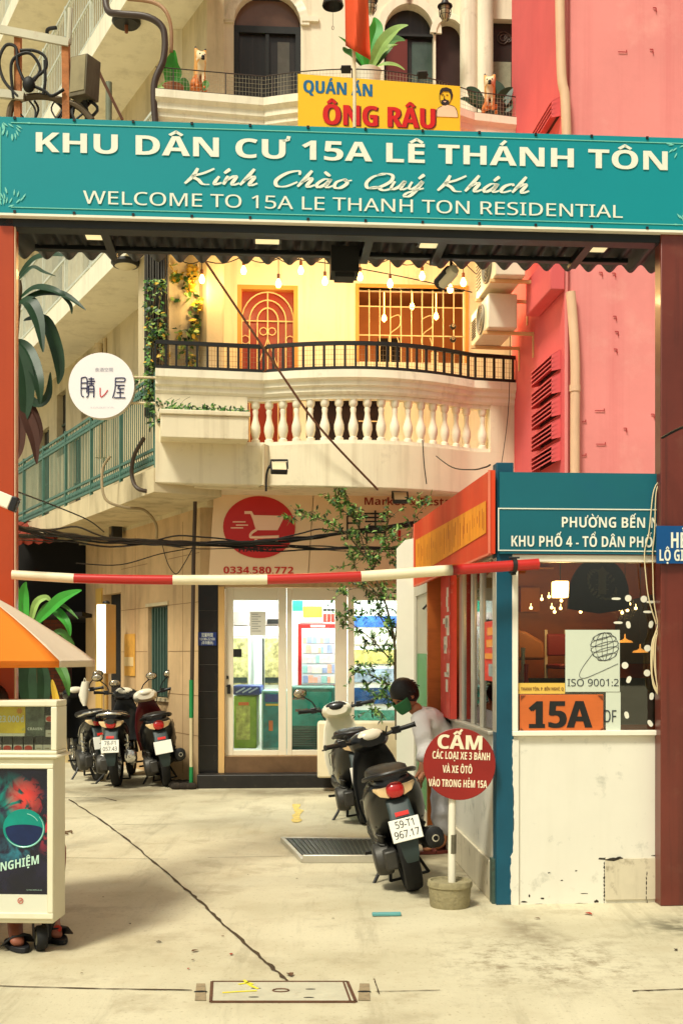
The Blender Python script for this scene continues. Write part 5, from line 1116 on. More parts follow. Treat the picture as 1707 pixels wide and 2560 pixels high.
mb = MB(); mb.text('HAREYA', f_ + V(((230 - 256) * sc, 0, (966 - 1023) * sc)), (1, 0, 0), ez, 58 * sc, .016, 0); mb.build('lettering', M('faint_ink', (206, 200, 208), .6), fc)
mb = MB(); 
for y in (943, 1007): mb.tube([at(325, y, 12.03), at(392, y + 1, 12.03)], .014, 8)
mb.build('arm', pipe_beige, rd)
# upright lightbox
lb = thing('light_box', 'tall white light box sign on a post behind the motorbikes', 'sign', tuple(gd(256, 1925)))
d_ = lb.location.y; a = at(241, 1685, d_); b = at(268, 1510, d_); ang = R(38); xx = V((math.cos(ang), math.sin(ang), 0)); wd = .155; dp = .30
# narrow glowing front, deeper cream side
p0 = V((a.x, d_, a.z)); p1 = p0 + V((.125, -.01, 0)); p2 = at(290, 1640, d_ + .32); p2 = V((p2.x, p2.y, a.z)); p3 = p2 - (p1 - p0)
hgt = V((0, 0, b.z - a.z))
mb = MB(); mb.prism([p0, p1, p2, p3], hgt); cs = mb.build('case', M('lightbox_side', (222, 190, 136), .5, var=.05), lb, bev=.004)
mb = MB(); o_ = V((0, -.004, 0)); mb.quad(p0 + o_ + V((.006, 0, .01)), p1 + o_ + V((-.006, 0, .01)), p1 + o_ + hgt + V((-.006, 0, -.01)), p0 + o_ + hgt + V((.006, 0, -.01))); mb.build('face', emis('lit_lightbox', (255, 250, 236), 1.4), lb)
mb = MB(); q = (p0 + p2) / 2; mb.tube([V((q.x, q.y, 0)), V((q.x, q.y, a.z))], .025, 10); mb.build('post', M('yellow_post', (190, 150, 80), .5), lb)
mb = MB(); q = V((q.x, q.y, a.z + hgt.z)); mb.ell(q + V((0, 0, .02)), (.05, .05, .03), None, 8); mb.build('cap', black_iron, lb)
sheet('yellow_notice', 'narrow yellow notice pasted on the stone side wall', 'notice', LW, 311, 1585, 337, 1690, M('notice_yellow', (220, 166, 74), .7, var=.2, scale=7), .012, .004)
t_, p_ = COL.objects[-2], COL.objects[-1]
mb = MB(); sbox(mb, LW, 314, 1643, 336, 1666, .0165, .0125); mb.build('print', M('notice_pale', (232, 206, 150), .7), p_)
# yellow restaurant banner hung on the top balcony
RP = Plane(((745 - CX) * 11.82 / F, 11.82), ((1150 - CX) * 12.08 / F, 12.08))
u0 = RP.sz(745, 250)[0]; u1 = RP.sz(1150, 260)[0]; z1_ = RP.sz(745, 183)[1]; z0_ = RP.sz(745, 330)[1] - .12
rb = thing('restaurant_banner', 'yellow restaurant banner with blue and red lettering and a bearded face', 'sign', tuple(RP.pt((u0 + u1) / 2, z0_, 0)))
yb = M('banner_yellow', (240, 194, 34), .5, var=.05, scale=1.2)
mb = MB(); pbox(mb, RP, u0, u1, z0_, z1_, 0, -.02); pb = mb.build('panel', yb, rb)
rp = lambda x, y, k=.003: RP.hit(x, y, k)
skew = .0
def rtext(txt, xa, ya, xb, yb_, cap, bo, m, dz=0, dx=0, k=.003):
    a, b = rp(xa, ya, k), rp(xb, yb_, k); a = a + V((dx, 0, dz)); b = b + V((dx, 0, dz)); mb = MB(); mb.text(txt, a, b - a, ez, (b - a).length, cap, bo); mb.build('lettering', m, pb)
bl_m = M('banner_blue', (24, 104, 150), .5); rd_m = M('banner_red', (206, 22, 20), .5); sh_m = M('banner_dark_red', (90, 20, 18), .5)
rtext('QUÁN ĂN', 759, 229, 930, 240, .125, .05, bl_m)
rtext('ÔNG RÂU', 808, 309, 1086, 320, .205, .06, sh_m, -.008, .012, .003); rtext('ÔNG RÂU', 808, 309, 1086, 320, .205, .05, rd_m, 0, 0, .006)
# line drawing of the bearded cook
fi = M('face_ink', (40, 30, 26), .6); fs_ = M('face_shirt', (240, 206, 170), .6); fk = M('face_skin', (238, 190, 70), .6)
rq = lambda pts, k=.004: [rp(x, y, k) for x, y in pts]
mb = MB(); mb.prism(rq(((1090, 290), (1092, 270), (1104, 264), (1118, 260), (1136, 266), (1142, 278), (1144, 292))), RP.n * .001); mb.build('shirt', fs_, pb)
mb = MB(); mb.prism(rq(((1099, 226), (1104, 219), (1116, 217), (1128, 222), (1132, 236), (1130, 246), (1126, 245), (1126, 236), (1122, 228), (1108, 227), (1100, 236))), RP.n * .0015)
for st in (((1099, 230), (1099, 248), (1104, 258), (1112, 262), (1122, 257), (1128, 245)), ((1092, 290), (1093, 272), (1104, 264)), ((1118, 260), (1136, 266), (1143, 280), (1144, 292)), ((1104, 236), (1109, 235)), ((1115, 236), (1120, 236)), ((1111, 238), (1109, 246), (1113, 246))):
    mb.tube(smooth_path(rq(st), 4), .0035, 4)
mb.prism(rq(((1102, 250), (1112, 247), (1122, 250), (1121, 258), (1112, 263), (1104, 258))), RP.n * .0012); mb.build('face_drawing', fi, pb)
mb = MB(); mb.prism(rq(((1107, 252), (1116, 252), (1112, 255))), RP.n * .003); mb.build('mouth', lp, pb)
# ------------------------------------------------------------------ motorbikes (built at the origin, rear wheel on it, heading +Y)
def sup(cx, cy, cz, hw, hh, n=16, e=2.6, axis='y', rx=0.0):       # superellipse ring across the bike
    out = []
    for i in range(n):
        a = 2 * math.pi * i / n; c, s_ = math.cos(a), math.sin(a)
        x = hw * math.copysign(abs(c) ** (2 / e), c); z = hh * math.copysign(abs(s_) ** (2 / e), s_)
        if axis == 'y': out.append((cx + x, cy + z * math.sin(rx), cz + z * math.cos(rx)))
        else: out.append((cx + x, cy + z, cz))
    return out
chrome = M('chrome', (206, 204, 198), .18, .95, var=.05)
tail_red = M('tail_lamp_red', (170, 22, 18), .15, var=.08, coat=.6)
amber = M('indicator_amber', (226, 150, 70), .2, var=.08, coat=.6)
lens = M('clear_lens', (226, 218, 196), .12, var=.05, coat=.6)
plate_w = M('plate_white', (232, 230, 218), .45, var=.04)
ink_k = M('plate_black', (30, 30, 30), .6)
seat_m = M('seat_vinyl', (24, 23, 23), .5, var=.2, scale=20, bump=.1, bscale=90)
engine_m = M('engine_grey', (70, 68, 64), .5, .5, var=.25, scale=10)
def make_bike(name, label, body, shield=None, panel=None, wheel_r=.235, lines=None, under=False, mirrors=(1, 1), scale=1.0, cover=None, group='motorbikes parked in the alley', steer=0.0, tyre_w=.05, low=0.0):
    t = thing(name, label, 'motorbike', (0, 0, 0), group)
    shield = shield or body; panel = panel or lens; wb = 1.26; r = wheel_r
    def wheel(nm, y, wd):
        mb = MB(); ry = Matrix.Rotation(R(90), 3, 'Y')
        mb.lathe([(r - .075, -wd * .7), (r - .04, -wd), (r - .012, -wd * .85), (r, -wd * .3), (r, wd * .3), (r - .012, wd * .85), (r - .04, wd), (r - .075, wd * .7), (r - .075, -wd * .7)], (0, y, r), ry, 36); ty = mb.build('tyre', rubber, None)
        w_ = thing(nm, None, None); 
        bpy.data.objects.remove(w_)
        mb = MB(); mb.lathe([(r - .072, -wd * .62), (r - .095, -wd * .5), (r - .095, wd * .5), (r - .072, wd * .62)], (0, y, r), ry, 36)
        for k in range(6 if not under else 10):
            a = k * 2 * math.pi / (6 if not under else 10); mb.bar((0, y + .03 * math.cos(a), r + .03 * math.sin(a)), (0, y + (r - .09) * math.cos(a), r + (r - .09) * math.sin(a)), .03 if not under else .012, .02)
        mb.lathe([(.001, -.06), (.045, -.06), (.05, 0), (.045, .06), (.001, .06)], (0, y, r), ry, 16)
        if under: mb.lathe([(.06, -.035), (.09, -.035)], (0, y, r), ry, 20)
        rim = mb.build('rim', engine_m if not under else chrome, None)
        ty.name = nm; ty.parent = t; rim.parent = ty
        return ty
    wheel('wheel', 0, tyre_w); wheel('wheel', wb, tyre_w * .85)
    # tail and side covers
    mb = MB(); S_ = [(-.33, .72, .05, .035), (-.29, .705, .12, .065), (-.22, .67, .165, .12), (-.08, .60, .19, .20), (.10, .54, .195, .24), (.30, .52, .175, .22), (.45, .46, .155, .19), (.56, .40, .12, .13)]
    if under: S_ = [(-.36, .74, .04, .03), (-.30, .72, .09, .05), (-.18, .68, .125, .09), (0, .63, .135, .12), (.2, .56, .12, .13), (.4, .48, .10, .13), (.55, .42, .08, .11)]
    mb.loft([sup(0, y, z, a, b, 20) for y, z, a, b in S_]); bd = mb.build('body', body, t)
    # seat
    mb = MB(); mb.loft([sup(0, y, z, a, b, 16, 3.0) for y, z, a, b in ((-.27, .79, .06, .02), (-.22, .80, .115, .035), (-.05, .80, .135, .045), (.15, .785, .135, .045), (.32, .765, .125, .045), (.5, .755, .10, .04), (.58, .745, .06, .025))]); mb.build('seat', seat_m, t)
    # grab rail
    mb = MB(); mb.tube(smooth_path([(-.15, .05, .77), (-.165, -.15, .79), (-.135, -.30, .815), (-.06, -.37, .825), (.06, -.37, .825), (.135, -.30, .815), (.165, -.15, .79), (.15, .05, .77)], 5), .014, 8); mb.build('grab_rail', black_plastic if not under else chrome, t)
    # tail lamp with clear indicators either side
    mb = MB(); mb.loft([sup(0, y, z, a, b, 18, 2.6) for y, z, a, b in ((-.30, .712, .06, .05), (-.335, .71, .058, .048), (-.352, .705, .046, .038), (-.358, .70, .02, .018))]); tl = mb.build('tail_light', tail_red, t)
    for s_ in (-1, 1):
        mb = MB(); mb.loft([sup(s_ * .05, -.330, .705, .012, .036, 12), sup(s_ * .085, -.318, .712, .026, .028, 12), sup(s_ * .125, -.275, .73, .010, .012, 12)]); mb.build('indicator', M('pale_indicator', (222, 190, 140), .15, var=.1, coat=.5), t)
    # number plate bracket, mudguard, reflector, plate
    mb = MB(); mb.loft([sup(0, y, z, a, b, 12, 3.5) for y, z, a, b in ((-.28, .655, .075, .02), (-.35, .58, .075, .02), (-.40, .47, .085, .016), (-.42, .40, .06, .015), (-.415, .31, .05, .012), (-.40, .27, .04, .01))]); mb.build('mudguard', M('mudguard_teal', (42, 56, 56), .5, var=.15), t)
    mb = MB(); mb.box((0, -.405, .57), (.085, .014, .026), Matrix.Rotation(R(-24), 3, 'X')); mb.build('reflector', M('reflector_red', (206, 40, 30), .2, coat=.5), t)
    tilt = Matrix.Rotation(R(-14), 3, 'X'); pc = V((0, -.432, .475))
    mb = MB(); mb.box(pc, (.19, .006, .14), tilt); pl = mb.build('number_plate', plate_w, t, bev=.003)
    if lines:
        for k, (tx, wdt) in enumerate(lines):
            o = pc + tilt @ V((0, -.0042, .014 - .062 * k)); m2 = MB(); m2.text(tx, o, (1, 0, 0), tilt @ V((0, 0, 1)), wdt, .044, .012, centre=True); m2.build('lettering', ink_k, pl)
    mb = MB()
    for s_ in (-1, 1):
        mb.tube(smooth_path([(s_ * .165, -.20, .74), (s_ * .192, -.02, .66), (s_ * .198, .18, .62), (s_ * .18, .42, .50)] if not under else [(s_ * .125, -.20, .72), (s_ * .138, 0, .66), (s_ * .125, .2, .59), (s_ * .10, .42, .50)], 5), .004, 5)
        mb.tube(smooth_path([(s_ * .15, -.22, .62), (s_ * .19, -.03, .52), (s_ * .19, .2, .46), (s_ * .16, .45, .40)] if not under else [(s_ * .115, -.2, .65), (s_ * .13, 0, .57), (s_ * .118, .2, .5), (s_ * .09, .42, .43)], 5), .003, 5)
    mb.build('panel_seam', chrome if under else engine_m, t)
    mb = MB()
    for s_, k in ((-1, 0), (1, .02)): mb.tube(smooth_path([(s_ * .16, .95, 1.0), (s_ * .13, 1.03 + k, .90), (s_ * .06, 1.02, .76), (s_ * .03, 1.06, .6)], 5), .006, 6)
    mb.build('control_cable', black_plastic, t)
    # floor, leg shield, front fender
    if not under:
        mb = MB(); mb.loft([sup(0, y, z, a, b, 14, 4) for y, z, a, b in ((.46, .31, .15, .05), (.6, .295, .165, .04), (.85, .295, .165, .04), (.98, .34, .15, .04))]); mb.build('floorboard', black_plastic, t)
    mb = MB(); Q = [(.36 if not under else .45, .97, .17, .035), (.5, .975, .19, .035), (.65, .985, .185, .04), (.8, .965, .15, .05), (.92, .93, .10, .05), (.97, .915, .07, .035)]
    mb.loft([[(x, y + .10 * (abs(x) / .19) ** 2 * -1 + z * 0 + dz, zz) for (x, dz, zz) in [(a * math.cos(2 * math.pi * i / 18), b * math.sin(2 * math.pi * i / 18), z) for i in range(18)]] for z, y, a, b in Q]); mb.build('leg_shield', shield, t)
    mb = MB(); mb.loft([[(x, wb + (r + .035 + k) * math.cos(R(a)), r + (r + .035 + k) * math.sin(R(a))) for x, k in ((-.07, -.03), (-.06, .0), (-.03, .012), (.03, .012), (.06, .0), (.07, -.03))] for a in range(30, 171, 14)], caps=False, closed=False); mb.build('front_fender', shield, t, solid=.006)
    # fork and steering head
    mb = MB()
    for s_ in (-1, 1): mb.tube([(s_ * .075, wb, r), (s_ * .06, wb - .13, .55)], .018, 8)
    mb.tube([(0, wb - .13, .50), (0, wb - .33, .98)], .03, 10); mb.build('fork', engine_m, t)
    st = Matrix.Rotation(R(steer), 3, 'Z'); hc = V((0, .93, 0)); hp = lambda x, y, z: hc + st @ (V((x, y, z - low)))
    mb = MB(); rings = []
    for y, z, a, b in ((.14, .95, .05, .04), (.10, .965, .11, .075), (.02, .985, .145, .085), (-.06, .995, .14, .07), (-.11, 1.0, .10, .045)):
        rings.append([tuple(hp(*p)) for p in sup(0, y, z, a, b, 18, 2.3)])
    mb.loft(rings); hd = mb.build('headset', cover or body, t)
    mb = MB(); mb.ell(hp(0, -.075, 1.035), (.10, .05, .042), st @ Matrix.Rotation(R(28), 3, 'X'), 14); mb.build('instrument_panel', panel, hd)
    mb = MB(); mb.ell(hp(0, .13, .955), (.085, .04, .055), st, 12); mb.build('headlight', lens, hd)
    mb = MB()
    for s_ in (-1, 1): mb.tube([hp(s_ * .10, -.01, 1.0), hp(s_ * .20, -.03, 1.015), hp(s_ * .24, -.05, 1.02)], .014, 8)
    mb.build('handlebar', black_plastic if not under else chrome, t)
    for s_ in (-1, 1):
        mb = MB(); mb.tube([hp(s_ * .235, -.048, 1.02), hp(s_ * .25, -.053, 1.021), hp(s_ * .34, -.085, 1.028), hp(s_ * .355, -.09, 1.03)], [.022, .018, .018, .022], 10); mb.box(hp(s_ * .215, -.04, 1.02), (.055, .05, .05), st); mb.build('grip', black_plastic, t)
        mb = MB(); mb.tube([hp(s_ * .21, .02, 1.02), hp(s_ * .25, .035, 1.015), hp(s_ * .36, -.02, 1.01)], .006, 6); mb.build('brake_lever', engine_m, t)
    for s_, on in ((-1, mirrors[0]), (1, mirrors[1])):
        if not on: continue
        mb = MB(); e_ = hp(s_ * .30, -.02, 1.17); mb.tube(smooth_path([hp(s_ * .19, 0, 1.03), hp(s_ * .22, .01, 1.10), e_], 4), .007, 6)
        mb.ell(e_ + V((s_ * .02, 0, .03)), (.068, .018, .046), None, 12); mr = mb.build('mirror', black_plastic, t)
        mb = MB(); mb.ell(e_ + V((s_ * .02, -.011, .03)), (.058, .010, .038), None, 10); mb.build('mirror_glass', M('mirror_glass', (190, 176, 150), .06, .85, var=.1), mr)
    # engine, swing arm, muffler, stand
    mb = MB(); mb.box((-.11, .12, .27), (.09, .55, .13), Matrix.Rotation(R(4), 3, 'X')); mb.lathe([(.001, -.08), (.10, -.08), (.11, -.03), (.11, .03), (.001, .03)], (-.13, .0, .25), Matrix.Rotation(R(90), 3, 'Y'), 18); mb.box((0, .42, .32), (.20, .30, .16)); mb.build('engine', engine_m, t, bev=.015)
    mb = MB(); mb.loft([sup(.165 + dx, y, z, a, b, 14, 2.4) for y, z, a, b, dx in ((-.24, .345, .04, .045, .02), (-.23, .345, .06, .068, .02), (-.10, .33, .066, .075, .015), (.10, .30, .058, .066, .0), (.2, .28, .03, .03, -.01), (.5, .2, .02, .02, -.05))]); mf = mb.build('muffler', black_plastic if not under else chrome, t)
    mb = MB(); mb.lathe([(.024, 0), (.024, -.02), (.016, -.02), (.016, 0)], (.185, -.245, .345), Matrix.Rotation(R(-90), 3, 'X'), 12); mb.build('muffler_end', chrome, mf)
    for s_ in (-1, 1):
        mb = MB(); mb.tube([(s_ * .135, -.02, .26), (s_ * .14, -.06, .58)], .022, 10); pts = [(s_ * (.135 + .03 * math.cos(k * .9)), -.03 - .02 * k / 10 + .03 * math.sin(k * .9), .30 + .23 * k / 26) for k in range(27)]; mb.tube(pts, .006, 5); mb.build('shock_absorber', chrome if under else engine_m, t)
    mb = MB(); mb.tube([(-.12, .34, .22), (-.19, .28, .10), (-.27, .23, .015)], .012, 8); mb.tube([(-.27, .23, .012), (-.32, .21, .012), (-.30, .26, .012)], .007, 6); mb.build('side_stand', black_iron, t)
    mb = MB()
    for s_ in (-1, 1): mb.bar((s_ * .13, .45, .22), (s_ * .24, .43, .23), .03, .02)
    for s_ in (-1, 1): mb.tube([(s_ * .08, .30, .2), (s_ * .13, .12, .07)], .012, 6)
    mb.tube([(-.13, .12, .07), (.13, .12, .07)], .01, 6)
    mb.build('foot_peg', black_iron, t)
    return t
def place(t, px, py, heading, lean, sc=1.0):
    p = gd(px, py); t.location = p; t.rotation_euler = (0, R(lean), R(heading)); t.scale = (sc,) * 3; return t
blk = M('gloss_black_paint', (15, 16, 17), .3, var=.15, coat=.25)
blk2 = M('dark_grey_paint', (34, 35, 36), .35, var=.15, coat=.3)
whitep = M('cream_white_paint', (236, 226, 204), .3, var=.05, coat=.5)
maroon = M('maroon_paint', (74, 16, 18), .3, var=.12, coat=.5)
b1 = make_bike('motor_scooter', 'black scooter nearest the camera with plate 59-T1 967.17 leaning on its side stand', blk, lines=(('59-T1', .115), ('967.17', .155)), mirrors=(0, 0), steer=14, wheel_r=.24, tyre_w=.06, low=.06)
place(b1, 1036, 2226, 4, -13.5, .95)
b2 = make_bike('motor_scooter', 'cream and black scooter parked just beyond the nearest black scooter', blk2, shield=whitep, cover=whitep, panel=blk2, mirrors=(1, 0), steer=-6, wheel_r=.24, low=.04)
place(b2, 912, 2060, 6, -9)
b3 = make_bike('motorbike', 'middle motorbike of the three by the stone wall with plate 78-F1 057.43', blk2, lines=(('78-F1', .12), ('057.43', .15)), wheel_r=.28, under=True, mirrors=(1, 1), panel=lens)
place(b3, 293, 1966, 3, -2, 1.0)
b4 = make_bike('motorbike', 'maroon and white motorbike closest to the stone wall with blank looking plate', blk, shield=maroon, cover=whitep, mirrors=(1, 1), wheel_r=.26)
place(b4, 418, 1966, 14, -10)
b5 = make_bike('motorbike', 'black motorbike turned most sideways at the outside of the row of three', blk, mirrors=(1, 1), wheel_r=.29, under=True, panel=lens)
place(b5, 246, 1952, 24, -6)
# open mirror of the nearest scooter on its own stalk, white cloth and scarf details
mb = MB(); q = at(205, 1745, 12.6)
hb = thing('paper_bag', 'crumpled white bag hanging on the handlebar of the outer motorbike', 'bag', tuple(at(212, 1765, 12.95)))
q = at(212, 1765, 12.95); mb = MB(); mb.loft([[q + V((math.cos(a) * rx_ + sh, math.sin(a) * .04, z)) for a in [2 * math.pi * i / 10 for i in range(10)]] for z, rx_, sh in ((0, .02, .0), (.05, .04, -.01), (.12, .055, -.015), (.22, .045, .0), (.27, .042, .01))]); mb.build('bag', M('bag_white', (222, 216, 198), .7, var=.1), hb)
mb = MB(); mb.tube(smooth_path([q + V((-.015, 0, .26)), q + V((0, -.01, .31)), q + V((.02, 0, .26))], 4), .004, 5); mb.build('bag_handle', M('bag_white', (222, 216, 198)), hb)
# aluminium framed black ramp lying on the ground
rp_ = thing('ramp_tray', 'black mesh ramp tray with pale aluminium rim lying beside the scooter', 'ramp', tuple(gd(820, 2130)))
A = [gd(757, 2158), gd(1010, 2158), gd(1000, 2106), gd(706, 2104)]
mb = MB(); up = V((0, 0, .035))
mb.bar(A[0] + up * .8, A[1] + up * .8, .03, .055); mb.bar(A[0] + up * .5, A[3] + up * .5, .03, .03); mb.bar(A[3] + up * .5, A[2] + up * .5, .03, .03); mb.bar(A[1] + up * .5, A[2] + up * .5, .03, .03); mb.build('frame', alu, rp_, bev=.004)
mb = MB(); mb.prism([a + V((0, 0, .008)) for a in A], V((0, 0, .012))); mb.build('mesh_panel', M('ramp_black', (46, 52, 48), .5, .3, var=.2, scale=40), rp_)
mb = MB()
for i in range(1, 24): mb.bar(A[0].lerp(A[1], i / 24) + V((0, 0, .024)), A[3].lerp(A[2], i / 24) + V((0, 0, .024)), .008, .006)
mb.build('tread_bar', M('tread_grey', (84, 88, 80), .5, .3), rp_)
# ------------------------------------------------------------------ people
def skin_mesh(nodes, edges, sub=2):
    """nodes: name -> (pos, radius or (rx, ry)); one continuous skinned surface, returned as verts, faces"""
    names = list(nodes); ix = {n: i for i, n in enumerate(names)}
    me = bpy.data.meshes.new('sk'); me.from_pydata([tuple(nodes[n][0]) for n in names], [(ix[a], ix[b]) for a, b in edges], [])
    o = bpy.data.objects.new('sk', me); COL.objects.link(o)
    md = o.modifiers.new('s', 'SKIN'); md.use_smooth_shade = True
    for n in names:
        r = nodes[n][1]; r = r if isinstance(r, tuple) else (r, r); me.skin_vertices[0].data[ix[n]].radius = r
    me.skin_vertices[0].data[0].use_root = True
    sb = o.modifiers.new('b', 'SUBSURF'); sb.levels = sub; sb.render_levels = sub
    dg = bpy.context.evaluated_depsgraph_get(); dg.update(); ev = o.evaluated_get(dg); m2 = ev.to_mesh()
    vs = [tuple(v.co) for v in m2.vertices]; fs = [tuple(p.vertices) for p in m2.polygons]
    ev.to_mesh_clear(); bpy.data.objects.remove(o); bpy.data.meshes.remove(me); return vs, fs
def chain(*n): return list(zip(n, n[1:]))
skin_m = M('skin_tan', (176, 118, 84), .55, var=.06, scale=12, trans=.15)
hair_m = M('black_hair', (18, 16, 15), .45, var=.3, scale=60, bump=.4, bscale=160)
shirt_m = M('pale_grey_shirt', (224, 218, 214), .85, var=.07, scale=7, bump=.25, bscale=60)
trou_m = M('grey_trousers', (172, 170, 174), .85, var=.08, scale=7, bump=.3, bscale=30)
pp = thing('person', 'person in pale grey shirt and trousers with green face mask bending at the booth doorway', 'person', tuple(gd(1105, 2132)))
D0 = 8.55
def pt_(px, py, d=D0): return at(px, py, d)
hipc = pt_(1132, 1868, 8.62); chest = pt_(1082, 1812, 8.56); neck = pt_(1046, 1782, 8.52); head = pt_(1010, 1737, 8.49)
shL, shR = pt_(1046, 1796, 8.37), pt_(1070, 1788, 8.70)
elL, elR = pt_(1063, 1868, 8.33), pt_(1078, 1868, 8.74); wrL, wrR = pt_(1056, 1922, 8.27), pt_(1060, 1926, 8.66)
hL, hR = pt_(1128, 1885, 8.52), pt_(1138, 1885, 8.70)
kL, kR = pt_(1096, 2000, 8.5), pt_(1112, 2002, 8.68); aL, aR = pt_(1106, 2112, 8.52), pt_(1124, 2108, 8.72)
tL, tR = V((aL.x - .15, aL.y - .05, .03)), V((aR.x - .14, aR.y - .04, .03))
aL.z = .075; aR.z = .075
nod = {'hip': (hipc, (.13, .11)), 'waist': (hipc.lerp(chest, .5), (.125, .10)), 'chest': (chest, (.14, .11)), 'neck': (neck, .058), 'jaw': (neck.lerp(head, .5) + V((-.01, 0, 0)), .055),
       'shL': (shL, .055), 'elL': (elL, .034), 'wrL': (wrL, .026), 'haL': (wrL + V((-.01, -.01, -.055)), (.035, .018)), 'shR': (shR, .055), 'elR': (elR, .034), 'wrR': (wrR, .026), 'haR': (wrR + V((-.01, 0, -.055)), (.035, .018)),
       'hL': (hL, .085), 'kL': (kL, .058), 'aL': (aL, .042), 'tL': (tL, .03), 'hR': (hR, .085), 'kR': (kR, .058), 'aR': (aR, .042), 'tR': (tR, .03)}
ed = chain('hip', 'waist', 'chest', 'neck', 'jaw') + chain('chest', 'shL', 'elL', 'wrL', 'haL') + chain('chest', 'shR', 'elR', 'wrR', 'haR') + chain('hip', 'hL', 'kL', 'aL', 'tL') + chain('hip', 'hR', 'kR', 'aR', 'tR')
for s_, wr in (('L', wrL), ('R', wrR)):
    h0 = nod['ha' + s_][0]
    for k in range(4):
        a = h0 + V((-.012 + .008 * k - .012, -.026 + .017 * k, -.02)); b = a + V((-.012, 0, -.035 - .006 * (k in (1, 2)))); c = b + V((.006, 0, -.025))
        nod['f%s%da' % (s_, k)] = (a, .0095); nod['f%s%db' % (s_, k)] = (b, .009); nod['f%s%dc' % (s_, k)] = (c, .0075)
        ed += chain('ha' + s_, 'f%s%da' % (s_, k), 'f%s%db' % (s_, k), 'f%s%dc' % (s_, k))
    a = wr + V((-.035, -.02, -.03)); b = a + V((-.02, -.01, -.035)); nod['t%sa' % s_] = (a, .011); nod['t%sb' % s_] = (b, .009); ed += chain('wr' + s_, 't%sa' % s_, 't%sb' % s_)
vs, fs = skin_mesh(nod, ed); mb = MB(); mb.add(vs, fs, 0, True)
# head with face turned to the left and down
fd = V((-.66, -.34, -.67)).normalized(); hup = V((-.62, -.3, .72)); hup = (hup - fd * hup.dot(fd)).normalized(); hsd = fd.cross(hup)
HM = Matrix((hsd, fd, hup)).transposed()
hp_ = lambda x, y, z: head + HM @ V((x, y, z))
mb.ell(hp_(0, 0, .0), (.075, .095, .112), HM, 18); mb.ell(hp_(0, .045, -.06), (.055, .055, .06), HM, 12)
mb.loft([[hp_(a * .017, .09 + k, b * .012 - z) for a, b in ((-1, 0), (0, -1), (1, 0), (0, 1))] for k, z in ((-.01, 0.0), (.018, .025), (.012, .04))])
for s_ in (-1, 1): mb.ell(hp_(s_ * .077, -.01, -.01), (.010, .022, .034), HM, 10); mb.ell(hp_(s_ * .032, .083, .01), (.014, .01, .007), HM, 8, 1)
mb.ell(hp_(0, .1, -.075), (.025, .01, .008), HM, 8)
mb.build('body', [skin_m, M('eye_dark', (40, 30, 26), .3)], pp)
mb = MB(); rs = random.Random(6); n = 18; prof = []
sc = Matrix.Diagonal(V((.086, .106, .119)))
rows = []
for i in range(11):
    th = math.pi * .74 * i / 10; row = []
    for j in range(22):
        a = 2 * math.pi * j / 22; front = max(0, math.sin(a)); th2 = th * (1 - .46 * front * (i / 10)); jit = 1 + rs.uniform(-.02, .03)
        row.append(head + HM @ (sc @ V((math.sin(th2 + .001) * math.cos(a), math.sin(th2 + .001) * math.sin(a), math.cos(th2)))) * 1 * 1.0 + HM @ V((0, -.01, .006)) * jit)
    rows.append(row)
mb.loft(rows, caps=False)
for row in rows[2:8]:
    for p in row:
        if rs.random() < .75:
            o_ = (p - head).normalized(); mb.leaf(p - o_ * .002, (o_ * .06 + HM @ V((rs.gauss(0, .2), -.6, -.7))), o_, rs.uniform(.02, .038), .014, 0, .2, 2, .1)
mb.build('hair', hair_m, pp, solid=.006)
mb = MB(); mb.loft([[hp_(a * (.083 - .008 * k), .03 + .092 * (1 - abs(a) ** 2) - .008 * max(0, k - 1) ** 2, -.004 - .045 * k) for a in [(-1 + i / 6) * (1 - .10 * max(0, k - .8) ** 2) for i in range(13)]] for k in (-.15, .1, .5, 1, 1.5, 1.9, 2.1)], caps=False, closed=False)
mb.build('face_mask', M('green_mask', (58, 124, 78), .8, var=.08), pp, solid=.004)
mb = MB()
for s_ in (-1, 1): mb.tube([hp_(s_ * .062, .02, -.03), hp_(s_ * .078, -.02, .0), hp_(s_ * .078, -.03, -.02)], .003, 5)
mb.build('mask_loop', M('mask_string', (200, 210, 196), .8), pp)
# shirt: torso with sleeves, a little larger than the body
sn = {'hip': (hipc + V((.0, 0, -.06)), (.155, .135)), 'hem': (hipc + V((.005, 0, -.11)), (.15, .13)), 'waist': (hipc.lerp(chest, .5) + V((.0, 0, -.01)), (.15, .13)), 'chest': (chest, (.15, .125)), 'col': (neck.lerp(chest, .12), .068), 'col2': (neck.lerp(head, .12), .064),
      'shL': (shL, .075), 'elL': (elL, .066), 'wrL': (wrL + V((0, 0, .03)), .05), 'shR': (shR, .075), 'elR': (elR, .066), 'wrR': (wrR + V((0, 0, .03)), .05)}
vs, fs = skin_mesh(sn, chain('hip', 'waist', 'chest', 'col', 'col2') + chain('hip', 'hem') + chain('chest', 'shL', 'elL', 'wrL') + chain('chest', 'shR', 'elR', 'wrR'))
def wrinkle(vs, amp, fr, seed):
    from mathutils import noise
    return [tuple(V(v) + V((noise.noise(V(v) * fr + V((seed, 0, 0))), noise.noise(V(v) * fr + V((0, seed, 5))), .4 * noise.noise(V(v) * fr + V((3, 0, seed))))) * amp) for v in vs]
mb = MB(); mb.add(wrinkle(vs, .02, 14, 2), fs, 0, True); mb.build('shirt', shirt_m, pp)
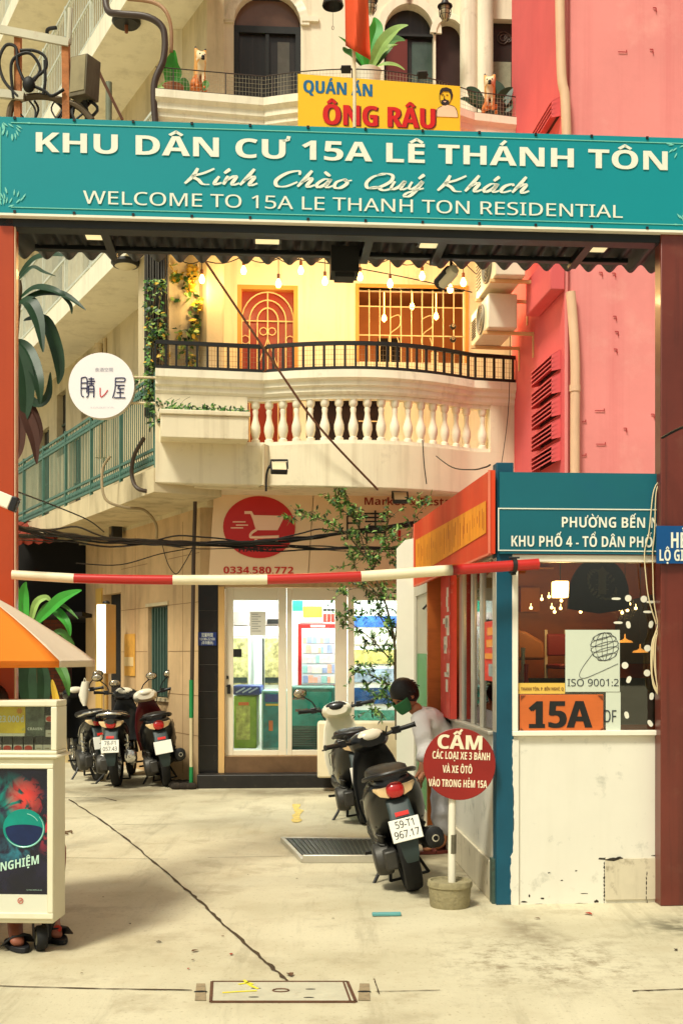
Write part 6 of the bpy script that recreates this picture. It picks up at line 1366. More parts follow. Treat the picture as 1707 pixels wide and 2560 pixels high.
tn = {'hip': (hipc + V((.01, 0, -.02)), (.145, .125)), 'hL': (hL + V((0, 0, -.03)), .105), 'kL': (kL, .078), 'cL': (kL.lerp(aL, .5) + V((.01, 0, 0)), .072), 'aL': (aL + V((0, 0, .03)), .066), 'hR': (hR + V((0, 0, -.03)), .105), 'kR': (kR, .078), 'cR': (kR.lerp(aR, .5) + V((.01, 0, 0)), .072), 'aR': (aR + V((0, 0, .03)), .066)}
vs, fs = skin_mesh(tn, chain('hip', 'hL', 'kL', 'cL', 'aL') + chain('hip', 'hR', 'kR', 'cR', 'aR'))
mb = MB(); mb.add(wrinkle(vs, .026, 11, 7), fs, 0, True); mb.build('trousers', trou_m, pp)
for a, t_ in ((aL, tL), (aR, tR)):
    mb = MB(); d = (V((t_.x, t_.y, 0)) - V((a.x, a.y, 0))).normalized(); sx = V((d.y, -d.x, 0)); c = V((a.x, a.y, 0)).lerp(V((t_.x, t_.y, 0)), .45)
    mb.prism([c + d * (.135 * math.cos(k)) + sx * (.048 * math.sin(k)) + V((0, 0, .002)) for k in [2 * math.pi * i / 16 for i in range(16)]], V((0, 0, .02))); mb.tube([c + sx * .045 + V((0, 0, .02)), c + d * .05 + V((0, 0, .065)), c - sx * .045 + V((0, 0, .02))], .014, 6); mb.build('sandal', M('sandal_brown', (92, 36, 26), .6), pp)
# seller seated behind the cart, only feet and shins in view
sel = thing('person', 'seated seller behind the cart with bare shins and dark sandals showing below it', 'person', (-1.9, 6.25, 0))
sh_ = V((-1.95, 6.45, .0)); F1, F2_ = gd(42, 2372), gd(137, 2352)
nod = {'hip': (sh_ + V((0, 0, .42)), (.15, .12)), 'chest': (sh_ + V((0, .03, .80)), (.16, .11)), 'neck': (sh_ + V((0, 0, 1.0)), .055), 'head0': (sh_ + V((0, -.02, 1.08)), .07), 'head1': (sh_ + V((0, -.02, 1.18)), (.085, .1)), 'head2': (sh_ + V((0, -.01, 1.26)), .06)}
ed = chain('hip', 'chest', 'neck', 'head0', 'head1', 'head2')
for s_, ft, hx in (('a', F1, -.08), ('b', F2_, .08)):
    nod['h' + s_] = (sh_ + V((hx, -.06, .42)), .085); nod['k' + s_] = (V((ft.x - .03, ft.y + .18, .47)), .06); nod['an' + s_] = (V((ft.x - .03, ft.y + .07, .09)), .04); nod['to' + s_] = (V((ft.x + .03, ft.y - .09, .04)), (.04, .022))
    nod['s' + s_] = (sh_ + V((hx * 2.2, 0, .90)), .06); nod['e' + s_] = (sh_ + V((hx * 2.8, -.12, .66)), .045); nod['w' + s_] = (sh_ + V((hx * 1.2, -.30, .56)), .03); nod['m' + s_] = (sh_ + V((hx * .9, -.37, .55)), (.035, .02))
    ed += chain('hip', 'h' + s_, 'k' + s_, 'an' + s_, 'to' + s_) + chain('chest', 's' + s_, 'e' + s_, 'w' + s_, 'm' + s_)
vs, fs = skin_mesh(nod, ed); mb = MB(); mb.add(vs, fs, 0, True); mb.ell(sh_ + V((0, -.115, 1.16)), (.014, .02, .022), None, 8); mb.build('body', M('skin_red_tan', (140, 82, 62), .55, var=.08), sel)
sn = {'hip': (sh_ + V((0, 0, .40)), (.18, .15)), 'chest': (sh_ + V((0, .03, .80)), (.18, .13)), 'neck': (sh_ + V((0, 0, .97)), .07)}; ed = chain('hip', 'chest', 'neck')
for s_, hx in (('a', -.08), ('b', .08)): sn['s' + s_] = nod['s' + s_][0], .08; sn['e' + s_] = nod['e' + s_][0].lerp(nod['s' + s_][0], .3), .065; sn['h' + s_] = nod['h' + s_][0], .11; sn['k' + s_] = nod['k' + s_][0], .08; ed += chain('chest', 's' + s_, 'e' + s_) + chain('hip', 'h' + s_, 'k' + s_)
vs, fs = skin_mesh(sn, ed); mb = MB(); mb.add(vs, fs, 0, True); mb.build('clothes', M('dark_clothes', (52, 50, 60), .85, var=.1), sel)
mb = MB(); mb.ell(sh_ + V((0, .012, 1.2)), (.098, .105, .10), None, 14); mb.build('hair', hair_m, sel)
for ft, lg in ((F1, 0), (F2_, 1)):
    mb = MB(); c = V((ft.x, ft.y, 0)); d = V((.55, -.83, 0)).normalized(); sx = V((d.y, -d.x, 0))
    mb.prism([c + d * (.13 * math.cos(k)) + sx * (.05 * math.sin(k)) + V((0, 0, .002)) for k in [2 * math.pi * i / 16 for i in range(16)]], V((0, 0, .026))); sn_ = mb.build('sandal', M('black_sandal', (26, 26, 30), .6, var=.1), sel, bev=.004)
    mb = MB(); mb.blade([c + sx * .05 + V((0, 0, .028)), c + sx * .03 + d * .03 + V((0, 0, .075)), c - sx * .03 + d * .03 + V((0, 0, .075)), c - sx * .05 + V((0, 0, .028))], [.09, .085, .085, .09], up=(0, 0, 1), fold=0); mb.build('strap', MATS['black_sandal'], sn_, solid=.006)
    if lg:
        mb = MB(); q = c + d * .055 + V((.0, -.012, .072)); mb.lathe([(.001, 0), (.019, 0), (.019, .004), (.001, .004)], q, Matrix.Rotation(R(60), 3, 'X'), 16); mb.build('badge', M('badge_red', (206, 60, 44), .5), sn_)
st = thing('stool', 'small dark plastic stool under the seated seller', 'stool', (-1.95, 6.47, 0))
mb = MB(); mb.lathe([(.001, .28), (.16, .28), (.165, .30), (.155, .312), (.001, .312)], (-1.95, 6.47, 0), None, 20); mb.build('seat', M('stool_blue', (40, 60, 96), .5), st)
for i in range(4):
    a = R(45 + 90 * i); mb = MB(); mb.bar((-1.95 + .18 * math.cos(a), 6.47 + .18 * math.sin(a), 0), (-1.95 + .13 * math.cos(a), 6.47 + .13 * math.sin(a), .29), .03, .03); mb.build('leg', MATS['stool_blue'], st)
# ------------------------------------------------------------------ vending cart with display case, umbrella
cart = thing('vending_cart', 'cream vending cart with glazed pack display and dark poster on its front', 'cart', (-1.75, 5.8, 0))
CP = Plane((-2.4, 5.66), (-1.2, 5.60))
cm = M('cart_cream', (226, 220, 192), .45, var=.05, scale=3, streak=.15, scol=(170, 158, 120), sscale=(6, 6, 1), spot=.1, pcol=(150, 120, 80), pscale=6)
cu0 = CP.sz(-270, 2000)[0]; cu1 = CP.sz(134, 2100)[0]; zz = lambda py: CP.sz(60, py)[1]
zc0, zc1 = zz(2310), zz(1897)
mb = MB(); pbox(mb, CP, cu0, cu1, zc0, zc1, 0, -.20); bd = mb.build('body', cm, cart, bev=.008)
mb = MB(); pbox(mb, CP, cu0 - .02, cu1 + .025, zc1 + .001, zc1 + .018, .02, -.22); mb.build('counter_top', cm, cart, bev=.01)
p0u = CP.sz(-230, 2000)[0]; p1u = CP.sz(120, 2000)[0]; pz0 = zz(2282); pz1 = zz(1922)
mb = MB()
for a, b, c, d in ((p0u - .03, p1u + .03, pz0 - .03, pz0), (p0u - .03, p1u + .03, pz1, pz1 + .024), (p0u - .03, p0u, pz0 + .0005, pz1 - .0005), (p1u, p1u + .03, pz0 + .0005, pz1 - .0005)): pbox(mb, CP, a, b, c, d, .016, .001)
mb.build('poster_frame', cm, cart, bev=.004)
pm = bpy.data.materials.new('dark_poster'); pm.use_nodes = True
t = pm.node_tree; N = t.nodes; L = t.links; b = N['Principled BSDF']; b.inputs['Roughness'].default_value = .25
tc = N.new('ShaderNodeTexCoord')
def _n(sc, det, dist, loc=(0, 0, 0)):
    mp = N.new('ShaderNodeMapping'); mp.inputs['Location'].default_value = loc; L.new(tc.outputs['Object'], mp.inputs[0])
    n = N.new('ShaderNodeTexNoise'); n.inputs['Scale'].default_value = sc; n.inputs['Detail'].default_value = det; n.inputs['Distortion'].default_value = dist; L.new(mp.outputs[0], n.inputs[0]); return n.outputs['Fac']
def _mr(v, lo, hi):
    r = N.new('ShaderNodeMapRange'); r.inputs[1].default_value = lo; r.inputs[2].default_value = hi; L.new(v, r.inputs[0]); return r.outputs[0]
def _blob(c, rx, rz):
    mp = N.new('ShaderNodeMapping'); mp.inputs['Scale'].default_value = (1 / rx, 0, 1 / rz); mp.inputs['Location'].default_value = (-c[0] / rx, 0, -c[2] / rz); L.new(tc.outputs['Object'], mp.inputs[0])
    ln = N.new('ShaderNodeVectorMath'); ln.operation = 'LENGTH'; L.new(mp.outputs[0], ln.inputs[0]); return _mr(ln.outputs['Value'], 1.0, .15)
def _mx(f, a, c):
    q = N.new('ShaderNodeMix'); q.data_type = 'RGBA'; L.new(f, q.inputs['Factor'])
    for s_, x in ((6, a), (7, c)):
        if isinstance(x, tuple): q.inputs[s_].default_value = lin(x) + (1,)
        else: L.new(x, q.inputs[s_])
    return q.outputs[2]
def _ml(a, c):
    q = N.new('ShaderNodeMath'); q.operation = 'MULTIPLY'; L.new(a, q.inputs[0]); L.new(c, q.inputs[1]); return q.outputs[0]
crt = V(cart.location); C_ = lambda px, py: CP.hit(px, py, .01) - crt
col = _mx(_mr(_n(5, 5, 1), .4, .7), (18, 20, 34), (34, 32, 62))
col = _mx(_ml(_blob(C_(20, 2010), .16, .16), _mr(_n(9, 6, 2, (3, 1, 0)), .38, .55)), col, (0, 130, 120))
col = _mx(_ml(_blob(C_(62, 1995), .10, .11), _mr(_n(11, 6, 2, (7, 4, 2)), .42, .5)), col, (214, 62, 56))
col = _mx(_ml(_blob(C_(110, 2060), .05, .16), _mr(_n(12, 6, 2, (1, 8, 2)), .48, .56)), col, (186, 46, 60))
col = _mx(_ml(_blob(C_(30, 2130), .12, .08), _mr(_n(9, 6, 2, (5, 8, 2)), .42, .6)), col, (40, 120, 140))
L.new(col, b.inputs['Base Color'])
mb = MB(); pbox(mb, CP, p0u, p1u, zz(2236), pz1, .008, .001); po = mb.build('poster', pm, cart)
mb = MB(); pbox(mb, CP, p0u, p1u, pz0, zz(2236) - .0005, .008, .001); ps = mb.build('poster_strip', M('poster_foot', (216, 216, 196), .4, var=.03), cart)
mb = MB(); q = CP.hit(60, 2072, .009); R0 = 50 * 5.62 / F
mb.lathe([(.001, .016), (R0 * .45, .014), (R0 * .8, .008), (R0 * .98, .001)], q, Matrix.Rotation(R(90), 3, 'X'), 36); sp_m = M('poster_sphere_teal', (0, 136, 122), .25, var=.25, scale=5)
# the printed globe: flat disc of two tones with a pale rim
mb = MB(); pr = [(math.cos(2 * math.pi * i / 40), math.sin(2 * math.pi * i / 40)) for i in range(40)]
mb.prism([q + CP.e * (R0 * x * 1.06) + ez * (R0 * y * .98) for x, y in pr], CP.n * .0015); g0 = mb.build('printed_globe', sp_m, po)
mb = MB(); mb.prism([q + CP.n * .0016 + CP.e * (R0 * .94 * x) + ez * (R0 * .86 * (y if y < 0 else y * .25 - .02)) for x, y in pr], CP.n * .0008); mb.build('globe_shade', M('poster_navy', (16, 36, 78), .25, var=.3, scale=8), g0)
mb = MB(); mb.tube([q + CP.n * .002 + CP.e * (R0 * 1.0 * math.cos(R(a))) + ez * (R0 * .93 * math.sin(R(a))) for a in range(-150, 41, 10)], [.0008 + .003 * math.sin(math.pi * i / 19) for i in range(20)], 5)
mb.tube([q + CP.n * .002 + CP.e * (R0 * .8 * math.cos(R(a))) + ez * (R0 * .75 * math.sin(R(a))) for a in range(30, 80, 6)], .0016, 5); mb.build('globe_rim', M('poster_pale_teal', (150, 214, 200), .3), g0)
e1 = (CP.e + ez * .17).normalized(); e2 = (ez - CP.e * .17 * 0).normalized()
mb = MB(); a_ = CP.hit(-62, 2192, .0095); b_ = CP.hit(97, 2160, .0095); mb.text('TRẢI NGHIỆM', a_, b_ - a_, ez, (b_ - a_).length, .042, .03); mb.build('lettering', M('poster_mint', (190, 226, 206), .4), po)
mb = MB(); a_ = CP.hit(66, 2227, .0095); mb.text('VUI LÒNG KHÔNG XẢ RÁC', a_, CP.e, ez, 40 * 5.62 / F, .004, 0); mb.build('small_print', MATS['poster_mint'], po)
q = CP.hit(51, 2253, .0095); mb = MB(); mb.tube([q + CP.e * (.013 * math.cos(k / 12 * 6.28)) + ez * (.013 * math.sin(k / 12 * 6.28)) for k in range(12)], .0016, 5, closed=True); mb.bar(q + CP.e * -.009 + ez * -.009, q + CP.e * .009 + ez * .009, .002, .003, CP.n); mb.bar(q + CP.e * -.008, q + CP.e * .008, .002, .003, CP.n); mb.build('ban_symbol', M('ban_red', (200, 70, 50), .5), ps)
# display case
dz0, dz1 = zc1 + .019, zz(1752); du1 = CP.sz(139, 1820)[0]
mb = MB(); pbox(mb, CP, cu0, du1, dz0, dz0 + .018, -.02, -.19); pbox(mb, CP, cu0, du1, dz1 - .03, dz1, -.02, -.19); pbox(mb, CP, du1 - .03, du1, dz0 + .0185, dz1 - .0305, -.02, -.19); pbox(mb, CP, cu0, cu0 + .03, dz0 + .0185, dz1 - .0305, -.02, -.19); pbox(mb, CP, cu0 + .031, du1 - .031, dz0 + .0185, dz1 - .0305, -.17, -.19); dcs = mb.build('display_case', cm, cart, bev=.005)
mb = MB(); pbox(mb, CP, cu0 + .03, du1 - .03, dz0 + .018, dz1 - .03, -.03, -.033); mb.build('pane', glass('case_glass', (246, 250, 246), .7), dcs)
pk_dark = M('pack_dark', (58, 54, 44), .5, var=.7, scale=26); pk_pale = M('pack_pale', (214, 204, 184), .5, var=.06); pk_red = M('pack_red', (206, 62, 44), .4, var=.05)
CO = lambda px, py: CP.hit(px, py, -.06)
def pack(px, py, wpx, hpx, red):
    q0 = CO(px, py); wd = wpx * 5.68 / F; hh = hpx * 5.68 / F
    t = thing('cigarette_pack', 'pack with %s standing in the cart display' % ('a red oval' if red else 'a pale label'), 'pack', tuple(q0 + V((wd / 2, 0, 0))), ('packs with red ovals' if red else 'packs with pale labels') + ' in the cart display')
    o = q0 + V((wd / 2, .015, hh / 2)); mb = MB(); mb.box(o, (wd * .94, .024, hh), 0); bx = mb.build('box', pk_dark, t, bev=.001)
    mb = MB(); f0 = q0 + V((wd * .03, .0022, .001)); mb.prism([f0, f0 + V((wd * .94, 0, 0)), f0 + V((wd * .94, 0, hh * .42)), f0 + V((0, 0, hh * .42))], V((0, -.001, 0))); mb.build('label_band', pk_pale, bx)
    mb = MB()
    if red:
        mb.prism([q0 + V((wd / 2 + wd * .42 * math.cos(2 * math.pi * i / 20), .0008, hh * .21 + hh * .18 * math.sin(2 * math.pi * i / 20))) for i in range(20)], V((0, -.001, 0))); mb.build('oval', pk_red, bx)
    else:
        mb.box(q0 + V((wd / 2, .0006, hh * .2)), (wd * .5, .001, hh * .04)); mb.build('print', M('pack_print', (150, 120, 90), .5), bx)
for i, px in enumerate((-46, -20, 6, 33, 59, 86, 107)): pack(px, 1879, 24 if px < 80 else 21, 38, i < 5)
pack(113, 1843, 24, 40, False); pack(113, 1806, 24, 38, True)
def card(px0, py0, px1, py1, mat, nm, lab):
    a = CP.sz(px0, py1, -.07); b_ = CP.sz(px1, py0, -.07); t = thing(nm, lab, 'card', tuple(CP.pt((a[0] + b_[0]) / 2, a[1], -.07))); mb = MB(); pbox(mb, CP, a[0], b_[0], a[1], b_[1], -.07, -.076); return mb.build('card', mat, t), t
pcm = M('price_card', (252, 206, 50), .5, var=.25, scale=9, spot=.8, pcol=(20, 140, 130), pscale=6.5)
o, _ = card(-70, 1762, 63, 1834, pcm, 'price_card', 'yellow and teal price card in the cart display')
mb = MB(); a_ = CP.hit(-4, 1806, -.068); mb.text('23.000', a_, CP.e, ez, 53 * 5.68 / F, .032, .02); mb.text('đ', CP.hit(51, 1806, -.068), CP.e, ez, 8 * 5.68 / F, .032, .02); mb.build('lettering', M('card_white', (240, 236, 220), .5), o)
mb = MB(); q = CP.hit(49, 1778, -.0685); mb.prism([q + CP.e * ((.018 if k % 2 else .011) * math.cos(k / 16 * 6.28)) + ez * ((.018 if k % 2 else .011) * math.sin(k / 16 * 6.28)) for k in range(16)], CP.n * .001); mb.build('sun_mark', M('card_orange', (232, 150, 40), .5), o)
o, _ = card(64, 1764, 112, 1843, M('dark_card', (104, 110, 92), .5, var=.8, scale=16), 'brand_card', 'dark card printed CRAVEN in the cart display')
mb = MB(); mb.text('CRAVEN', CP.hit(69, 1826, -.068), CP.e, ez, 37 * 5.68 / F, .013, .02); mb.build('lettering', MATS['card_white'], o)
mb = MB(); pbox(mb, CP, CP.sz(-70, 1840, -.06)[0], CP.sz(62, 1840, -.06)[0], CP.sz(0, 1841, -.06)[1], CP.sz(0, 1834, -.06)[1], -.055, -.085); mb.build('shelf_edge', cm, dcs)
# caster wheels
for px in (95, -215):
    q = gd(px, 2384); ry = Matrix.Rotation(R(90), 3, 'Y') ; ry = Matrix.Rotation(R(25), 3, 'Z') @ ry; rw = .062
    mb = MB(); c = V((q.x, q.y + .05, rw)); mb.lathe([(.035, -.022), (rw - .008, -.026), (rw, -.015), (rw, .015), (rw - .008, .026), (.035, .022)], c, ry, 24); wl = mb.build('caster', rubber, cart)
    mb = MB(); mb.lathe([(.001, -.026), (.034, -.024), (.034, .024), (.001, .026)], c, ry, 16); mb.build('hub', M('hub_grey', (120, 116, 96), .5), wl)
    mb = MB(); zx = Matrix.Rotation(R(25), 3, 'Z')
    for s_ in (-1, 1): mb.bar(c + zx @ V((s_ * .034, 0, 0)), c + zx @ V((s_ * .034, .02, .095)), .006, .035)
    mb.box(c + V((0, .02, .102)), (.09, .08, .012), R(25)); mb.build('fork', engine_m, wl)
for px in (95, -215):
    q = gd(px, 2384); c = V((q.x, q.y + .20, .062)); mb = MB(); mb.lathe([(.001, -.025), (.054, -.025), (.062, -.015), (.062, .015), (.054, .025), (.001, .025)], c, Matrix.Rotation(R(90), 3, 'Y'), 20); mb.box(c + V((0, 0, .06)), (.03, .05, .08)); mb.build('caster', rubber, cart)
# umbrella
um = thing('umbrella', 'orange and cream panelled sun umbrella over the vending cart', 'umbrella', (-1.965, 6.12, 0))
uc = V((-1.965, 6.12, 0)); RU, ZR, ZA = .652, 1.425, 1.83; um_o = M('umbrella_orange', (232, 124, 24), .7, var=.05, scale=2, trans=.2); um_w = M('umbrella_cream', (216, 200, 176), .7, var=.05, scale=2, trans=.2)
th0 = 14.0
for k in range(8):
    a0, a1 = R(th0 - 45 * k), R(th0 - 45 * (k + 1)); mb = MB(); nu, nv = 6, 8; rows = []
    for i in range(nu + 1):
        tt = i / nu; row = []
        for j in range(nv + 1):
            f = j / nv; rr = RU * tt; sag = -.035 * math.sin(math.pi * f) * tt
            p = V((math.cos(a0), math.sin(a0), 0)).lerp(V((math.cos(a1), math.sin(a1), 0)), f) * rr; z = ZA - (ZA - ZR) * (.80 * tt + .20 * tt * tt) + sag * .0
            p *= 1 - .03 * math.sin(math.pi * f) * tt
            row.append(uc + p + V((0, 0, z)))
        rows.append(row)
    row = [v + V((0, 0, -.028)) - (v - uc).normalized() * .006 for v in rows[-1]]; rows.append(row)
    mb.loft(rows, caps=False, closed=False); mb.build('canopy_panel', um_w if k % 2 == 0 else um_o, um, solid=.002)
    mb = MB(); v = V((math.cos(a0), math.sin(a0), 0)); mb.tube([uc + V((0, 0, ZA - .02)), uc + v * RU * .5 + V((0, 0, ZA - (ZA - ZR) * .45 - .016)), uc + v * (RU - .005) + V((0, 0, ZR - .012))], .005, 6); mb.build('rib', black_iron, um)
mb = MB(); mb.tube([uc, uc + V((0, 0, ZA + .05))], .016, 10); mb.build('pole', alu, um)
# ------------------------------------------------------------------ plants
lf = [M('leaf_green', (70, 118, 44), .55, var=.3, scale=6, trans=.2), M('leaf_dark', (30, 58, 32), .5, var=.3, scale=6), M('leaf_light', (140, 170, 90), .55, var=.25, scale=6, trans=.2), M('leaf_yellow', (214, 176, 56), .55, var=.25, scale=6, trans=.2), M('leaf_bright', (60, 150, 50), .45, var=.2, scale=5, trans=.2)]
bark = M('bark_grey', (96, 84, 62), .9, var=.25, scale=20, bump=.4)
def pxblade(mb, pts, w0, d, m=0, up=(.2, -1, .5)):
    P_ = smooth_path([at(x, y, d + dd) for x, y, dd in pts], 5); k = len(P_)
    mb.blade(P_, [w0 * d / F * (math.sin(math.pi * (.06 + .92 * (i / (k - 1)) ** .85)) * .95 + .03) for i in range(k)], up, .35, m)
dr = thing('hanging_plant', 'long dark leaved plant drooping beside the left red post', 'plant', (at(14, 1200, 8.3).x, 8.3, 0))
mb = MB(); d = 8.2
for pts, w_ in ((((48, 690, 0), (85, 650, -.1), (130, 637, -.2), (166, 640, -.25)), 26), (((50, 745, 0), (90, 720, -.1), (140, 728, -.2), (172, 750, -.2)), 24), (((44, 760, 0), (100, 735, -.1), (160, 738, -.2), (215, 775, -.3)), 26), (((150, 735, -.2), (175, 760, -.2), (180, 785, -.2)), 10),
                (((40, 770, 0), (70, 755, -.1), (95, 800, -.15), (108, 880, -.2)), 40), (((60, 800, .1), (110, 800, 0), (140, 870, 0), (150, 930, 0), (145, 960, 0)), 34), (((42, 850, 0), (70, 880, 0), (95, 950, -.1), (100, 1010, -.1)), 38), (((40, 860, -.1), (60, 930, -.1), (66, 1000, -.1), (60, 1060, -.1)), 46), (((46, 700, .2), (80, 668, .2), (110, 680, .2), (140, 690, .2)), 12),
                (((44, 960, .1), (90, 1010, .1), (120, 990, .1), (126, 930, .1)), 26)): pxblade(mb, pts, w_, d, 0)
for pts, w_ in ((((48, 1000, -.1), (70, 1050, -.1), (86, 1100, -.1), (92, 1160, -.1)), 34), (((42, 990, 0), (50, 1060, 0), (48, 1120, 0), (42, 1150, 0)), 30), (((60, 980, .1), (85, 1030, .1), (100, 1080, .1), (96, 1120, .1)), 20)): pxblade(mb, pts, w_, d, 1)
fo = mb.build('foliage', [M('strap_leaf', (36, 62, 40), .4, var=.35, scale=5), M('dry_leaf', (70, 38, 26), .7, var=.4, scale=6)], dr)
mb = MB(); mb.tube(smooth_path([V((at(14, 1200, d + .1).x, d + .1, 0)), at(16, 1500, d + .1), at(18, 1200, d + .1), at(26, 1000, d), at(34, 840, d), at(46, 700, d)], 5), [.035] * 25 + [.02], 8); mb.build('stem', bark, dr)
# broad leaved plant behind the umbrella
bp2 = thing('broadleaf_plant', 'bright green broad leaved plant rising behind the umbrella', 'plant', tuple(gd(100, 1990)))
mb = MB(); d = 11.0
for pts, w_, m_ in ((((60, 1600, 0), (58, 1540, 0), (60, 1480, 0), (66, 1455, -.05)), 30, 4), (((62, 1600, 0), (48, 1540, 0), (44, 1490, 0), (42, 1460, 0)), 22, 0), (((90, 1560, 0), (140, 1510, -.1), (170, 1490, -.15), (204, 1476, -.2)), 34, 4), (((80, 1560, 0), (120, 1512, 0), (160, 1516, -.1), (196, 1548, -.2)), 14, 0), (((92, 1548, 0), (130, 1525, 0), (165, 1555, -.1), (176, 1590, -.1)), 26, 4),
                    (((76, 1560, 0), (90, 1510, 0), (115, 1495, 0), (128, 1506, 0)), 20, 2), (((120, 1640, 0), (145, 1660, 0), (165, 1700, -.1), (172, 1740, -.1)), 26, 0), (((80, 1640, 0), (70, 1700, 0), (75, 1760, 0), (82, 1800, 0)), 46, 1), (((60, 1640, 0), (50, 1690, 0), (40, 1720, 0), (30, 1740, 0)), 20, 1), (((100, 1640, 0), (110, 1700, 0), (108, 1760, 0), (100, 1810, 0)), 34, 1), (((120, 1600, 0), (150, 1580, 0), (178, 1610, 0), (190, 1650, 0)), 18, 0), (((130, 1700, 0), (140, 1750, 0), (150, 1800, 0), (146, 1840, 0)), 18, 3)): pxblade(mb, pts, w_, d, m_)
mb.build('foliage', lf, bp2)
mb = MB(); g = gd(100, 1990); mb.tube(smooth_path([g, V((g.x, g.y, .6)), at(95, 1640, d), at(84, 1560, d)], 5), .03, 8); mb.build('stem', bark, bp2)
pot = thing('clay_pot', 'cream tall pot against the brick wall behind the outer motorbike', 'pot', tuple(gd(172, 1905)))
g = V(pot.location); mb = MB(); mb.lathe([(.001, 0), (.13, 0), (.19, .42), (.2, .44), (.18, .44), (.16, .40), (.001, .40)], g, None, 20); mb.build('pot', M('pot_cream', (196, 176, 130), .7, var=.1), pot)
# slender shrub in front of the shop, in a white planter
tr = thing('potted_tree', 'slender small leaved tree growing from a white planter before the shop window', 'tree', tuple(gd(930, 1962)))
g = gd(935, 1945); zP = .62
mb = MB(); a_ = at(793, 1935, 12.3); xw = (at(1010, 1935, 12.3).x - a_.x)
mb.prism([(a_.x, 12.3, .152), (a_.x + xw, 12.36, .152), (a_.x + xw, 12.62, .152), (a_.x, 12.62, .152)], V((0, 0, at(793, 1806, 12.3).z - .152)))
pl_ = mb.build('planter', M('planter_cream', (226, 212, 180), .6, var=.06, streak=.25, scol=(160, 140, 100), sscale=(5, 5, .6)), tr, bev=.02)
mb = MB(); dT_ = 11.9
TR = lambda x, y, k=0: at(x, y, dT_ + k)
bran = [[(992, 1850), (988, 1700), (985, 1600), (960, 1500), (920, 1400), (890, 1300), (870, 1245)], [(985, 1620), (1000, 1500), (1015, 1400), (1035, 1310), (1040, 1255)], [(960, 1500), (900, 1440), (880, 1390)], [(985, 1660), (930, 1600), (880, 1560), (860, 1540)], [(980, 1720), (930, 1690), (880, 1680)], [(920, 1400), (860, 1330), (800, 1300), (740, 1290)], [(890, 1300), (850, 1270), (846, 1255)], [(985, 1600), (940, 1530), (900, 1520)], [(930, 1430), (960, 1350), (970, 1300)], [(990, 1760), (950, 1740), (920, 1780)], [(1010, 1420), (980, 1380), (965, 1340)], [(960, 1500), (905, 1470), (860, 1480)]]
rs = random.Random(21); tips = []
for i, br_ in enumerate(bran):
    k_ = 0 if i == 0 else rs.uniform(-.35, .35); P_ = smooth_path([TR(x, y, k_ * (j / max(1, len(br_) - 1))) for j, (x, y) in enumerate(br_)], 4)
    r0 = .022 if i == 0 else .010; mb.tube(P_, [max(.003, r0 * (1 - j / len(P_))) for j in range(len(P_))], 6)
    for j, p in enumerate(P_):
        if i > 0 or j > 7: tips.append((p, (P_[min(j + 1, len(P_) - 1)] - P_[max(j - 1, 0)]).normalized()))
mb.build('trunk', bark, tr)
mb = MB()
for p, tdir in tips:
    for _ in range(2):
        d_ = (tdir * .5 + V((rs.gauss(0, 1), rs.gauss(0, 1), rs.gauss(.2, .7)))).normalized(); L_ = rs.uniform(.08, .24); q = p + d_ * L_; mb.tube([p, p + d_ * L_ * .5 + V((0, 0, .01)), q], [.003, .002, .001], 4, 5, caps=False)
        for k in range(rs.randint(9, 16)):
            o = p.lerp(q, rs.uniform(.25, 1.05)); ld = (d_ * .6 + V((rs.gauss(0, 1), rs.gauss(0, 1), rs.gauss(0, .8)))).normalized()
            mb.leaf(o, ld, (rs.gauss(0, .6), rs.gauss(-.3, .6), 1), rs.uniform(.035, .07), rs.uniform(.018, .03), rs.choices((0, 1, 2), (5, 4, 4))[0] , rs.uniform(.1, .7), 2, .2)
mb.build('crown', lf + [bark], tr)
# climber on the ribbed pillar and shrub on the balcony
def leafcloud(mb, box, n, sz, ws, seed, d, dd=.15):
    rs = random.Random(seed); x0, y0, x1, y1 = box
    cl = [(rs.uniform(x0, x1), rs.uniform(y0, y1)) for _ in range(max(3, n // 22))]
    for _ in range(n):
        cx, cy = rs.choice(cl); px = min(max(rs.gauss(cx, (x1 - x0) * .10), x0), x1); py = min(max(rs.gauss(cy, (y1 - y0) * .05), y0), y1)
        mb.leaf(at(px, py, d + rs.uniform(-dd, dd)), (rs.gauss(0, 1), rs.gauss(-.4, .6), rs.gauss(-.2, .7)), (rs.gauss(0, .4), -1, rs.uniform(.2, 1.2)), sz * rs.uniform(.6, 1.3), sz * rs.uniform(.5, .85), rs.choices(range(len(ws)), ws)[0], rs.uniform(.1, .6), 2, .15)
cl = thing('climber', 'green climbing vine trailing down the dark ribbed pillar', 'vine', tuple(at(385, 1080, 12.2)))
mb = MB(); leafcloud(mb, (366, 700, 412, 1000), 420, .055, (4, 5, 4, 1), 1, 12.18, .06); leafcloud(mb, (340, 940, 400, 1060), 200, .05, (4, 6, 2), 2, 12.1, .12); leafcloud(mb, (352, 740, 380, 960), 60, .055, (3, 2, 5, 1), 5, 12.1, .05); mb.build('foliage', lf, cl)
mb = MB()
for x in (374, 386, 400): mb.tube(smooth_path([at(x, 1080, 12.25), at(x + 8, 950, 12.2), at(x - 6, 830, 12.2), at(x + 4, 700, 12.22)], 5), .006, 5)
mb.build('stem', bark, cl)
cl = thing('climber', 'yellow and green vine mass hanging over the left end of the cafe balcony', 'vine', tuple(at(450, 940, 12.9)))
mb = MB(); leafcloud(mb, (424, 690, 498, 930), 380, .075, (4, 3, 4, 3), 3, 12.9, .2); leafcloud(mb, (475, 660, 500, 780), 90, .085, (0, 0, 1, 6), 4, 12.8, .1); leafcloud(mb, (425, 650, 480, 700), 50, .08, (2, 0, 3, 3), 8, 12.8, .1); mb.build('foliage', lf, cl)
mb = MB()
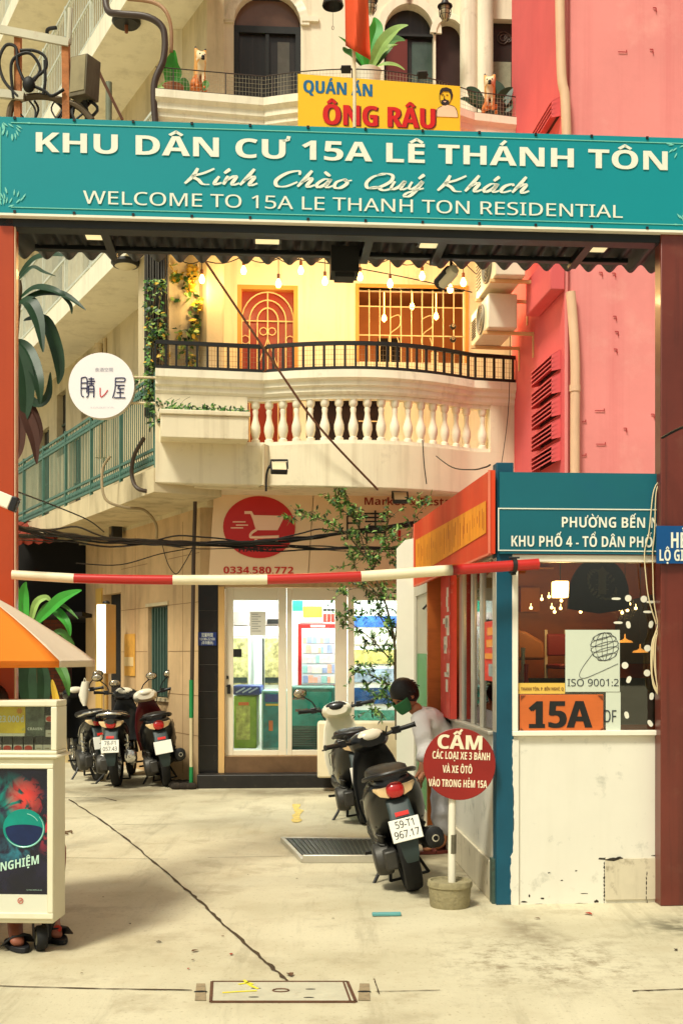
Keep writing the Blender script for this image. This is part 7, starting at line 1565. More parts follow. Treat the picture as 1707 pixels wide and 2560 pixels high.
for x in (440, 462, 486): mb.tube(smooth_path([at(x, 935, 13.0), at(x + 10, 850, 12.95), at(x - 4, 760, 12.9), at(x + 6, 660, 12.85)], 5), .007, 5)
mb.build('stem', bark, cl)
pb_ = thing('planter_box', 'cream moulded planter box with small green seedlings on the balcony front', 'planter', tuple(at(512, 1098, 11.9)))
BPl = Plane(((398 - CX) * 11.74 / F, 11.74), ((626 - CX) * 11.9 / F, 11.9))
mb = MB(); a = BPl.sz(402, 1092); b_ = BPl.sz(622, 1092); zt_ = BPl.sz(500, 1038)[1]
pbox(mb, BPl, a[0], b_[0], a[1], zt_, 0, -.32); pbox(mb, BPl, a[0] - .015, b_[0] + .015, zt_ + .001, zt_ + .05, .02, -.33); mb.build('box', par, pb_, bev=.008)
mb = MB(); rs = random.Random(31)
for _ in range(230):
    u = rs.uniform(a[0] + .03, b_[0] - .03); hh = rs.uniform(.02, .09) * (1.2 if u < a[0] + .35 else 1); q = BPl.pt(u, zt_ + .05, -rs.uniform(.05, .28)); mb.leaf(q + V((0, 0, rs.uniform(0, hh))), (rs.gauss(0, .7), rs.gauss(-.2, .6), rs.uniform(.1, 1)), (0, -1, .5), rs.uniform(.03, .06), .025, rs.choices((0, 1, 2), (5, 3, 1))[0], .3, 2)
mb.build('seedlings', lf, pb_)
mb = MB()
for x, y in ((400, 1000), (420, 1002), (445, 998)): mb.tube(smooth_path([at(x, 1030, 11.95), at(x + 12, y + 5, 11.9), at(x + 30, y - 6, 11.85)], 4), .002, 4)
mb.build('twig', bark, pb_)
# top balcony: banana plant in a white pot, elephant-ear leaf, dog statues
bn = thing('banana_plant', 'banana plant with broad green leaves in a white pot on the top balcony', 'plant', tuple(at(920, 205, 12.75)))
g = at(920, 230, 12.75); mb = MB(); mb.lathe([(.001, 0), (.11, 0), (.14, .2), (.15, .23), (.135, .24), (.13, .2), (.001, .2)], g, None, 22); mb.build('pot', white_paint, bn)
mb = MB()
for pts, w_, m_ in ((((922, 180, 0), (926, 120, 0), (940, 70, 0), (935, 42, 0)), 44, 4), (((924, 175, 0), (955, 110, -.1), (990, 75, -.15), (1020, 62, -.2)), 34, 2), (((926, 175, 0), (960, 120, .1), (985, 100, .1), (1012, 100, .1)), 40, 0), (((918, 178, 0), (890, 130, 0), (870, 110, 0), (846, 90, -.1)), 22, 4), (((930, 172, 0), (960, 160, -.1), (990, 162, -.1), (1012, 174, -.1)), 14, 2), (((915, 175, 0), (885, 140, .1), (865, 128, .1), (858, 116, .1)), 26, 0), (((920, 180, 0), (905, 120, .1), (900, 70, .1), (908, 48, .1)), 40, 4), (((922, 170, 0), (950, 128, 0), (975, 118, 0), (995, 110, -.1)), 26, 2)): pxblade(mb, pts, w_, 12.75, m_)
mb.tube([g + V((0, 0, .2)), at(922, 165, 12.75)], .03, 8, 0); mb.build('foliage', lf, bn)
ee = thing('elephant_ear', 'single large elephant ear leaf plant at the corner of the top balcony', 'plant', tuple(at(430, 225, 12.2)))
mb = MB()
for pts, w_, m_ in ((((425, 220, 0), (432, 190, 0), (430, 160, -.05), (436, 124, -.1)), 46, 4), (((420, 190, 0), (412, 175, 0), (404, 168, 0), (398, 165, 0)), 20, 2), (((440, 225, 0), (424, 212, 0), (408, 214, 0), (390, 220, 0)), 22, 2), (((470, 228, .1), (462, 212, .1), (456, 200, .1), (452, 196, .1)), 24, 0), (((510, 226, .1), (514, 212, .1), (516, 205, .1), (518, 200, .1)), 18, 0), (((432, 222, 0), (436, 205, 0), (440, 190, 0), (442, 178, 0)), 26, 0)): pxblade(mb, pts, w_, 12.2, m_, (.1, -1, .2))
mb.build('foliage', lf, ee)
mb = MB(); mb.lathe([(.001, 0), (.09, 0), (.12, .08), (.11, .09), (.001, .08)], at(432, 236, 12.25), None, 16); mb.tube([at(428, 232, 12.25), at(430, 200, 12.2)], .012, 6); mb.build('pot', M('terracotta', (150, 90, 60), .8), ee)
es = thing('leafy_shrub', 'dark glossy broad leaved shrub behind the right dog statue', 'plant', tuple(at(1222, 285, 12.7)))
mb = MB()
for pts, w_, m_ in ((((1212, 270, 0), (1190, 245, 0), (1178, 228, 0), (1166, 218, 0)), 36, 1), (((1210, 275, 0), (1185, 260, 0), (1165, 248, 0), (1150, 246, 0)), 18, 1), (((1236, 265, .05), (1242, 240, .05), (1238, 215, .05), (1234, 200, .05)), 44, 1), (((1240, 275, 0), (1256, 250, 0), (1268, 232, 0), (1282, 218, 0)), 36, 1), (((1245, 280, 0), (1262, 268, 0), (1276, 262, 0), (1290, 262, 0)), 34, 1), (((1230, 270, .1), (1226, 240, .1), (1222, 220, .1), (1216, 208, .1)), 30, 0)): pxblade(mb, pts, w_, 12.7, m_, (.1, -1, .2))
mb.build('foliage', lf, es)
mb = MB(); mb.lathe([(.001, 0), (.12, 0), (.14, .12), (.001, .12)], at(1232, 290, 12.72), None, 16); mb.build('pot', M('pot_dark', (60, 54, 46), .7), es)
fur = [M('dog_tan', (222, 160, 86), .6, var=.15, scale=20), M('dog_black', (36, 30, 28), .5), M('dog_cream', (236, 212, 170), .6), M('dog_orange', (206, 112, 46), .6, var=.3, scale=20)]
def dog(label, px, py, d, sc, yaw):
    t = thing('dog_statue', label, 'statue', (0, 0, 0)); k = [0]
    nod = {'rump': (V((0, .09, .10)), .085), 'back': (V((0, .03, .20)), .08), 'chest': (V((0, -.04, .29)), .09), 'neck': (V((0, -.06, .37)), .075), 'head': (V((0, -.085, .455)), .098), 'muz': (V((0, -.175, .425)), .045), 'nose': (V((0, -.215, .422)), .026)}
    ed = chain('rump', 'back', 'chest', 'neck', 'head', 'muz', 'nose')
    for n_, s_ in (('l', -1), ('r', 1)):
        nod['fs' + n_] = (V((s_ * .05, -.06, .25)), .042); nod['fe' + n_] = (V((s_ * .052, -.075, .12)), .03); nod['ff' + n_] = (V((s_ * .052, -.08, .035)), .026); nod['fp' + n_] = (V((s_ * .052, -.12, .022)), .024)
        nod['hk' + n_] = (V((s_ * .095, -.0, .10)), .055); nod['hh' + n_] = (V((s_ * .10, .07, .03)), .03); nod['hp' + n_] = (V((s_ * .10, -.05, .022)), .026)
        nod['ea' + n_] = (V((s_ * .065, -.075, .545)), .036); nod['eb' + n_] = (V((s_ * .08, -.075, .62)), .009)
        ed += chain('chest', 'fs' + n_, 'fe' + n_, 'ff' + n_, 'fp' + n_) + chain('rump', 'hk' + n_, 'hh' + n_, 'hp' + n_) + chain('head', 'ea' + n_, 'eb' + n_)
    nod['t1'] = (V((0, .17, .06)), .03); nod['t2'] = (V((.05, .22, .12)), .02); ed += chain('rump', 't1', 't2')
    vs, fs = skin_mesh(nod, ed); mb = MB()
    for f in fs:
        c = sum((V(vs[i]) for i in f), V()) / len(f)
        m_ = 1 if (c.y < -.20 and c.z > .40) or c.z > .585 else 2 if (c.y < -.075 and .1 < c.z < .42 and abs(c.x) < .045) or (c.y < -.12 and c.z > .4) else 3 if c.z < .2 else 0
        mb.f.append(tuple(f)); mb.mi.append(m_); mb.sm.append(True)
    mb.v = vs
    for s_ in (-1, 1): mb.ell((s_ * .038, -.172, .475), (.012, .008, .012), None, 8, 1)
    mb.ell((0, -.20, .395), (.028, .026, .014), None, 8, 1)
    mb.build('body', fur, t)
    t.location = at(px, py, d); t.rotation_euler = (0, 0, R(yaw)); t.scale = (sc,) * 3
dog('tan seated dog statue with black muzzle beside the elephant ear plant', 497, 228, 12.35, .72, 25)
dog('seated dog statue among dark glossy leaves at the right of the top balcony', 1224, 284, 12.62, .68, -8)
# ------------------------------------------------------------------ string of bulbs over the cafe balcony
glow = emis('bulb_glow', (255, 196, 96), 14)
brass = M('bulb_socket', (120, 70, 40), .5)
pos = [(505, 696, 12.6), (609, 674, 12.75), (696, 707, 12.5), (752, 674, 12.85), (812, 701, 12.6), (900, 690, 12.7), (975, 707, 12.6), (1055, 688, 12.8), (1125, 720, 12.6), (1158, 704, 12.75)]
cb = []
for i, (px, py, d) in enumerate(pos):
    q = at(px, py, d); t = thing('string_bulb', 'glowing filament bulb hanging from the wire over the cafe balcony', 'light bulb', tuple(q), 'bulbs strung over the cafe balcony')
    mb = MB(); mb.lathe([(.001, -.052), (.022, -.045), (.033, -.022), (.032, .0), (.02, .028), (.012, .045)], q, None, 14); mb.build('bulb', glow, t)
    mb = MB(); mb.lathe([(.015, .044), (.017, .06), (.017, .095), (.006, .105)], q, None, 10); mb.build('socket', brass, t)
    top = q + V((0, 0, .105)); ln = (.10, .05, .16, .04, .16, .1, .16, .06, .2, .12)[i]; mb = MB(); mb.tube([top, top + V((0, 0, ln))], .004, 5); mb.build('cord', cable_black, t); cb.append(top + V((0, 0, ln)))
    ld = bpy.data.lights.new('bulb_light', 'POINT'); ld.energy = 8; ld.color = (1.0, .66, .28); ld.shadow_soft_size = .05; lo = bpy.data.objects.new('bulb_light', ld); COL.objects.link(lo); lo.location = q + V((0, -.0, -.10))
path = [at(440, 640, 12.6)] + cb + [at(1240, 700, 12.7)]
sagged = []
for a, b in zip(path, path[1:]): sagged += [a.lerp(b, k / 6) + V((0, 0, -.06 * math.sin(math.pi * k / 6))) for k in range(6)]
mb = MB(); mb.tube(sagged + [path[-1]], .006, 6); tag(mb.build('festoon_wire', cable_black), 'black wire carrying the glowing bulbs over the cafe balcony', 'wire')
for px, py, d in ((960, 795, 14.3), (1030, 765, 14.5), (1090, 790, 14.2)):  # bulbs added in the room to imitate reflections in the window glass
    q = at(px, py, d); mb = MB(); mb.lathe([(.001, -.05), (.03, -.02), (.028, .01), (.012, .045), (.001, .05)], q, None, 12); mb.tube([q, (q.x, q.y, 6.2)], .004, 5); tag(mb.build('reflection_bulb', glow), 'glowing bulb standing in for a reflection in the square cafe window', 'light bulb', 'stand-ins for bulbs reflected in the cafe window')
ld = bpy.data.lights.new('room_light', 'POINT'); ld.energy = 60; ld.color = (1, .6, .25); ld.shadow_soft_size = .1; lo = bpy.data.objects.new('room_light', ld); COL.objects.link(lo); lo.location = at(1000, 780, 14.4)
# people-like dark furnishings of the cafe room: cabinet, screen, speakers
t = thing('cafe_cabinet', 'dark cabinet standing inside the cafe window', 'cabinet', tuple(at(972, 940, 14.2)))
a, b = at(945, 925, 14.2), at(1000, 845, 14.2); mb = MB(); mb.prism([(a.x, 14.2, 3.46), (b.x, 14.2, 3.46), (b.x, 14.2, b.z), (a.x, 14.2, b.z)], V((0, .4, 0))); mb.build('body', dark_gap, t)
t = thing('wall_board', 'pale notice board leaning inside the right of the cafe window', 'board', tuple(at(1085, 930, 14.0)))
mb = MB(); A = [at(1078, 930, 14.0), at(1095, 930, 14.0), at(1095, 880, 14.0), at(1078, 880, 14.0)]; mb.prism(A, V((0, .03, 0))); mb.build('board', M('notice_cream', (236, 228, 200), .5), t)
for px, py in ((1132, 816), (1132, 848)):
    q = at(px, py, 13.32); t = thing('round_speaker', '%s small black round speaker on the cafe window frame' % ('upper' if py < 830 else 'lower'), 'speaker', tuple(q)); mb = MB(); mb.ell(q, (.036, .05, .036), None, 12); mb.build('body', black_plastic, t)
    mb = MB(); mb.lathe([(.001, 0), (.02, 0), (.02, .004)], q + V((0, -.048, 0)), Matrix.Rotation(R(90), 3, 'X'), 14); mb.build('cone', M('cone_grey', (130, 110, 80), .5), t)
t = thing('wall_shelf', 'dark slatted wall shelf beside the yellow vine', 'shelf', tuple(at(438, 740, 13.0)))
mb = MB()
for k in range(5): y = 716 + k * 11; mb.bar(at(422, y, 12.95), at(470 - k * 4, y - 2, 13.1), .10, .02)
mb.build('slats', M('shelf_dark', (64, 58, 48), .7), t)
mb = MB(); mb.prism([at(428, 712, 13.2), at(472, 712, 13.2), at(472, 690, 13.2), at(430, 690, 13.2), at(424, 700, 13.2)], V((0, .15, 0))); tag(mb.build('small_roof_box', cream_old), 'small pale box on the slatted wall shelf', 'box')
# ------------------------------------------------------------------ air conditioners on the pink side wall
acw = M('ac_casing', (226, 216, 190), .45, var=.06, scale=4, streak=.3, scol=(170, 140, 100), sscale=(6, 6, 1))
def ac(label, s0, s1, zb, zt, out):
    P = PS; t = thing('air_conditioner', label, 'air conditioner', tuple(P.pt((s0 + s1) / 2, zb, out / 2)), 'air conditioners on the pink wall')
    mb = MB(); pbox(mb, P, s0, s1, zb, zt, out, out - .30); c = mb.build('casing', acw, t, bev=.012)
    sc_, zc = s0 + (s1 - s0) * .4, (zb + zt) / 2; q = P.pt(sc_, zc, out + .004); rot = Matrix((P.e, V((0, 0, 1)), P.n)).transposed(); R0 = (zt - zb) * .42
    mb = MB()
    for k in range(1, 7): mb.tube([q + rot @ V((R0 * k / 6 * math.cos(a / 24 * 6.283), R0 * k / 6 * math.sin(a / 24 * 6.283), .006)) for a in range(24)], .004 if k < 6 else .012, 5, closed=True)
    for k in range(6): a = k * math.pi / 6; mb.bar(q + rot @ V((-R0 * math.cos(a), -R0 * math.sin(a), .004)), q + rot @ V((R0 * math.cos(a), R0 * math.sin(a), .004)), .005, .005)
    mb.build('fan_grille', M('ac_grille', (140, 132, 112), .5), c)
    mb = MB(); mb.lathe([(.001, .001), (R0 * .96, .001)], q, rot, 28); mb.build('fan_opening', M('ac_dark', (60, 56, 48), .7), c)
    mb = MB()
    for k in range(8): z = zb + (zt - zb) * (.2 + .075 * k); pbox(mb, P, s1 - .22, s1 - .03, z, z + .012, out + .006, out + .001)
    mb.build('side_slots', MATS['ac_dark'], c)
    for s in (s0 + .12, s1 - .12):
        mb = MB(); mb.bar(P.pt(s, zb - .02, 0), P.pt(s, zb - .02, out + .03), .035, .03); mb.bar(P.pt(s, zb - .035, .0), P.pt(s, zb - .26, .0), .03, .02, P.n); mb.build('bracket', M('bracket_cream', (214, 176, 120), .6, var=.1), t)
za, zb_ = PS.sz(1325, 742)[1], PS.sz(1325, 652)[1]
ac('upper air conditioner with round fan grille on the pink side wall', .55, 1.42, za, zb_ + .1, .52)
ac('lower air conditioner half hidden under the upper one on the pink side wall', .95, 1.75, za - .40, za - .05, .50)
# ------------------------------------------------------------------ flag, lanterns, ceiling lamps, floodlights, pendant
fl_ = thing('flag', 'orange red flag hanging from a pale pole fixed to the gateway', 'flag', tuple(at(886, 316, 6.66)))
mb = MB(); mb.tube([at(886, 318, 6.66), at(886, 200, 6.66), at(879, -80, 6.66)], .010, 8); mb.build('pole', M('flag_pole', (226, 206, 170), .5), fl_)
rows = []
for i in range(14):
    f = i / 13; row = []
    for j in range(12):
        g_ = j / 11; x = 860 + 4 * f + (56 + 6 * f) * g_; y = -110 + f * (223 + 36 * g_); row.append(at(x, y, 6.62 + .035 * math.sin(g_ * 7 + f * 2.2) * (.4 + f)))
    rows.append(row)
mb = MB(); mb.loft(rows, caps=False, closed=False); mb.build('cloth', M('flag_orange', (210, 74, 28), .8, var=.08, scale=5, trans=.15), fl_, solid=.002)
def lantern(label, px, py, d):
    q = at(px, py, d); t = thing('wall_lantern', label, 'lantern', tuple(q), 'caged lanterns on the top balcony')
    mb = MB(); mb.lathe([(.001, .11), (.035, .105), (.05, .06), (.085, .04), (.085, .03), (.001, .03)], q, None, 18); mb.tube([q + V((0, 0, .1)), q + V((0, .05, .2)), q + V((0, .3, .22))], .012, 6); mb.build('cap', black_iron, t)
    mb = MB(); mb.lathe([(.05, .03), (.055, -.02), (.05, -.08), (.03, -.11), (.001, -.115)], q, None, 16); mb.build('glass_bowl', M('lantern_glass', (190, 176, 140), .15, var=.1), t)
    mb = MB()
    for k in range(8): a = k * math.pi / 4; mb.tube([q + V((.068 * math.cos(a), .068 * math.sin(a), .03)), q + V((.066 * math.cos(a), .066 * math.sin(a), -.06)), q + V((.03 * math.cos(a), .03 * math.sin(a), -.125))], .004, 5)
    for z, r_ in ((-.02, .069), (-.07, .062)): mb.tube([q + V((r_ * math.cos(k / 16 * 6.283), r_ * math.sin(k / 16 * 6.283), z)) for k in range(16)], .004, 5, closed=True)
    mb.build('cage', black_iron, t)
lantern('caged black lantern hanging left of the small maroon arch', 1112, 22, 13.1); lantern('caged black lantern just behind the flag', 926, 8, 13.1)
q = at(832, 8, 12.7); t = thing('pendant_lamp', 'black dome pendant lamp left of the flag on the top balcony', 'lamp', tuple(q)); mb = MB(); mb.lathe([(.11, -.03), (.115, -.02), (.10, .04), (.05, .09), (.02, .13)], q, None, 22); mb.tube([q + V((0, 0, .12)), q + V((0, 0, 1.3))], .006, 5); mb.build('shade', black_iron, t, solid=.006)
mb = MB(); mb.tube([q + V((.0, 0, -.03)), q + V((0, 0, -.24))], .002, 4); mb.tube([q + V((.012 * math.cos(k), 0, -.265 + .022 * math.sin(k))) for k in (0, 1, 2, 3, 4, 5)], .003, 5, closed=True); mb.build('pull_cord', wire, t)
def dome(label, px, py, d, zt, lit):
    q = at(px, py, d); q.z = zt; t = thing('ceiling_lamp', label, 'lamp', tuple(q)); mb = MB(); mb.lathe([(.16, 0), (.165, -.03), (.14, -.06), (.12, -.06)], q, None, 24); mb.build('rim', black_iron, t)
    mb = MB(); mb.lathe([(.001, -.10 if lit else -.065), (.08, -.085 if lit else -.063), (.125, -.058)], q, None, 20); mb.build('diffuser', M('opal_white', (226, 214, 180), .4) if lit else black_iron, t)
    if not lit: mb = MB(); mb.lathe([(.001, -.16), (.02, -.15), (.02, -.06)], q, None, 10); mb.build('finial', brass, t)
dome('round ceiling lamp with pale diffuser under the middle left balcony', 314, 675, 13.05, 5.898, True)
dome('dark round ceiling lamp with finial under the upper left balcony', 316, 82, 13.2, 8.698, False)
def flood(label, px, py, d, sz, yaw, m_):
    q = at(px, py, d); t = thing('floodlight', label, 'floodlight', tuple(q)); rt = Euler((R(-35), 0, R(yaw))).to_matrix()
    mb = MB(); mb.box(q, (sz, sz * .35, sz * .75), rt); mb.build('housing', black_iron, t, bev=.006)
    mb = MB(); mb.box(q + rt @ V((0, -sz * .19, 0)), (sz * .85, sz * .03, sz * .6), rt); mb.build('lens', m_, t)
    mb = MB()
    for s_ in (-1, 1): mb.bar(q + rt @ V((s_ * sz * .54, 0, 0)), q + V((s_ * sz * .5, .08, sz * .55)), .012, .02)
    mb.bar(q + V((-sz * .5, .08, sz * .55)), q + V((sz * .5, .08, sz * .55)), .012, .02); mb.build('bracket', black_iron, t); return t, q
fm_ = M('flood_lens', (226, 206, 168), .15, var=.1)
t, q = flood('square black floodlight fixed on the plain parapet above the shop sign', 697, 1170, 11.85, .17, 10, fm_)
mb = MB(); mb.tube(smooth_path([q + V((-.05, .1, .08)), at(672, 1168, 11.95), at(666, 1190, 11.98), at(665, 1228, 11.98)], 5), .012, 6); mb.build('cable', cable_black, t)
for px, py, lb in ((865, 172, 'left'), (1056, 186, 'right')):
    flood('small %s floodlight clipped on top of the yellow restaurant banner' % lb, px, py, 11.9 + (px - 865) * .001, .10, 180, fm_)
flood('small floodlight hung beside the plant sign on the shop corner', 1000, 1245, 12.3, .16, 5, fm_)
mb = MB(); a = at(558, 318, 11.9); q = at(290, 1325, 13.9)
sp2 = thing('wall_speaker', 'small black speaker box on the shaded stone side wall', 'speaker', tuple(LW.hit(289, 1322, .12)))
q = LW.hit(289, 1322, .12); mb = MB(); mb.box(q, (.16, .14, .24), math.atan2(LW.e.y, LW.e.x)); mb.build('body', black_plastic, sp2, bev=.01)
mb = MB(); q2 = q + LW.n * .073; rot = Matrix((LW.e, V((0, 0, 1)), LW.n)).transposed(); mb.lathe([(.001, 0), (.05, .004), (.055, .001)], q2 + V((0, 0, -.03)), rot, 16); mb.build('cone', MATS['cone_grey'], sp2)
# ------------------------------------------------------------------ overhead cables
def wires(name, label, pts, n, spread, r, seed, group=None, mat=None, tag_=True):
    rs = random.Random(seed); mb = MB()
    for k in range(n):
        ph = rs.uniform(0, 6.28); oy, oz = rs.gauss(0, spread), rs.gauss(0, spread); P_ = smooth_path(pts, 7); L_ = len(P_)
        mb.tube([p + V((0, oy * (.6 + .4 * math.sin(ph + i * .5)), oz * (.5 + .6 * math.sin(ph + i * .37)) + spread * .35 * math.sin(ph * 3 + i * .9))) for i, p in enumerate(P_)], r * rs.uniform(.6, 1.25), 5)
    return tag(mb.build(name, mat or cable_black), label, 'cable', group)
wires('cable_bundle', 'thick tangled bundle of black cables crossing in front of the shop sign', [at(10, 1300, 8.6), at(60, 1322, 8.9), at(150, 1335, 9.4), at(250, 1347, 10.0), at(380, 1354, 10.8), at(500, 1358, 11.4), at(640, 1355, 11.8), at(760, 1345, 12.1), at(860, 1332, 12.3), at(1060, 1305, 12.6)], 12, .020, .009, 3)
wires('cable_bundle', 'thinner sagging cable strands just below the tangled bundle', [at(20, 1345, 8.6), at(140, 1342, 9.4), at(300, 1358, 10.3), at(500, 1362, 11.4), at(700, 1368, 12.0), at(850, 1372, 12.3), at(1050, 1372, 12.6)], 6, .02, .007, 5)
def wire1(label, pts, r=.006, mat=None): mb = MB(); mb.tube(smooth_path(pts, 6), r, 6); return tag(mb.build('wire', mat or cable_black), label, 'wire')
wire1('long brown stay wire slanting from the balcony lights down to the shop sign', [at(505, 640, 11.6), at(700, 930, 11.75), at(800, 1070, 11.85), at(945, 1225, 12.0)], .012, M('brown_wire', (92, 56, 34), .6))
wire1('thin wire slanting from the left post down across the shaded alley', [at(40, 1228, 8.5), at(130, 1262, 9.5), at(220, 1300, 10.5), at(260, 1330, 11)])
wire1('thin wire drooping from the stone wall to the dark conduit', [at(190, 1408, 10.5), at(300, 1412, 11.3), at(400, 1385, 12.3), at(482, 1370, 12.7)])
wire1('looped wire hanging on the stone wall near the corner', [at(405, 1360, 12.9), at(420, 1410, 12.8), at(440, 1435, 12.8), at(460, 1410, 12.8), at(482, 1370, 12.75)], .005)
wire1('wire sagging from the parapet to the booth roof corner', [at(1090, 1140, 11.5), at(1130, 1168, 9.5), at(1180, 1174, 8), at(1212, 1168, 7.0), at(1225, 1162, 6.8)], .005)
wire1('vertical thin wire dropping past the right end of the balcony', [at(1275, 720, 12.5), at(1272, 1000, 12.45), at(1252, 1170, 12.4)], .004)
wire1('frayed wire hanging down the parapet above the leafy tree', [at(1056, 1100, 11.95), at(1060, 1160, 11.95), at(1066, 1210, 11.98)], .006)
wire1('wire running to the right red post beside the blue lane plate', [at(1655, 1094, 6.6), at(1690, 1075, 6.4), at(1740, 1055, 6.2)], .008)
wire1('wire crossing behind the canopy edge above the bulbs', [at(460, 632, 12.2), at(640, 640, 12.2), at(800, 655, 12.2), at(1000, 690, 12.3), at(1180, 730, 12.4)], .006)
# ------------------------------------------------------------------ rusty meter stand above the gateway
ms = thing('meter_stand', 'rusty steel stand with grey meter box and looped black cables above the gateway', 'utility stand', tuple(at(165, 300, 7.3)))
rust = M('rusty_steel', (176, 110, 62), .8, var=.35, scale=14, spot=.7, pcol=(96, 56, 34), pscale=12, bump=.3); pale_st = M('pale_bar', (196, 190, 166), .6, var=.15, spot=.3, pcol=(150, 90, 50), pscale=8)
d = 7.3; mb = MB(); mb.bar(at(167, 320, d), at(164, 100, d), .045, .045, (0, 1, 0)); mb.build('upright', rust, ms); mb = MB(); mb.bar(at(45, 320, d), at(45, 85, d), .04, .04, (0, 1, 0)); mb.build('upright', rust, ms)
mb = MB(); mb.tube([at(172, 110, d), at(176, 20, d)], .016, 8); mb.build('top_rod', pale_st, ms); mb = MB(); mb.bar(at(-10, 70, d - .03), at(172, 105, d - .03), .02, .05); mb.build('cross_bar', pale_st, ms); mb = MB(); mb.bar(at(-10, 232, d - .03), at(60, 240, d - .03), .03, .05); mb.build('cross_bar', pale_st, ms)
bx0 = at(212, 300, d); a, b = at(195, 242, d - .05), at(250, 142, d - .05); rot = Euler((R(0), R(4), R(-28))).to_matrix(); c = at(212, 198, d)
mb = MB(); mb.box(c, (.135, .13, .25), rot); box_ = mb.build('meter_box', M('weathered_box', (112, 102, 80), .7, var=.25, scale=5, streak=.5, scol=(60, 50, 36), sscale=(9, 9, 2)), ms, bev=.004)
mb = MB(); mb.box(c + rot @ V((0, -.066, .01)), (.115, .006, .215), rot); mb.build('door', M('box_door', (150, 138, 104), .6, var=.2, scale=6, streak=.5, scol=(90, 80, 56), sscale=(8, 8, 3)), box_)
mb = MB()
for pts in ([(45, 240), (10, 200), (-2, 150), (15, 112), (40, 118), (44, 160), (60, 200), (72, 215)], [(50, 125), (85, 125), (112, 140), (114, 170), (85, 195), (70, 205)], [(72, 215), (100, 175), (80, 135), (50, 135), (28, 160), (32, 230), (35, 245)], [(78, 212), (110, 225), (130, 238), (160, 222)], [(112, 150), (113, 200), (108, 235)]):
    mb.tube(smooth_path([at(x, y, d - .04) for x, y in pts], 6), .010, 7)
mb.ell(at(72, 210, d - .05), (.04, .035, .05), None, 10); mb.build('cable_loop', cable_black, ms)
mb = MB(); mb.tube(smooth_path([at(22, 300, d), at(30, 262, d), at(60, 244, d), at(110, 240, d), at(160, 252, d), at(200, 268, d), at(230, 300, d)], 6), .022, 8); mb.build('conduit', M('conduit_old', (96, 80, 58), .7, var=.2), ms)
mb = MB(); rs = random.Random(17)
for k in range(16):
    x = rs.uniform(30, 235); mb.tube(smooth_path([at(x, 250, d + rs.uniform(-.05, .1)), at(x + rs.uniform(-20, 20), 275, d), at(x + rs.uniform(-35, 35), 318, d)], 4), rs.uniform(.004, .012), 5)
mb.build('loose_wire', cable_black, ms)
mb = MB(); mb.tube(smooth_path([at(118, 88, d), at(120, 72, d - .02), at(140, 68, d - .05)], 5), .012, 7); mb.tube(smooth_path([at(118, 88, d), at(140, 92, d), at(165, 94, d)], 4), .009, 7); mb.build('insulator_hook', black_iron, ms)
wire1('slanting stay rod from the meter box down behind the banner', [at(247, 175, 8.4), at(255, 195, 8.4), at(306, 298, 8.4)], .012, M('brown_wire', (92, 56, 34)))
mb = MB(); mb.tube([at(272, 205, 12.6), at(272, 320, 12.6)], .035, 10); tag(mb.build('vent_pipe', M('pipe_green_grey', (110, 116, 96), .6, var=.15)), 'short grey green pipe standing behind the banner', 'pipe')
# far white building seen over the meter stand
fb_ = thing('far_building', 'pale building with teal window strip at the far left above the banner', 'building', (-9.5, 24, 0))
FP = Plane((-13, 25), (-5.5, 24)); mb = MB(); wall_cells(mb, FP, 0, 7.2, 0, 15, [(FP.sz(52, 150)[0], FP.sz(80, 150)[0], 5, FP.sz(60, 90)[1]), (FP.sz(2, 200)[0], FP.sz(20, 200)[0], 5, 15)], .3); mb.build('wall', M('far_white', (232, 228, 206), .8, var=.05), fb_)
mb = MB(); pbox(mb, FP, 0, 7.2, 0, 15, -.31, -.35); mb.build('window', M('teal_window', (96, 140, 128), .3, var=.15), fb_)
# ------------------------------------------------------------------ goods inside the shop, behind the glass
def shop_box(name, label, cat, px0, py0, px1, py1, dpt, depth, mat, bev=.015):
    a, b = at(px0, py1, dpt), at(px1, py0, dpt); t = thing(name, label, cat, ((a.x + b.x) / 2, dpt + depth / 2, a.z)); mb = MB()
    mb.prism([(a.x, dpt, a.z), (b.x, dpt, a.z), (b.x, dpt, b.z), (a.x, dpt, b.z)], V((0, depth, 0))); return t, mb.build('body', mat, t, bev=bev)
def front(t, par_, px0, py0, px1, py1, dpt, mat, nm, th=.004):
    a, b = at(px0, py1, dpt), at(px1, py0, dpt); mb = MB(); mb.prism([(a.x, dpt, a.z), (b.x, dpt, a.z), (b.x, dpt, b.z), (a.x, dpt, b.z)], V((0, th, 0))); return mb.build(nm, mat, par_ or t)
fw = M('appliance_white', (230, 236, 230), .35, var=.03); lime = M('lime_print', (140, 190, 50), .4, var=.25, scale=8); tealp = M('teal_print', (20, 140, 140), .4, var=.45, scale=7); dgrn = M('freezer_green', (46, 96, 84), .4, var=.08); bluep = M('blue_bag', (20, 60, 140), .35, var=.4, scale=12)
goods_m = M('mixed_goods', (176, 170, 190), .5, var=.9, scale=16, spot=.6, pcol=(200, 120, 120), pscale=13); goods_y = M('mixed_goods_yellow', (206, 200, 140), .5, var=.7, scale=18, spot=.5, pcol=(90, 100, 70), pscale=15)
D = 13.55
t, b = shop_box('display_cooler', 'lime green drinks cooler at the lower left of the shop door', 'cooler', 584, 1740, 642, 1872, D - .2, .5, lime); front(t, b, 590, 1765, 625, 1850, D - .206, M('lime_panel', (190, 210, 110), .4, var=.6, scale=12, spot=.5, pcol=(60, 90, 60), pscale=14), 'print'); front(t, b, 596, 1756, 622, 1764, D - .208, M('print_orange', (220, 120, 50), .5), 'brand_print')
t, b = shop_box('folded_bag', 'blue folded bag lying on the lime cooler', 'bag', 582, 1714, 652, 1738, D - .25, .5, bluep, .02); mb = MB()
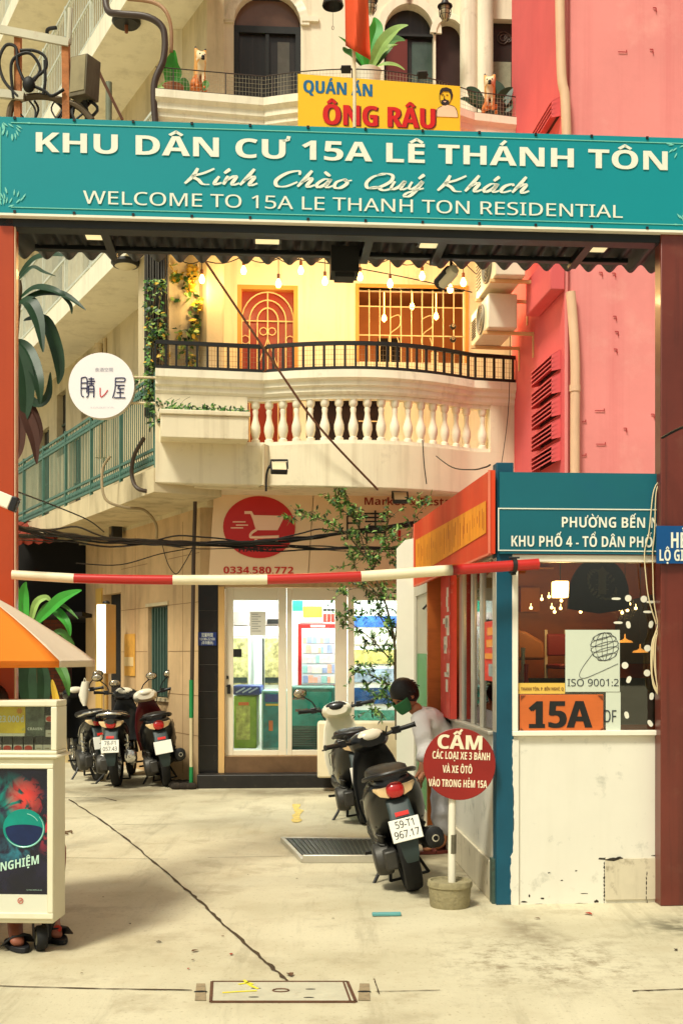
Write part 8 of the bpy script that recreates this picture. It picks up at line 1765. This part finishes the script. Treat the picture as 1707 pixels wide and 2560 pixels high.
for k in range(3): a = at(590 + k * 16, 1732, D - .253); mb.bar(a, at(612 + k * 16, 1720, D - .253), .003, .018)
mb.build('stripe', M('bag_stripe', (160, 190, 220), .5), b)
t, b = shop_box('display_cooler', 'teal and blue ice cream cooler at the foot of the shop door', 'cooler', 654, 1726, 716, 1876, D - .32, .5, M('pale_teal', (150, 200, 190), .4)); front(t, b, 658, 1732, 712, 1870, D - .326, tealp, 'print'); front(t, b, 662, 1736, 706, 1756, D - .33, bluep, 'brand_print'); front(t, b, 672, 1802, 682, 1828, D - .33, MATS['print_orange'], 'fruit_print'); front(t, b, 664, 1760, 700, 1765, D - .33, M('print_yellow', (230, 200, 60), .5), 'brand_print')
t, b = shop_box('chest_freezer', 'dark green chest freezer with teal label behind the right door leaf', 'freezer', 722, 1716, 838, 1880, D - .1, .6, dgrn, .03); pn = front(t, b, 728, 1730, 829, 1815, D - .106, M('teal_label', (30, 140, 128), .35, var=.3, scale=6), 'label_panel'); mb = MB(); mb.text('NGUYÊN KHÁNH', at(739, 1780, D - .1075), (1, 0, 0), ez, 70 * D / F, .033, .03); mb.build('lettering', M('label_red', (150, 30, 24), .5), pn); mb = MB(); mb.text('Kem', at(731, 1750, D - .1075), (1, 0, 0), ez, 30 * D / F, .032, .02, .3); mb.build('lettering', MATS['label_red'], pn)
mb = MB()
for k in range(9): y = 1826 + k * 6; mb.bar(at(729, y, D - .104), at(832, y, D - .104), .01, .012)
mb.build('grille', M('grille_dark', (24, 50, 46), .5), b)
for x0, x1, lb in ((566, 626, 'left'), (654, 720, 'second')):
    t, b = shop_box('upright_fridge', '%s white upright glass door fridge at the back of the shop' % lb, 'fridge', x0, 1566, x1, 1760, 14.3, .6, fw); g_ = front(t, b, x0 + 8, 1596, x1 - 6, 1712, 14.294, goods_y, 'glass_door'); front(t, b, x0 + 2, 1596, x0 + 6, 1740, 14.28, black_plastic, 'door_seal'); front(t, b, x0 + 8, 1694, x1 - 8, 1708, 14.288, M('dark_goods', (44, 60, 54), .5, var=.5, scale=14), 'tray'); front(t, b, x0 + 4, 1572, x1 - 4, 1590, 14.29, white_in, 'header')
    t2, b2_ = shop_box('carton', '%s stack of cartons on top of the white fridges' % lb, 'carton', x0 + 4, 1530, x1 - 6, 1564, 14.3, .4, M('carton_pinkish', (200, 184, 180), .6, var=.3, scale=6), .005)
front(t, b, 668, 1548, 700, 1560, 14.28, black_plastic, 'dark_strip')
t, b = shop_box('red_fridge', 'red framed glass door fridge full of packets in the right door leaf', 'fridge', 744, 1558, 846, 1724, 13.9, .6, M('fridge_red', (196, 34, 34), .4, var=.05)); g_ = front(t, b, 754, 1571, 838, 1712, 13.894, M('fridge_inside', (206, 204, 220), .5, var=.1), 'glass_door'); front(t, b, 745, 1640, 752, 1674, 13.88, M('handle_red', (170, 20, 24), .4), 'handle'); front(t, b, 776, 1563, 812, 1568, 13.892, M('print_white', (236, 224, 216), .5), 'brand_print')
rs = random.Random(41); mb = [MB() for _ in range(5)]
for r_ in range(5):
    x = 757
    while x < 832:
        wq = rs.uniform(6, 14); hq = rs.uniform(12, 22); y = 1608 + r_ * 25; a, b2_ = at(x, y, 13.888), at(min(x + wq, 836), y - hq, 13.888); mb[rs.randrange(5)].prism([(a.x, 13.888, a.z), (b2_.x, 13.888, a.z), (b2_.x, 13.888, b2_.z), (a.x, 13.888, b2_.z)], V((0, .003, 0))); x += wq + 1
for k, c in enumerate(((214, 190, 200), (240, 170, 150), (150, 160, 200), (230, 224, 200), (150, 190, 190))): o = mb[k].build('packets', M('packet_%d' % k, c, .5, var=.2, scale=20), g_); o['kind'] = 'stuff'
t, b = shop_box('carton', 'bright yellow carton on top of the red fridge', 'carton', 757, 1515, 805, 1543, 14.0, .3, M('yellow_carton', (238, 196, 40), .5, var=.06), .01)
t, b = shop_box('stacked_trays', 'stack of pale trays under the yellow carton', 'trays', 750, 1545, 806, 1557, 13.95, .4, M('tray_grey', (190, 200, 196), .5, var=.3, scale=20), .004)
t, b = shop_box('green_card', 'small green card hanging at the top of the right door leaf', 'card', 731, 1502, 757, 1528, 13.7, .01, M('card_green', (30, 150, 120), .5), 0)
for i, px in enumerate((812, 822, 832)):
    q = at(px, 1556, 13.95); t = thing('bottle', 'red capped white bottle in a row on top of the red fridge', 'bottle', tuple(q), 'bottles on the red fridge'); mb = MB(); mb.lathe([(.001, 0), (.022, 0), (.022, .1), (.022, .102)], q, None, 12); b = mb.build('label_band', M('bottle_red', (206, 50, 40), .4), t); mb = MB(); mb.lathe([(.0215, .102), (.0215, .18), (.01, .22), (.01, .25), (.001, .25)], q, None, 12); mb.build('bottle', fw, t); mb = MB(); mb.lathe([(.0222, .13), (.0222, .165)], q, None, 12); mb.build('print', ink_k, t)
t, b = shop_box('shelf_rack', 'white shelf rack of bright goods behind the right shop window', 'shelf', 872, 1510, 1010, 1880, 14.0, .5, fw)
for k, (y0, y1, c) in enumerate(((1540, 1568, (40, 90, 170)), (1580, 1612, (220, 214, 196)), (1625, 1660, (200, 190, 110)), (1672, 1706, (150, 170, 190)), (1720, 1760, (24, 70, 120)), (1776, 1830, (60, 140, 120)))): front(t, b, 880, y0, 1005, y1, 13.99, M('rack_goods_%d' % k, c, .5, var=.6, scale=14), 'goods_row')
sheet('door_notice', 'white paper notice stuck on the left glass door', 'notice', SF, 624, 1529, 664, 1589, M('paper_white', (236, 236, 226), .6, var=.03), -.044, .002)
t_, p_ = COL.objects[-2], COL.objects[-1]
mb = MB()
for k in range(8): sbox(mb, SF, 629, 1535 + k * 6, 645 + (k * 7) % 14, 1536.5 + k * 6, -.0425, -.0438)
mb.build('print', M('paper_ink', (150, 150, 146), .6), p_)
sheet('door_tag', 'small black hanging tag on the left glass door', 'tag', SF, 583, 1623, 604, 1643, bk, -.044, .004)
ld = bpy.data.lights.new('door_lamp', 'POINT'); ld.energy = 14; ld.color = (1, .72, .36); ld.shadow_soft_size = .1; lo = bpy.data.objects.new('door_lamp', ld); COL.objects.link(lo); lo.location = KS.pt(2.5, 1.9, -.5)
ar = bpy.data.lights.new('shop_light', 'AREA'); ar.energy = 110; ar.size = 1.6; ar.color = (.92, 1.0, .98); ao = bpy.data.objects.new('shop_light', ar); COL.objects.link(ao); ao.location = SF.pt(1.6, 2.38, -1.0)
# ------------------------------------------------------------------ ground fittings and litter
mh = thing('manhole_cover', 'rectangular concrete manhole cover with rusty frame and yellow paint flecks', 'manhole cover', tuple(gd(703, 2484)))
A = [gd(527, 2508), gd(889, 2508), gd(868, 2458), gd(530, 2458)]; up = lambda z: V((0, 0, z))
rf = M('rusty_frame', (96, 64, 44), .85, var=.3, scale=20); mhc = M('manhole_concrete', (190, 184, 160), .85, var=.12, scale=8, spot=.3, pcol=(120, 96, 64), pscale=20, bump=.3)
mb = MB(); mb.prism([a + up(.002) for a in A], up(.003)); mb.build('slab', mhc, mh)
mb = MB()
for i in range(4): mb.bar(A[i] + up(.004), A[(i + 1) % 4] + up(.004), .014, .006)
mb.bar(A[1].lerp(A[2], 0) - V((.022, 0, -.006)), A[2] - V((.018, 0, -.006)), .008, .004); mb.build('frame', rf, mh)
for x0, x1 in ((487, 515), (895, 925)):
    mb = MB(); B = [gd(x0, 2504), gd(x1, 2504), gd(x1 - 2, 2462), gd(x0 + 4, 2462)]; mb.prism([b + up(.002) for b in B], up(.002)); mb.build('lug', M('gritty_concrete', (150, 132, 102), .9, var=.3, scale=30, spot=.5, pcol=(80, 64, 46), pscale=30), mh)
    mb = MB(); c = sum(B, V()) / 4; mb.ell(c + up(.004), (.03, .012, .003), None, 8); mb.build('lifting_slot', dark_gap, mh)
for px, py in ((640, 2475), (634, 2497), (776, 2477), (772, 2498)):
    mb = MB(); mb.ell(gd(px, py) + up(.005), (.024, .008, .0015), None, 8); mb.build('hole', dark_gap, mh)
mb = MB(); c = gd(702, 2481) + up(.006); mb.tube([c + V((.035 * math.cos(k / 12 * 6.283), .022 * math.sin(k / 12 * 6.283), 0)) for k in range(12)], .004, 5, closed=True); mb.build('lifting_ring', rf, mh)
ywl = M('yellow_spray', (226, 210, 50), .8, var=.1)
mb = MB()
for pts in ([(556, 2487), (600, 2484), (642, 2482)], [(610, 2455), (625, 2468), (645, 2477)], [(596, 2466), (620, 2462), (632, 2466)]): 
    P_ = smooth_path([gd(*p) for p in pts], 4)
    for a, b in zip(P_, P_[1:]): mb.bar(a + up(.007), b + up(.007), .014, .001)
mb.build('paint_fleck', ywl, mh)
stk = M('pale_blue_stick', (96, 160, 160), .6, var=.2)
mb = MB(); mb.bar(gd(930, 2292) + up(.012), gd(1002, 2291) + up(.012), .03, .018); tag(mb.build('plastic_strip', stk, bev=.004), 'pale blue plastic strip lying on the ground before the bucket', 'strip')
mb = MB(); c = gd(160, 2086) + up(.012); mb.tube([c + V((.06 * math.cos(k / 18 * 6.283), .085 * math.sin(k / 18 * 6.283), .006 * math.sin(k))) for k in range(17)], .008, 6); tag(mb.build('wire_ring', M('ring_rust', (110, 86, 62), .8)), 'loop of dark wire lying beside the vending cart', 'ring')
lfm = [M('dry_leaf_red', (160, 60, 40), .8), M('dry_leaf_brown', (96, 66, 42), .8), M('dry_leaf_dark', (60, 48, 34), .8)]
for i, (px, py, s_, m_) in enumerate(((1462, 2286, .035, 0), (480, 2383, .026, 1), (390, 2358, .02, 2), (577, 2391, .018, 0), (470, 2427, .012, 0), (486, 2403, .012, 1), (722, 2437, .035, 1), (326, 2314, .014, 2), (1690, 2380, .02, 2), (836, 2300, .012, 2), (208, 2437, .01, 1), (560, 2344, .012, 1), (1350, 2300, .02, 1), (620, 2190, .01, 2), (740, 2200, .012, 2), (255, 2246, .01, 2))):
    c = gd(px, py) + up(.006); rs = random.Random(i); mb = MB(); a = rs.uniform(0, 6.28); mb.leaf(c, (math.cos(a), math.sin(a), .05), (0, 0, 1), s_ * 1.6, s_, 0, .05, 3, .35)
    tag(mb.build('fallen_leaf', lfm[m_]), 'small dry fallen leaf lying on the concrete', 'leaf', 'dry leaves scattered on the concrete')
mb = MB()
for i in range(9):
    c = gd(478 - i * 6, 1974 - (i % 3) * 4); mb.ell(c + up(.03), (.07, .05, .045), None, 6)
tag(mb.build('rubble_heap', M('dark_rubble', (44, 36, 28), .95, var=.4, scale=20, bump=.5)), 'low heap of dark rubble at the foot of the stone corner', 'rubble')
mb = MB(); mb.tube([at(478, 1700, 12.7), at(478, 1975, 12.7)], .02, 10); gp = mb.build('pipe_guard', M('guard_white', (206, 190, 150), .6), blg)
for y0, y1 in ((1700, 1795), (1918, 1958)):
    mb = MB(); mb.tube([at(478, y0, 12.7), at(478, y1, 12.7)], .023, 10); mb.build('green_band', M('guard_green', (30, 130, 70), .5), gp)

mb = MB(); mb.prism([KS.pt(2.0, 2.12, -.01), KS.pt(2.0, 2.12, -1.6), KS.pt(3.75, 2.12, -1.6), KS.pt(3.75, 2.12, -.01)], V((0, 0, .05))); mb.build('rear_roof', cream_old, booth)
t = thing('bar_end', 'white bar end with black cap beside the left red post above the barrier', 'bar', tuple(at(10, 1245, 6.2)))
mb = MB(); mb.bar(at(-60, 1222, 6.2), at(28, 1258, 6.2), .05, .075); mb.build('bar', white_paint, t, bev=.006)
mb = MB(); mb.bar(at(28, 1258, 6.2), at(44, 1264, 6.2), .055, .08); mb.build('cap', black_plastic, t, bev=.006)
